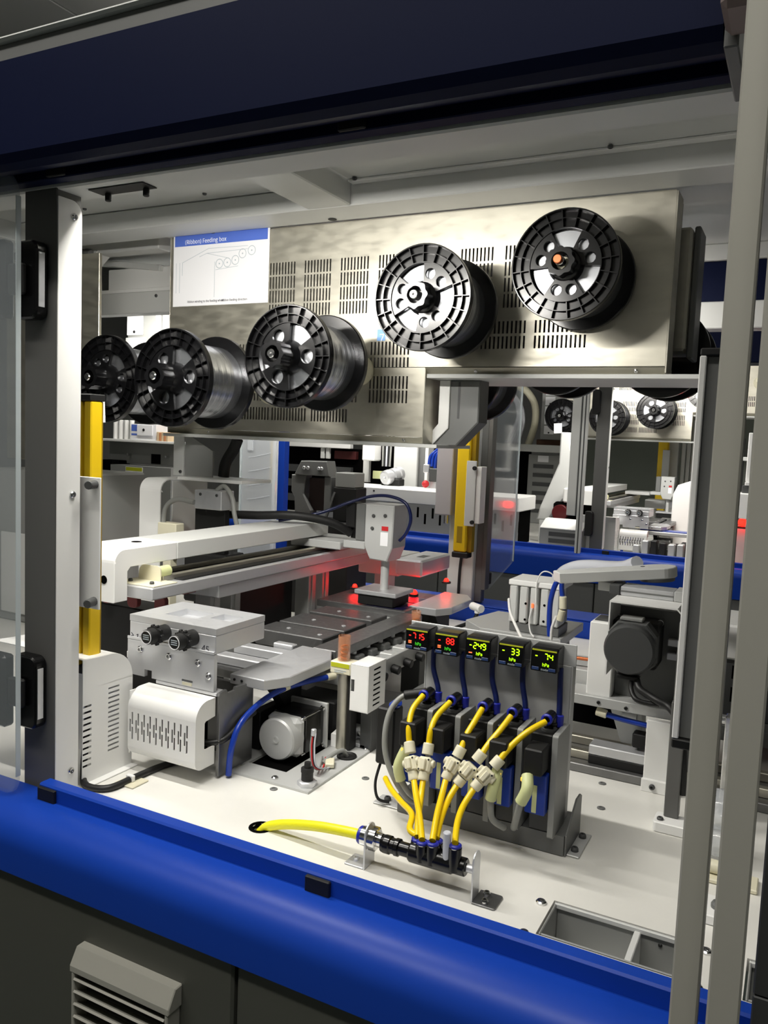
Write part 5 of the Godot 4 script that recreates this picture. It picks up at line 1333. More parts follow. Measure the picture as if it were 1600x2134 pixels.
# ---------- right-hand lift unit with motor, arm and cylinder ----------
func right_gear() -> void:
	var t := thing("lift_motor", "dark grey servo motor with round cap under a white sheet hood", "motor", Vector3(-0.17, 0.12, -1.07))
	var c := Vector2(-0.1785, 0.189)
	part("cap", B.new().lathe(Vector3(c.x, c.y, -1.055), Vector3(0, 0, 1), [Vector2(0, 0), Vector2(0, 0.0325), Vector2(0.020, 0.0315), Vector2(0.0245, 0.029), Vector2(0.025, 0.0)], 40), M.dgrey, t)
	part("ear", B.new().prism(v2([c.x - 0.030, c.y + 0.018, c.x - 0.018, c.y + 0.033, c.x + 0.018, c.y + 0.033, c.x + 0.031, c.y + 0.018, c.x + 0.031, c.y - 0.018, c.x + 0.014, c.y - 0.034, c.x - 0.014, c.y - 0.034, c.x - 0.030, c.y - 0.018]), "z", -1.066, -1.044, 0.002), M.dgrey, t)
	part("body", B.new().prism(rrect(c.x - 0.030, c.y - 0.030, c.x + 0.030, c.y + 0.030, 0.006), "z", -1.108, -1.0665, 0.001), M.matte, t)
	part("top_pad", B.new().bb(c.x - 0.016, c.x + 0.012, c.y + 0.0335, c.y + 0.038, -1.066, -1.048, 0.001), M.grey, t)
	for q in [[-0.026, 0.027], [0.027, 0.027]]: part("bolt", B.new().cyl(Vector3(c.x + q[0], c.y + q[1], -1.1085), Vector3(c.x + q[0], c.y + q[1], -1.092), 0.0045, 12), M.chrome, t)
	part("terminal", B.new().bb(c.x - 0.014, c.x + 0.012, c.y - 0.040, c.y - 0.0345, -1.062, -1.040, 0.001), M.matte, t)
	var cb := thing("motor_cable", "thick black cable drooping from the servo motor towards the door frame", "cable", Vector3(-0.14, 0.1, -1.02))
	part("loop", B.new().tube([Vector3(-0.1745, 0.1490, -1.045), Vector3(-0.1735, 0.138, -1.04), Vector3(-0.165, 0.1295, -1.03), Vector3(-0.150, 0.127, -1.03), Vector3(-0.138, 0.128, -1.03)], 0.0032), M.rubber, cb)
	part("lead", B.new().tube([Vector3(-0.1685, 0.1500, -1.045), Vector3(-0.163, 0.1425, -1.035), Vector3(-0.1500, 0.137, -1.03), Vector3(-0.1380, 0.1335, -1.025), Vector3(-0.1238, 0.1294, -1.0200), Vector3(-0.1100, 0.1200, -1.0000), Vector3(-0.1030, 0.1000, -0.990), Vector3(-0.1000, 0.075, -0.985), Vector3(-0.0985, 0.04, -0.985)], 0.0046, 10, 8), M.rubber, cb)
	t = thing("motor_hood", "white folded sheet hood over the servo motor", "hood", Vector3(-0.16, 0.1, -1.08))
	part("sheet", B.new().bent(v2([-0.2065, 0.150, -0.2065, 0.2445, -0.1265, 0.2445, -0.1100, 0.228]), 0.0018, "z", -1.112, -1.045, 0.0), M.white, t)
	part("side_case", B.new().bb(-0.2420, -0.2088, 0.098, 0.2060, -1.150, -1.095, 0.0015), M.white, t)
	part("case_lid", B.new().bb(-0.2385, -0.2125, 0.2062, 0.2072, -1.142, -1.105), M.dgrey, t)
	part("back_plate", B.new().bb(-0.2085, -0.095, 0.088, 0.2300, -1.122, -1.1125, 0.001), M.mgrey, t)
	part("side_post", B.new().bb(-0.1265, -0.117, 0.10, 0.2245, -1.112, -1.075, 0.001), M.lgrey, t)
	for y in [0.168, 0.186]: part("guide_block", B.new().bb(-0.142, -0.1275, y, y + 0.009, -1.1122, -1.10, 0.001), M.alu, t)
	t = thing("cross_slide", "aluminium linear slide lying on the white hood", "linear slide", Vector3(-0.165, 0.2465, -1.10))
	part("body", B.new().bb(-0.205, -0.137, 0.2467, 0.2585, -1.130, -1.092, 0.0015), M.alu, t)
	part("groove", B.new().bb(-0.2045, -0.1375, 0.2515, 0.2535, -1.0922, -1.0915, 0.0), M.mgrey, t)
	part("end_block", B.new().bb(-0.219, -0.2053, 0.2467, 0.2595, -1.131, -1.091, 0.001), M.dgrey, t)
	part("end_block", B.new().bb(-0.1368, -0.124, 0.2467, 0.2600, -1.131, -1.091, 0.001), M.cast, t)
	part("fin_block", B.new().bb(-0.238, -0.2193, 0.2467, 0.2585, -1.130, -1.110, 0.001), M.lgrey, t)
	# swivel arm
	t = thing("swivel_arm", "light grey swivel arm with a rounded end on the linear slide", "swivel arm", Vector3(-0.17, 0.2587, -1.15))
	part("bearing", B.new().cyl(Vector3(-0.172, 0.2588, -1.155), Vector3(-0.172, 0.2640, -1.155), 0.023, 32), M.mgrey, t)
	var ap := PackedVector2Array()
	var c0 := Vector2(-0.172, -1.155)
	var c1 := Vector2(-0.292, -1.085)
	var dd := (c1 - c0).normalized()
	var nn := Vector2(-dd.y, dd.x)
	for i in 17:
		var a := PI * i / 16.0 - PI / 2
		ap.append(c0 - dd * cos(a) * 0.026 + nn * sin(a) * 0.026)
	ap.append(c1 + nn * 0.018); ap.append(c1 - nn * 0.016)
	part("arm", B.new().prism(ap, "y", 0.2642, 0.2785, 0.0012), M.lgrey, t)
	part("plug", B.new().cyl(Vector3(-0.19, 0.2786, -1.15), Vector3(-0.19, 0.2792, -1.15), 0.003, 10), M.dgrey, t)
	t.rotation.z = 0.10
	t.position += Vector3(0.004, 0.003, 0)
	# grooved air cylinder on its plate
	t = thing("compact_cylinder", "white grooved compact air cylinder with a glowing red switch on a flat plate", "air cylinder", Vector3(-0.39, 0.112, -1.38))
	for i in 5: part("fin", B.new().bb(-0.441 + i * 0.0185, -0.427 + i * 0.0185, 0.1305, 0.1955, -1.395, -1.352, 0.002), M.lgrey, t)
	part("core", B.new().bb(-0.439, -0.355, 0.1305, 0.1955, -1.42, -1.362, 0.001), M.grey, t)
	part("top_cap", B.new().bb(-0.443, -0.349, 0.1958, 0.2055, -1.425, -1.350, 0.0015), M.white, t)
	part("base_block", B.new().bb(-0.440, -0.352, 0.1142, 0.1302, -1.415, -1.356, 0.001), M.mgrey, t)
	part("red_switch", B.new().bb(-0.4005, -0.3965, 0.160, 0.168, -1.3518, -1.3490, 0.001), M.org, t, "small glowing red switch light")
	for q in [[-0.411, 0.166], [-0.378, 0.167], [-0.411, 0.138], [-0.378, 0.139]]: part("port", B.new().cyl(Vector3(q[0], q[1], -1.3522), Vector3(q[0], q[1], -1.3505), 0.0022, 10), M.hole, t)
	part("switch_wire", B.new().tube([Vector3(-0.3985, 0.160, -1.349), Vector3(-0.401, 0.140, -1.345), Vector3(-0.395, 0.122, -1.335), Vector3(-0.385, 0.1165, -1.325)], 0.0014, 6), M.white, t)
	part("loop_wire", B.new().tube([Vector3(-0.392, 0.17, -1.349), Vector3(-0.392, 0.205, -1.347), Vector3(-0.384, 0.224, -1.347), Vector3(-0.370, 0.225, -1.347), Vector3(-0.357, 0.212, -1.35)], 0.0012, 6), M.white, t)
	t = thing("lift_plate", "flat grey plate with a slanted edge carrying the grooved air cylinder", "plate", Vector3(-0.45, 0.0, -1.42))
	part("plate", B.new().prism(v2([-0.535, -1.392, -0.512, -1.505, -0.345, -1.505, -0.345, -1.345, -0.49, -1.345]), "y", 0.098, 0.1135, 0.001), M.cast, t)
	part("leg", B.new().bb(-0.50, -0.46, 0.0, 0.0978, -1.47, -1.43, 0.001), M.mgrey, t)
	part("leg", B.new().bb(-0.39, -0.36, 0.0, 0.0978, -1.47, -1.43, 0.001), M.mgrey, t)
	# spiral-wrapped hose bundle
	t = thing("hose_bundle", "blue hoses in a clear spiral wrap arching over the swivel arm", "hose bundle", Vector3(-0.34, 0.12, -1.29))
	part("wrap", B.new().tube([Vector3(-0.345, 0.224, -1.30), Vector3(-0.330, 0.240, -1.29), Vector3(-0.308, 0.251, -1.275), Vector3(-0.280, 0.257, -1.26), Vector3(-0.250, 0.262, -1.23), Vector3(-0.220, 0.270, -1.19), Vector3(-0.198, 0.282, -1.165)], 0.0098, 12, 8), M.tclear, t)
	part("blue_hose", B.new().tube([Vector3(-0.352, 0.128, -1.30), Vector3(-0.3535, 0.160, -1.298), Vector3(-0.352, 0.190, -1.295), Vector3(-0.346, 0.215, -1.295), Vector3(-0.338, 0.228, -1.295)], 0.0042, 10, 8), M.tblue, t)
	part("blue_hose", B.new().tube([Vector3(-0.330, 0.175, -1.295), Vector3(-0.333, 0.195, -1.295), Vector3(-0.335, 0.212, -1.293), Vector3(-0.334, 0.226, -1.29)], 0.0040, 10, 8), M.tblue, t)
	part("fitting", B.new().cyl(Vector3(-0.331, 0.198, -1.290), Vector3(-0.330, 0.178, -1.290), 0.0060).cyl(Vector3(-0.3305, 0.176, -1.290), Vector3(-0.3345, 0.158, -1.292), 0.0058), M.cream, t)
	part("white_hose", B.new().tube([Vector3(-0.347, 0.124, -1.292), Vector3(-0.346, 0.145, -1.29), Vector3(-0.340, 0.165, -1.29)], 0.0024, 8, 6), M.white, t)
	solo("white_cable", B.new().tube([Vector3(-0.392, 0.200, -1.20), Vector3(-0.372, 0.190, -1.15), Vector3(-0.335, 0.178, -1.08), Vector3(-0.30, 0.182, -1.0), Vector3(-0.275, 0.190, -0.93), Vector3(-0.262, 0.203, -0.884)], 0.0022, 8, 8), M.white, "thin white cable lying behind the row of gauges", "cable", Vector3(-0.3, 0.17, -1.0))
	# beam, rods, slide rails
	t = thing("lift_beam", "grey angled beam under the servo motor with two copper rods", "beam", Vector3(-0.2, 0.0, -1.10))
	part("beam", B.new().bb(-0.265, -0.095, 0.093, 0.1065, -1.135, -1.085, 0.001), M.cast, t)
	part("web", B.new().bb(-0.232, -0.10, 0.1067, 0.140, -1.130, -1.124, 0.001), M.grey, t)
	part("side_web", B.new().bb(-0.29, -0.243, 0.095, 0.125, -1.22, -1.14, 0.001), M.cast, t)
	part("screw", B.new().screw(Vector3(-0.222, 0.0995, -1.085), Vector3(0, 0, 1), 0.0025, 0.0015), M.matte, t)
	part("screw", B.new().screw(Vector3(-0.186, 0.0985, -1.085), Vector3(0, 0, 1), 0.0025, 0.0015), M.matte, t)
	part("copper_rod", B.new().cyl(Vector3(-0.30, 0.1375, -1.15), Vector3(-0.222, 0.1395, -1.15), 0.0025, 10), M.copper, t)
	part("copper_rod", B.new().cyl(Vector3(-0.30, 0.1195, -1.15), Vector3(-0.236, 0.1195, -1.15), 0.0025, 10), M.copper, t)
	part("leg", B.new().bb(-0.12, -0.10, 0.0, 0.0928, -1.13, -1.10, 0.001), M.mgrey, t)
	t = thing("lift_column", "white sheet steel column with a flanged foot below the servo motor", "column", Vector3(-0.135, 0.0, -1.085))
	part("column", B.new().bb(-0.1565, -0.112, 0.004, 0.0928, -1.082, -1.072, 0.001), M.white, t)
	part("foot", B.new().bb(-0.1575, -0.116, 0.0, 0.0165, -1.0718, -1.066, 0.0008), M.white, t)
	part("screw", B.new().screw(Vector3(-0.1435, 0.008, -1.066), Vector3(0, 0, 1), 0.0038, 0.003), M.dgrey, t)
	t = thing("door_prop", "grey square post on a white foot block right of the white column", "post", Vector3(-0.107, 0.0, -1.0))
	part("post", B.new().bb(-0.1165, -0.1005, 0.0125, 0.150, -0.992, -0.976, 0.001), M.post, t)
	part("foot_block", B.new().prism(rrect(-0.1255, -0.988, -0.07, -0.957, 0.004), "y", 0.0004, 0.0123, 0.001), M.white, t)
	part("screw", B.new().screw(Vector3(-0.1185, 0.0123, -0.966), Vector3(0, 1, 0), 0.0038, 0.003), M.dgrey, t)
	t = thing("transfer_rail", "long dusty steel transfer rails running behind the valve bracket", "slide rail", Vector3(-0.2, 0.0, -1.12))
	part("bed", B.new().bb(-0.36, 0.2, 0.0005, 0.012, -1.19, -1.080, 0.001), M.dalu, t)
	part("rail", B.new().bb(-0.36, 0.2, 0.0122, 0.024, -1.110, -1.098, 0.001), M.steel, t)
	part("rail", B.new().bb(-0.36, 0.2, 0.0122, 0.024, -1.165, -1.153, 0.001), M.steel, t)
	part("carriage", B.new().bb(-0.232, -0.150, 0.0245, 0.038, -1.118, -1.090, 0.0012), M.alu, t)
	part("carriage_seal", B.new().bb(-0.232, -0.150, 0.0122, 0.0243, -1.0975, -1.090, 0.0008), M.matte, t)
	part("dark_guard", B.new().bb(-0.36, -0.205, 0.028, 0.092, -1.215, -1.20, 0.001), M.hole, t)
	t = thing("lower_cylinder", "white pinch cylinder and black clamp half hidden below the beam", "air cylinder", Vector3(-0.18, 0.038, -1.13))
	part("body", B.new().prism(v2([-0.215, 0.090, -0.17, 0.090, -0.168, 0.0385, -0.196, 0.0385]), "z", -1.15, -1.12, 0.001), M.lgrey, t)
	part("boss", B.new().cyl(Vector3(-0.196, 0.080, -1.119), Vector3(-0.176, 0.079, -1.119), 0.007, 14), M.lgrey, t)
	part("clamp", B.new().bb(-0.178, -0.158, 0.042, 0.062, -1.118, -1.10, 0.002), M.matte, t)
	t = thing("blue_hose", "short bright blue hose with a white fitting below the grey beam", "air hose", Vector3(-0.2, 0.078, -1.09))
	part("hose", B.new().tube([Vector3(-0.2130, 0.0822, -1.095), Vector3(-0.19, 0.0795, -1.095), Vector3(-0.158, 0.0775, -1.095)], 0.0038, 10, 6), M.tblue, t)
	part("fitting", B.new().cyl(Vector3(-0.2260, 0.0845, -1.095), Vector3(-0.2120, 0.0822, -1.095), 0.0058), M.cream, t)
	# right of the first door frame: things of the next bay
	t = thing("next_bay_unit", "grey drive unit with a white cap seen between the two door frames", "drive unit", Vector3(-0.07, 0.0, -1.28))
	part("case", B.new().bb(-0.10, 0.02, 0.045, 0.135, -1.40, -1.30, 0.002), M.dgrey, t)
	part("case_slot", B.new().bb(-0.074, -0.068, 0.105, 0.125, -1.2998, -1.2992, 0.0), M.hole, t)
	part("case_slot", B.new().bb(-0.074, -0.068, 0.07, 0.092, -1.2998, -1.2992, 0.0), M.hole, t)
	part("cap", B.new().bb(-0.105, 0.02, 0.1352, 0.187, -1.42, -1.29, 0.003), M.white, t)
	part("shelf", B.new().bb(-0.10, 0.03, 0.022, 0.0448, -1.42, -1.26, 0.001), M.grey, t)
	part("leg", B.new().bb(-0.06, -0.03, 0.0, 0.0218, -1.36, -1.32, 0.001), M.dgrey, t)
	solo("metal_knob", B.new().cyl(Vector3(-0.078, 0.118, -1.05), Vector3(-0.055, 0.118, -1.05), 0.006, 16).bb(-0.062, -0.04, 0.0, 0.124, -1.06, -1.04), M.chrome, "small shiny knob on a post seen between the two door frames", "knob", Vector3(-0.06, 0, -1.05))
	t = thing("toggle_block", "white foot block with a hex screw on the table between the door frames", "foot block", Vector3(-0.035, 0.0, -0.81))
	part("block", B.new().prism(rrect(-0.06, -0.83, -0.028, -0.79, 0.004), "y", 0.0004, 0.010, 0.001), M.white, t)
	part("screw", B.new().screw(Vector3(-0.042, 0.010, -0.808), Vector3(0, 1, 0), 0.006, 0.006), M.mgrey, t)
	solo("film_bag", B.new().ball(Vector3(-0.054, 0.055, -0.93), 0.022, 16).ball(Vector3(-0.053, 0.022, -0.925), 0.017, 16), M.film, "crumpled clear plastic film hanging behind the first door frame", "plastic film", Vector3(-0.054, 0.005, -0.93))
	solo("white_stopper", B.new().cyl(Vector3(-0.058, 0.012, -0.885), Vector3(-0.040, 0.012, -0.885), 0.007, 16).bb(-0.07, -0.01, 0.0005, 0.005, -0.90, -0.87), M.cream, "small white stopper on a plate between the door frames", "stopper", Vector3(-0.05, 0, -0.885))

# ---------- rear lane, far machine line ----------
func rear_lane() -> void:
	var t := thing("rear_sill", "blue sill along the rear of the near machine behind the lift plate", "machine sill", Vector3(-0.5, -0.05, -1.92))
	part("lip", B.new().bb(-1.7, 0.6, -0.02, 0.040, -1.972, -1.862, 0.003), M.blue, t)
	part("bead", B.new().bb(-1.7, 0.6, 0.0402, 0.0425, -1.871, -1.862, 0.0008), M.blue, t)
	t = thing("rear_header", "navy header beam along the rear of the near machine with a grey tube below", "header beam", Vector3(-0.5, 0.70, -1.9))
	part("blue_beam", B.new().bb(-1.7, 0.6, 0.757, 0.842, -1.945, -1.885, 0.002), M.navy, t)
	part("tube", B.new().bb(-1.7, 0.6, 0.70, 0.7565, -1.93, -1.875, 0.002), M.lgrey, t)
	part("upper_tube", B.new().bb(-1.7, 0.6, 0.8425, 0.876, -1.93, -1.875, 0.002), M.lgrey, t)
	t = thing("rear_post", "grey rear post of the near machine with a black cable in its groove", "post", Vector3(-0.75, 0.0, -1.9))
	part("column", B.new().bb(-0.780, -0.712, 0.0405, 0.70, -1.935, -1.882, 0.002), M.lgrey, t)
	part("dark_edge", B.new().bb(-0.7118, -0.694, 0.043, 0.70, -1.925, -1.90, 0.001), M.mgrey, t)
	part("light_edge", B.new().bb(-0.6938, -0.683, 0.075, 0.70, -1.925, -1.895, 0.001), M.post, t)
	part("cable", B.new().tube([Vector3(-0.741, 0.165, -1.878), Vector3(-0.745, 0.12, -1.879), Vector3(-0.746, 0.043, -1.879)], 0.0035), M.matte, t)
	t = thing("light_curtain", "yellow light curtain bar on the rear post with a grey mounting plate", "light curtain", Vector3(-0.735, 0.16, -1.86))
	part("front_rib", B.new().bb(-0.750, -0.717, 0.172, 0.66, -1.862, -1.838, 0.003), M.yellow, t)
	part("side_rib", B.new().bb(-0.7168, -0.706, 0.172, 0.66, -1.868, -1.848, 0.001), M.yedge, t)
	part("end_cap", B.new().bb(-0.752, -0.710, 0.158, 0.1718, -1.866, -1.836, 0.002), M.matte, t)
	part("mount_plate", B.new().bb(-0.722, -0.697, 0.238, 0.395, -1.8375, -1.832, 0.001), M.lgrey, t)
	part("side_plate", B.new().bb(-0.6968, -0.684, 0.245, 0.382, -1.87, -1.835, 0.001), M.white, t)
	for y in [0.378, 0.248]: part("bolt", B.new().cyl(Vector3(-0.700, y, -1.832), Vector3(-0.700, y, -1.825), 0.005, 12), M.matte, t)
	part("pictogram", B.new().bb(-0.741, -0.727, 0.195, 0.235, -1.8378, -1.8375, 0.0), M.yedge, t)
	t = thing("sensor_housing", "pale lilac grey upright housing left of the rear yellow light curtain", "sensor housing", Vector3(-0.785, 0.23, -1.86))
	part("housing", B.new().bb(-0.808, -0.765, 0.258, 0.70, -1.88, -1.85, 0.002), mat(Color(0.68, 0.66, 0.67), 0.5), t)
	part("connector", B.new().cyl(Vector3(-0.782, 0.2575, -1.865), Vector3(-0.782, 0.236, -1.865), 0.007, 14), M.chrome, t)
	t = thing("acrylic_door", "clear rear acrylic door standing open behind the yellow light curtain", "acrylic door", Vector3(-0.69, 0.06, -2.0))
	part("pane", B.new().prism(v2([-1.94, 0.072, -2.115, 0.118, -2.125, 0.70, -1.94, 0.70]), "x", -0.692, -0.687), M.acrylic, t)
	part("edge", B.new().bb(-0.692, -0.687, 0.12, 0.70, -2.129, -2.1255), M.acredge, t)
	part("hinge", B.new().bb(-0.70, -0.682, 0.085, 0.115, -1.9398, -1.926, 0.002), M.matte, t)
	# grey hanging bracket
	t = thing("hanging_bracket", "dark grey hanging sheet bracket with a chamfered foot at the cabinet's stepped end", "bracket", Vector3(-0.56, 0.43, -1.38))
	part("front_sheet", B.new().prism(v2([-0.592, 0.5475, -0.592, 0.470, -0.618, 0.440, -0.606, 0.428, -0.572, 0.463, -0.572, 0.5475]), "z", -1.372, -1.352, 0.001), M.white, t)
	part("body", B.new().prism(v2([-0.5715, 0.5475, -0.5715, 0.462, -0.604, 0.428, -0.556, 0.432, -0.516, 0.474, -0.516, 0.5475]), "z", -1.40, -1.353, 0.002), M.mgrey, t)
	part("side_slot", B.new().bb(-0.556, -0.552, 0.480, 0.545, -1.3531, -1.3525, 0.0), M.dgrey, t)
	batten(-1.65, -0.25, -1.62, 0.737, LAMP_NEAR * 0.8, "long LED batten over the rear lane behind the steel cabinet")
	# left rear: door, posts
	t = thing("light_curtain", "yellow light curtain bar far left beside the blue door bar", "light curtain", Vector3(-1.39, 0.27, -2.0))
	part("rib", B.new().bb(-1.403, -1.380, 0.295, 0.70, -2.0, -1.985, 0.002), M.yellow, t)
	part("core", B.new().bb(-1.400, -1.383, 0.295, 0.70, -2.012, -2.0002), M.yedge, t)
	part("end_cap", B.new().bb(-1.405, -1.379, 0.283, 0.2948, -2.012, -1.984, 0.001), M.matte, t)
	t = thing("door_bar", "white and blue door bar far left of the dark grey cast bracket", "door bar", Vector3(-1.36, 0.04, -2.0))
	part("white_bar", B.new().bb(-1.3795, -1.360, 0.0405, 0.70, -1.99, -1.965, 0.001), M.white, t)
	part("blue_bar", B.new().bb(-1.3598, -1.338, 0.0405, 0.70, -1.99, -1.965, 0.001), M.blue, t)
	t = thing("film_door", "milky clear door pane behind the sheet arch", "acrylic door", Vector3(-1.38, 0.04, -1.9))
	part("pane", B.new().bb(-1.440, -1.322, 0.0405, 0.70, -1.905, -1.900, 0.001), M.film, t)
	part("edge", B.new().bb(-1.4465, -1.4405, 0.0405, 0.70, -1.908, -1.897, 0.001), M.acredge, t)
	part("pocket", B.new().bb(-1.418, -1.398, 0.39, 0.44, -1.8995, -1.893, 0.002), M.film, t)
	for k in 4: part("crease", B.new().tube([Vector3(-1.415, 0.37 - k * 0.04, -1.8985), Vector3(-1.38, 0.376 - k * 0.04, -1.8985), Vector3(-1.34, 0.385 - k * 0.04, -1.8985)], 0.0012, 6), M.film, t)
	t = thing("cast_bracket", "dark grey cast frame bracket with a motor in the rear lane", "bracket", Vector3(-1.05, 0.0, -1.73))
	part("top_block", B.new().prism(v2([-1.127, 0.342, -1.108, 0.377, -1.033, 0.379, -1.024, 0.342]), "z", -1.74, -1.70, 0.002), M.mgrey, t)
	part("left_leg", B.new().prism(v2([-1.138, 0.3415, -1.095, 0.3415, -1.102, 0.295, -1.078, 0.255, -1.082, 0.235, -1.125, 0.235, -1.128, 0.285, -1.138, 0.300]), "z", -1.735, -1.705, 0.002), M.mgrey, t)
	part("right_leg", B.new().bb(-1.042, -1.022, 0.255, 0.3415, -1.735, -1.705, 0.002), M.mgrey, t)
	part("rust_core", B.new().bb(-1.094, -1.043, 0.255, 0.335, -1.735, -1.72, 0.001), mat(Color(0.20, 0.13, 0.12), 0.6), t)
	part("strut", B.new().box(Vector3(-1.02, 0.27, -1.70), Vector3(0.005, 0.075, 0.006), 0.0, Basis(Vector3(0, 0, 1), -0.35)), M.mgrey, t)
	for x in [-1.098, -1.086, -1.055, -1.047]: part("bolt", B.new().screw(Vector3(x, 0.360, -1.70), Vector3(0, 0, 1), 0.0045, 0.003), M.alu, t)
	part("base", B.new().bb(-1.13, -0.955, 0.0, 0.2345, -1.78, -1.68, 0.002), M.matte, t)
	part("motor_case", B.new().bb(-1.008, -0.954, 0.318, 0.354, -1.75, -1.70, 0.002), M.grey, t)
	part("motor_stand", B.new().bb(-1.012, -0.95, 0.235, 0.3178, -1.755, -1.70, 0.002), M.matte, t)
	# vented cabinet and the shelf above it
	t = thing("vented_cabinet", "grey vented cabinet with a lime and white label behind the sheet arch", "control cabinet", Vector3(-1.66, 0.0, -1.76))
	var H := []
	for r in [0.296, 0.250, 0.204, 0.158]: H.append_array(slots(0.045, 13, 0.0088, 0.0046, [r], 0.030, 0.0, 0.0))
	part("front", B.new().panel(Vector3(-1.768, 0.0, -1.72), Vector3(1, 0, 0), Vector3(0, 1, 0), 0.225, 0.334, H, 0.0015), M.grey, t)
	part("case", B.new().bb(-1.768, -1.7665, 0.0, 0.334, -1.85, -1.7217).bb(-1.7663, -1.5432, 0.3325, 0.334, -1.85, -1.7217).bb(-1.5432, -1.5430, 0.0, 0.334, -1.85, -1.7217), M.grey, t)
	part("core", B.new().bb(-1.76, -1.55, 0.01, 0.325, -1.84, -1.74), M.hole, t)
	part("label", B.new().bb(-1.710, -1.645, 0.300, 0.331, -1.7198, -1.7193, 0.0), M.tag, t)
	part("label_band", B.new().bb(-1.708, -1.647, 0.320, 0.330, -1.7192, -1.7190, 0.0), M.label, t)
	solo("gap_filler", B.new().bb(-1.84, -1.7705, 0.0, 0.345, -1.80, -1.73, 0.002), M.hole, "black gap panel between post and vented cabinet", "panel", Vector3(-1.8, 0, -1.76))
	t = thing("rear_shelf", "white shelf over a grey back panel holding small supplies", "shelf", Vector3(-1.68, 0.334, -1.78))
	part("back_panel", B.new().bb(-1.84, -1.545, 0.336, 0.3995, -1.80, -1.785, 0.001), M.grey, t)
	part("dark_window", B.new().bb(-1.675, -1.640, 0.340, 0.368, -1.7848, -1.784, 0.0), M.hole, t)
	part("knob", B.new().cyl(Vector3(-1.755, 0.362, -1.7848), Vector3(-1.755, 0.362, -1.770), 0.004, 12), M.chrome, t)
	part("knob", B.new().cyl(Vector3(-1.61, 0.362, -1.7848), Vector3(-1.61, 0.362, -1.770), 0.004, 12), M.chrome, t)
	part("shelf_plate", B.new().bb(-1.84, -1.545, 0.3998, 0.4065, -1.82, -1.735, 0.001), M.white, t)
	for k in 4: solo("white_tube", B.new().cyl(Vector3(-1.79 + k * 0.021, 0.4068, -1.76), Vector3(-1.79 + k * 0.021, 0.462, -1.76), 0.007, 14), M.white, "white tube standing upright on the rear shelf beside the yellow light curtain", "tube", Vector3(-1.79 + k * 0.021, 0.4068, -1.76), "white tubes on the rear shelf")
	t = thing("supply_box", "blue and white printed box on the rear shelf", "box", Vector3(-1.665, 0.4068, -1.77))
	part("carton", B.new().bb(-1.715, -1.622, 0.4068, 0.452, -1.80, -1.745, 0.001), M.tag, t)
	part("blue_print", B.new().bb(-1.714, -1.645, 0.432, 0.450, -1.7448, -1.7446, 0.0).bb(-1.714, -1.645, 0.420, 0.425, -1.7448, -1.7446, 0.0), M.inkblue, t)
	t = thing("tape_stack", "stack of beige and orange tape strips at the shelf's end", "tape stack", Vector3(-1.595, 0.4068, -1.76))
	for k in 5: part("strip", B.new().bb(-1.617 + k * 0.0085, -1.6095 + k * 0.0085, 0.4068, 0.432 - 0.0015 * (k % 2), -1.79, -1.742, 0.001), mat(Color(0.86, 0.76, 0.62) if k % 2 == 0 else Color(0.80, 0.55, 0.38), 0.6), t)
	# upper left: boxes and label cards on the frame, tubes
	t = thing("label_cards", "grey upper box with two white label cards behind the spools", "box", Vector3(-1.64, 0.67, -1.72))
	part("case", B.new().bb(-1.712, -1.556, 0.655, 0.770, -1.80, -1.722, 0.003), M.grey, t)
	part("case_rib", B.new().bb(-1.60, -1.585, 0.657, 0.768, -1.7218, -1.712, 0.002), M.lgrey, t)
	part("card", B.new().bb(-1.711, -1.652, 0.697, 0.768, -1.7216, -1.719, 0.001), M.tag, t)
	part("card", B.new().bb(-1.712, -1.640, 0.657, 0.690, -1.7216, -1.716, 0.001), M.lgrey, t)
	part("stud", B.new().screw(Vector3(-1.683, 0.706, -1.719), Vector3(0, 0, 1), 0.004, 0.002), M.matte, t)
	part("hanger", B.new().bb(-1.65, -1.62, 0.7705, 0.876, -1.77, -1.75, 0.001), M.grey, t)
	t = thing("lower_card", "white card with a black stud under the spool beside the paper tag", "label", Vector3(-1.66, 0.44, -1.74))
	part("card", B.new().bb(-1.690, -1.632, 0.420, 0.450, -1.7435, -1.741, 0.0008), M.tag, t)
	part("stud", B.new().screw(Vector3(-1.664, 0.436, -1.741), Vector3(0, 0, 1), 0.004, 0.002), M.matte, t)
	t = thing("brace_frame", "white slanted tube brace with cross beams in the upper left of the machine", "frame", Vector3(-1.5, 0.72, -1.5))
	part("lower_beam", B.new().bb(-1.75, -1.335, 0.716, 0.767, -1.54, -1.50, 0.002), M.lgrey, t)
	part("lower_beam_lip", B.new().bb(-1.75, -1.335, 0.7672, 0.776, -1.55, -1.505, 0.001), M.white, t)
	var d := Vector3(0.125, 0.1, 0).normalized()
	part("diagonal", B.new().box(Vector3(-1.60, 0.818, -1.46), Vector3(0.20, 0.038, 0.045), 0.002, Basis(d, Vector3(0, 0, 1).cross(d), Vector3(0, 0, 1))), M.lgrey, t)
	part("upper_beam", B.new().bb(-1.525, -1.335, 0.846, 0.880, -1.475, -1.435, 0.002), M.lgrey, t)
	part("angle_brace", B.new().box(Vector3(-1.62, 0.86, -1.60), Vector3(0.30, 0.014, 0.03), 0.001, Basis(Vector3(0, 0, 1), -0.12)), M.lgrey, t)
	part("gas_spring", B.new().cyl(Vector3(-1.70, 0.885, -1.46), Vector3(-1.552, 0.850, -1.43), 0.006, 12).cyl(Vector3(-1.556, 0.851, -1.43), Vector3(-1.540, 0.847, -1.43), 0.009, 12), M.mgrey, t)
	for x in [-1.617, -1.40]: part("screw", B.new().screw(Vector3(x, 0.755, -1.50), Vector3(0, 0, 1), 0.004, 0.003), M.dgrey, t)
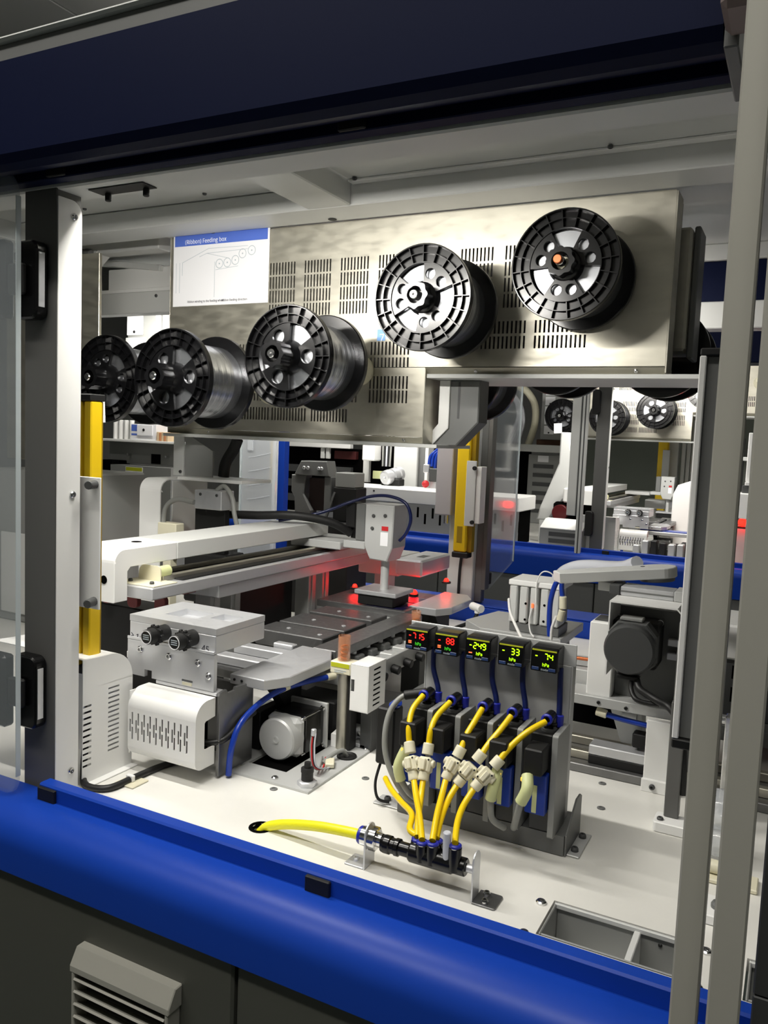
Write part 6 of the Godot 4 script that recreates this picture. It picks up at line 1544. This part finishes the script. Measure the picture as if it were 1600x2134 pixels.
	solo("duct_tube", B.new().cyl(Vector3(-1.80, 0.655, -1.62), Vector3(-1.56, 0.625, -1.62), 0.030, 24), M.lgrey, "light grey duct behind the spool with the paper tag", "duct", Vector3(-1.7, 0.62, -1.62))
	# left bay, seen through the acrylic door: a few units
	t = thing("left_bay_hose", "corrugated cream hose glimpsed between acrylic door and corner post", "hose", Vector3(-1.2, 0.2, -1.2))
	part("hose", B.new().tube([Vector3(-1.31, 0.66, -1.16), Vector3(-1.335, 0.58, -1.16), Vector3(-1.345, 0.48, -1.16), Vector3(-1.34, 0.36, -1.16)], 0.014, 12, 8), M.cream, t)
	t = thing("left_bay_unit", "grey and blue unit seen dimly through the clear acrylic door", "machine unit", Vector3(-1.45, 0.0, -1.2))
	part("case", B.new().bb(-1.62, -1.33, 0.0, 0.34, -1.40, -1.22, 0.004), M.grey, t)
	part("light_panel", B.new().bb(-1.58, -1.36, 0.02, 0.20, -1.2198, -1.215, 0.002), M.lgrey, t)
	part("yellow_sticker", B.new().bb(-1.37, -1.345, 0.33, 0.34, -1.2199, -1.219, 0.0), M.label, t)
	part("blue_tube", B.new().tube([Vector3(-1.42, 0.20, -1.20), Vector3(-1.40, 0.26, -1.19), Vector3(-1.37, 0.28, -1.19), Vector3(-1.345, 0.24, -1.20)], 0.009, 10, 6), M.tblue, t)
	t = thing("left_bay_sheet", "pale steel sheet seen through the upper part of the acrylic door", "steel sheet", Vector3(-1.45, 0.36, -1.25))
	part("sheet", B.new().bb(-1.62, -1.335, 0.36, 0.80, -1.27, -1.262, 0.001), M.steel, t)

func far_line() -> void:
	var F := Vector3(0.05, 0, -2.67)
	var C := Vector3(0.125, 0.05, -2.67)
	# sill and frame
	rail(-3.2, 1.0, -3.2, [-1.62, -0.70], -3.30, 0.0, 0.10, "blue sill with rounded roll along the far machine line")
	solo("far_table", B.new().bb(-3.2, 1.0, -0.02, 0.0, -5.4, -3.318, 0.002), M.table, "white table top of the far machine line", "machine table", Vector3(-1, -0.02, -4))
	var t := thing("far_doors", "grey louvred cabinet front under the far blue sill", "cabinet front", Vector3(-1.0, -0.9, -3.27))
	for k in 5: part("panel", B.new().bb(-2.75 + k * 0.68, -2.075 + k * 0.68, -0.9, -0.102, -3.29, -3.255, 0.003), M.mgrey, t)
	for x in [-0.985, -0.525, -0.16]:
		for i in 9: part("slat", B.new().bb(x, x + 0.125, -0.165 - i * 0.0165, -0.1575 - i * 0.0165, -3.2548, -3.243, 0.001), M.mgrey, t)
	dup(near.post, F, "tall grey corner post of the far machine between two spools")
	t = thing("hinge_rail", "slim grey hinge rail with black hinges along the far corner post", "hinge rail", Vector3(-0.80, 0.0, -3.26))
	part("rail", B.new().bb(-0.806, -0.782, -0.1, 0.76, -3.285, -3.27, 0.002), M.lgrey, t)
	part("rail_groove", B.new().bb(-0.7965, -0.7915, -0.1, 0.76, -3.2698, -3.2692, 0.0), M.dgrey, t)
	part("door_edge", B.new().bb(-0.848, -0.812, 0.16, 0.66, -3.29, -3.272, 0.002), M.lgrey, t)
	part("door_edge_dark", B.new().bb(-0.8118, -0.8065, 0.16, 0.66, -3.29, -3.272, 0.001), M.dgrey, t)
	for y in [0.62, 0.13]: part("hinge", B.new().prism(rrect(-0.778, y - 0.05, -0.748, y + 0.05, [0.002, 0.012, 0.012, 0.002]), "z", -3.335, -3.30, 0.002), M.matte, t)
	t = thing("far_header", "navy header beam of the far machine line above its steel cabinet", "header beam", Vector3(-1, 0.75, -3.25))
	part("beam", B.new().bb(-3.2, 1.0, 0.765, 0.90, -3.36, -3.24, 0.004), M.navy, t)
	part("cap", B.new().bb(-3.2, 1.0, 0.9005, 0.95, -3.36, -3.25, 0.003), M.lgrey, t)
	part("roof", B.new().bb(-3.2, 1.0, 0.9505, 0.96, -5.3, -3.25, 0.002), M.lgrey, t)
	dup(near.batten, F + Vector3(-1.15, 0.06, 0), "LED batten of the far line above its slotted guard")
	dup(near.batten, F + Vector3(0.05, 0.02, 0), "LED batten of the far machine behind its navy header")
	# cabinet, poster, spools
	dup(near.cab, C, "stainless steel feeding cabinet of the far machine line with its own spools")
	dup(near.poster, C, "far machine's white diagram sheet, only its lower edge in sight")
	var g := "black wire spools of the far machine"
	dup(near.s0, C, "small far spool with a white tag in front of the grey door edge", g)
	dup(near.s1, C, "small far spool half hidden behind the far corner post", g)
	dup(near.s2, C, "small far spool in full view on the far steel cabinet", g)
	dup(near.s3, C, "small far spool cut off by the grey sensor bar", g)
	# table gear of the far machine
	dup(near.cover1, F + Vector3(0.04, 0, 0), "far machine's slotted side cover behind its corner post")
	dup(near.cover2, F + Vector3(0.035, 0, 0), "far machine's white zigzag slot cover right of its corner post")
	dup(near.block, F + Vector3(0.035, 0, 0), "far machine's aluminium adjusting block with knobs")
	dup(near.wedge, F + Vector3(0.04, 0, 0), "far machine's wedge plate above its stepper motor")
	dup(near.motor, F + Vector3(0.04, 0, 0), "far machine's stepper motor behind the blue sill")
	dup(near.bed, F + Vector3(0.05, 0, 0), "far machine's plank bed")
	dup(near.gantry, F + Vector3(0.04, 0, 0), "far machine's white linear gantry")
	dup(near.head, F + Vector3(0.09, 0, 0), "far machine's pick-up head tinted pink by red light")
	dup(near.camh, F + Vector3(0.10, 0, 0), "far machine's camera housing tinted pink by red light")
	t = thing("far_clutter", "black and grey grippers crowded behind the far sill at the right", "gripper bar", Vector3(-0.55, 0.0, -3.5))
	var rng := RandomNumberGenerator.new()
	rng.seed = 5
	for i in 14:
		var x := -0.60 + (i % 7) * 0.034
		var z := -3.42 - (i / 7) * 0.10
		var h := rng.randf_range(0.02, 0.075)
		part("gripper", B.new().bb(x, x + 0.025, 0.0, h, z - 0.03, z + 0.02, 0.003), [M.matte, M.cast, M.mgrey, M.matte][rng.randi() % 4], t)
	part("rail", B.new().bb(-0.62, -0.36, 0.085, 0.10, -3.62, -3.52, 0.002), M.cast, t)
	part("blue_wafer", B.new().bb(-0.60, -0.40, 0.1002, 0.104, -3.60, -3.54, 0.001), M.tblue, t)
	part("rail_leg", B.new().bb(-0.62, -0.60, 0.0, 0.0848, -3.58, -3.56), M.matte, t)
	part("rail_leg", B.new().bb(-0.38, -0.36, 0.0, 0.0848, -3.58, -3.56), M.matte, t)
	solo("far_blue_hose", B.new().tube([Vector3(-0.655, 0.0, -3.45), Vector3(-0.645, 0.04, -3.45), Vector3(-0.615, 0.075, -3.46), Vector3(-0.575, 0.10, -3.48)], 0.006, 10, 6), M.tblue, "blue hose arching over the grippers of the far machine", "air hose", Vector3(-0.65, 0, -3.45))
	solo("white_bonnet", B.new().prism(v2([-0.525, 0.0, -0.525, 0.24, -0.505, 0.285, -0.43, 0.315, -0.36, 0.315, -0.36, 0.0]), "z", -4.0, -3.88, 0.004), M.white, "white slope-topped bonnet of the far machine beside the sensor bar", "machine cover", Vector3(-0.45, 0, -3.94))
	t = thing("light_curtain", "yellow light curtain bar of the far machine under its steel cabinet", "light curtain", Vector3(-0.67, 0.1, -4.5))
	part("rib", B.new().bb(-0.695, -0.645, 0.12, 0.60, -4.52, -4.48, 0.003), M.yellow, t)
	part("plate", B.new().bb(-0.668, -0.632, 0.25, 0.44, -4.4798, -4.46, 0.002), M.lgrey, t)
	part("post", B.new().bb(-0.66, -0.60, 0.0, 0.70, -4.60, -4.53, 0.003), M.lgrey, t)
	t = thing("rear_partition", "pinkish ribbed duct column at the rear of the far machine", "duct", Vector3(-0.56, 0.0, -4.55))
	for k in 3: part("rib", B.new().bb(-0.585 + k * 0.024, -0.565 + k * 0.024, 0.24, 0.60, -4.58, -4.54, 0.004), M.lgrey, t)
	part("foot", B.new().bb(-0.58, -0.525, 0.0, 0.2398, -4.58, -4.545, 0.002), M.dgrey, t)
	solo("partition_panel", B.new().bb(-1.2, 0.2, 0.0, 0.75, -4.95, -4.90, 0.003), mat(Color(0.50, 0.53, 0.50), 0.5), "grey green rear partition panel of the far machine", "partition", Vector3(-0.5, 0, -4.92))
	# left part of the far line: long guard with slots
	t = thing("slotted_guard", "long white topped grey guard with two rows of slots behind the far sill", "guard", Vector3(-1.6, 0.0, -3.37))
	part("white_top", B.new().bb(-2.10, -1.075, 0.148, 0.212, -3.60, -3.36, 0.004), M.white, t)
	var H := []
	for i in 14:
		H.append(Rect2(0.025 + i * 0.074, 0.088, 0.011, 0.047))
		H.append(Rect2(0.062 + i * 0.074, 0.060, 0.011, 0.047))
	part("slotted_sheet", B.new().panel(Vector3(-2.10, 0.0, -3.362), Vector3(1, 0, 0), Vector3(0, 1, 0), 1.025, 0.1478, H, 0.003), M.grey, t)
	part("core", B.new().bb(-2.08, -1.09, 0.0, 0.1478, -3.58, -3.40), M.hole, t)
	part("screw", B.new().screw(Vector3(-1.78, 0.195, -3.36), Vector3(0, 0, 1), 0.005, 0.004), M.dgrey, t)
	t = thing("panel_column", "broad pale aluminium profile column behind the slotted guard", "column", Vector3(-1.75, 0.0, -3.70))
	part("face", B.new().bb(-1.845, -1.715, 0.0, 0.80, -3.75, -3.68, 0.003), M.lgrey, t)
	part("groove", B.new().bb(-1.7148, -1.672, 0.0, 0.80, -3.75, -3.70, 0.002), M.mgrey, t)
	part("edge", B.new().bb(-1.6718, -1.655, 0.0, 0.80, -3.75, -3.68, 0.002), M.white, t)
	t = thing("roller_motor", "round silver motor end before black cables in the far line's left bay", "motor", Vector3(-1.80, 0.212, -3.55))
	part("drum", B.new().lathe(Vector3(-1.775, 0.272, -3.62), Vector3(-0.35, -0.25, 1.0), [Vector2(0, 0), Vector2(0, 0.034), Vector2(0.02, 0.036), Vector2(0.024, 0.031), Vector2(0.034, 0.031), Vector2(0.038, 0.036), Vector2(0.06, 0.036), Vector2(0.064, 0.030), Vector2(0.075, 0.030), Vector2(0.078, 0.037), Vector2(0.105, 0.036), Vector2(0.112, 0.028), Vector2(0.110, 0.010), Vector2(0.116, 0.006), Vector2(0.116, 0)], 28), M.alu, t)
	part("foot", B.new().bb(-1.84, -1.74, 0.2122, 0.245, -3.60, -3.54, 0.003), M.matte, t)
	t = thing("cable_column", "black column with hanging grey cables left of the pale profile column", "column", Vector3(-1.9, 0.0, -3.70))
	part("back", B.new().bb(-1.985, -1.85, 0.212, 0.80, -3.74, -3.70, 0.003), M.hole, t)
	for k in 5: part("cable", B.new().tube([Vector3(-1.91 + k * 0.013, 0.75, -3.685), Vector3(-1.908 + k * 0.012, 0.50, -3.68), Vector3(-1.895 + k * 0.010, 0.30, -3.66)], 0.005, 8), [M.tgrey, M.matte, M.tclear, M.rubber, M.tgrey][k], t)
	part("white_post", B.new().bb(-2.02, -1.986, 0.212, 0.80, -3.74, -3.68, 0.003), M.white, t)
	part("white_box", B.new().bb(-1.985, -1.915, 0.325, 0.415, -3.68, -3.60, 0.006), M.white, t)
	part("yellow_tag", B.new().bb(-1.945, -1.89, 0.235, 0.275, -3.66, -3.65, 0.001), M.lime, t)
	t = thing("valve_island", "dark valve block with blue and yellow hoses in the far line's left bay", "valve block", Vector3(-1.53, 0.212, -3.56))
	part("block", B.new().bb(-1.59, -1.47, 0.245, 0.308, -3.62, -3.55, 0.004), M.dgrey, t)
	part("silver_end", B.new().bb(-1.62, -1.591, 0.285, 0.325, -3.60, -3.55, 0.003), M.alu, t)
	part("leg", B.new().bb(-1.585, -1.555, 0.2122, 0.2448, -3.60, -3.56), M.alu, t)
	part("red_knob", B.new().ball(Vector3(-1.60, 0.232, -3.54), 0.018, 12), M.red, t)
	for k in 3: part("blue_hose", B.new().tube([Vector3(-1.60 + k * 0.016, 0.325 - 0.01 * k, -3.57), Vector3(-1.595 + k * 0.016, 0.365, -3.575), Vector3(-1.565 + k * 0.016, 0.395, -3.58), Vector3(-1.52 + k * 0.02, 0.43, -3.58)], 0.008, 8), M.tblue, t)
	for k in 2: part("yellow_hose", B.new().tube([Vector3(-1.515 + k * 0.025, 0.308, -3.57), Vector3(-1.515 + k * 0.025, 0.36, -3.57), Vector3(-1.50 + k * 0.025, 0.44, -3.58)], 0.008, 8), M.tyellow, t)
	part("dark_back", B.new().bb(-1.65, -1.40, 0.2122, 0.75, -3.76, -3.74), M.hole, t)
	t = thing("upper_fascia", "long white fascia with a dark red and black void below it in the far line", "fascia", Vector3(-2.4, 0.3, -3.9))
	part("fascia", B.new().bb(-2.75, -2.215, 0.375, 0.50, -3.92, -3.88, 0.003), M.white, t)
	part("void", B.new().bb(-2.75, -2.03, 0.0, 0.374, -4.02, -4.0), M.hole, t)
	part("red_panel", B.new().bb(-2.36, -2.22, 0.315, 0.36, -3.99, -3.96, 0.002), mat(Color(0.30, 0.10, 0.10), 0.6), t)
	part("pillar", B.new().bb(-2.385, -2.365, 0.315, 0.374, -3.93, -3.91, 0.001).bb(-2.42, -2.40, 0.315, 0.374, -3.93, -3.91, 0.001), M.lgrey, t)
	for k in 3: part("grey_beam", B.new().bb(-2.75, -2.25, 0.06 + k * 0.085, 0.10 + k * 0.085, -3.99, -3.96, 0.002), M.dgrey, t)
	# middle of the far line between acrylic door and corner post
	t = thing("far_vented_cabinet", "grey vented cabinet in the far machine left of its white arch", "control cabinet", Vector3(-1.29, 0.0, -4.5))
	part("case", B.new().bb(-1.385, -1.20, 0.0, 0.385, -4.56, -4.45, 0.003), M.grey, t)
	for k in 6: part("slot_row", B.new().bb(-1.355, -1.24, 0.31 - k * 0.05, 0.332 - k * 0.05, -4.4498, -4.448, 0.0), M.dgrey, t)
	part("label", B.new().bb(-1.33, -1.27, 0.345, 0.38, -4.4498, -4.447, 0.0), M.tag, t)
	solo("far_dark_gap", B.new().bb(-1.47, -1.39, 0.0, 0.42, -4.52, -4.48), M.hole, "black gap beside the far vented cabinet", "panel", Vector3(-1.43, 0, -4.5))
	t = thing("far_shelf", "grey shelf ledge with clear and cream hoses above the far vented cabinet", "shelf", Vector3(-1.35, 0.4, -4.5))
	part("ledge", B.new().bb(-1.60, -1.19, 0.400, 0.44, -4.56, -4.40, 0.003), M.lgrey, t)
	part("brown_strip", B.new().bb(-1.345, -1.20, 0.4402, 0.47, -4.50, -4.45, 0.003), mat(Color(0.36, 0.24, 0.16), 0.6), t)
	part("cream_hose", B.new().tube([Vector3(-1.40, 0.44, -4.48), Vector3(-1.37, 0.55, -4.48), Vector3(-1.375, 0.66, -4.48), Vector3(-1.43, 0.74, -4.48), Vector3(-1.50, 0.77, -4.48)], 0.020, 12, 8), M.cream, t)
	for k in 5: part("clear_hose", B.new().tube([Vector3(-1.53 + k * 0.02, 0.445, -4.47 + k * 0.008), Vector3(-1.47 + k * 0.01, 0.56, -4.46), Vector3(-1.475 + k * 0.006, 0.66, -4.46), Vector3(-1.53, 0.75, -4.46)], 0.010, 8, 6), M.tclear, t)
	t = thing("label_column", "grey column with five white label cards in the far machine", "label column", Vector3(-1.26, 0.44, -4.4))
	part("column", B.new().bb(-1.32, -1.15, 0.4705, 0.80, -4.46, -4.43, 0.002), M.grey, t)
	for k in 5: part("card", B.new().bb(-1.300, -1.245, 0.500 + k * 0.053, 0.546 + k * 0.053, -4.4298, -4.427, 0.001), M.tag, t)
	for k in 5: part("stud", B.new().cyl(Vector3(-1.272, 0.508 + k * 0.053, -4.427), Vector3(-1.272, 0.508 + k * 0.053, -4.424), 0.005, 8), M.matte, t)
	solo("sheet_arm", B.new().prism(v2([-0.985, 0.50, -0.985, 0.36, -1.06, 0.16, -1.075, 0.10, -1.02, 0.10, -0.955, 0.20, -0.935, 0.22, -0.93, 0.40, -0.945, 0.50]), "z", -3.70, -3.62, 0.006).bb(-1.06, -1.0, 0.0, 0.10, -3.70, -3.62), M.lgrey, "white curved sheet arm standing left of the far hinge rail", "machine arm", Vector3(-1.0, 0, -3.66))
	t = thing("small_drive_box", "white top grey vented drive box behind the far sill left of the hinge rail", "drive box", Vector3(-0.89, 0.0, -3.42))
	part("case", B.new().bb(-0.985, -0.802, 0.0, 0.088, -3.50, -3.38, 0.003), M.grey, t)
	part("top", B.new().prism(v2([-3.378, 0.0885, -3.378, 0.092, -3.46, 0.125, -3.50, 0.125, -3.50, 0.0885]), "x", -0.985, -0.802, 0.001), M.white, t)
	for k in 2: part("vent", B.new().bb(-0.945, -0.83, 0.03 + k * 0.028, 0.048 + k * 0.028, -3.3798, -3.378, 0.0), M.dgrey, t)
	t = thing("dark_red_reel", "dark reel with red glints under the white drive head of the far machine", "reel", Vector3(-0.93, 0.0, -3.60))
	part("body", B.new().bb(-0.99, -0.82, 0.0, 0.19, -3.66, -3.58, 0.01), M.hole, t)
	part("red_drum", B.new().cyl(Vector3(-0.95, 0.145, -3.5795), Vector3(-0.95, 0.145, -3.55), 0.035, 20), mat(Color(0.33, 0.08, 0.09), 0.3), t)
	part("drive_head", B.new().bb(-0.945, -0.845, 0.1905, 0.255, -3.66, -3.57, 0.006), M.white, t)
	part("head_hole", B.new().cyl(Vector3(-0.885, 0.21, -3.5702), Vector3(-0.885, 0.21, -3.5685), 0.008, 14), M.hole, t)
	# right of the door frame
	t = thing("far_bracket", "white angled bracket and grey arm seen between the door frames", "bracket", Vector3(-0.2, 0.2, -3.1))
	part("upright", B.new().bb(-0.205, -0.190, 0.33, 0.52, -3.50, -3.48, 0.002), M.white, t)
	part("foot", B.new().bb(-0.205, -0.13, 0.315, 0.3295, -3.50, -3.46, 0.002), M.white, t)
	part("arm", B.new().bb(-0.27, -0.15, 0.41, 0.425, -3.52, -3.505, 0.002), M.lgrey, t)
	part("box", B.new().bb(-0.33, -0.15, 0.185, 0.285, -3.60, -3.45, 0.004), M.white, t)
	part("post", B.new().bb(-0.215, -0.185, 0.2852, 0.3148, -3.52, -3.47, 0.002), M.dgrey, t)
	part("dark_works", B.new().bb(-0.27, -0.22, 0.2852, 0.50, -3.56, -3.525, 0.003), M.dgrey, t)
	part("screen", B.new().bb(-0.255, -0.16, 0.0, 0.15, -3.56, -3.55, 0.001), mat(Color(0.85, 0.78, 0.78), 0.5), t)
	var p := Vector3(-0.205, 0.168, -3.50)
	t = thing("red_lamp", "bright red beacon glowing between the two door frames", "lamp", p)
	part("bulb", B.new().ball(p, 0.017, 12), M.redlamp, t)
	part("socket", B.new().bb(p.x - 0.03, p.x + 0.03, p.y - 0.024, p.y - 0.0175, p.z - 0.02, p.z + 0.02, 0.002), M.matte, t)
	var l := OmniLight3D.new()
	l.name = "light"
	l.light_color = Color(1.0, 0.06, 0.04)
	l.light_energy = 0.006
	l.omni_range = 6.0
	l.omni_attenuation = 2.0
	l.light_size = 0.015
	l.shadow_enabled = true
	t.add_child(l, true)
	l.position = Vector3.ZERO

func _ready() -> void:
	setup()
	hall()
	frame_near()
	table()
	right_side()
	feed_cabinet()
	spools()
	pneumatics()
	left_gear()
	center_gear()
	right_gear()
	rear_lane()
	far_line()
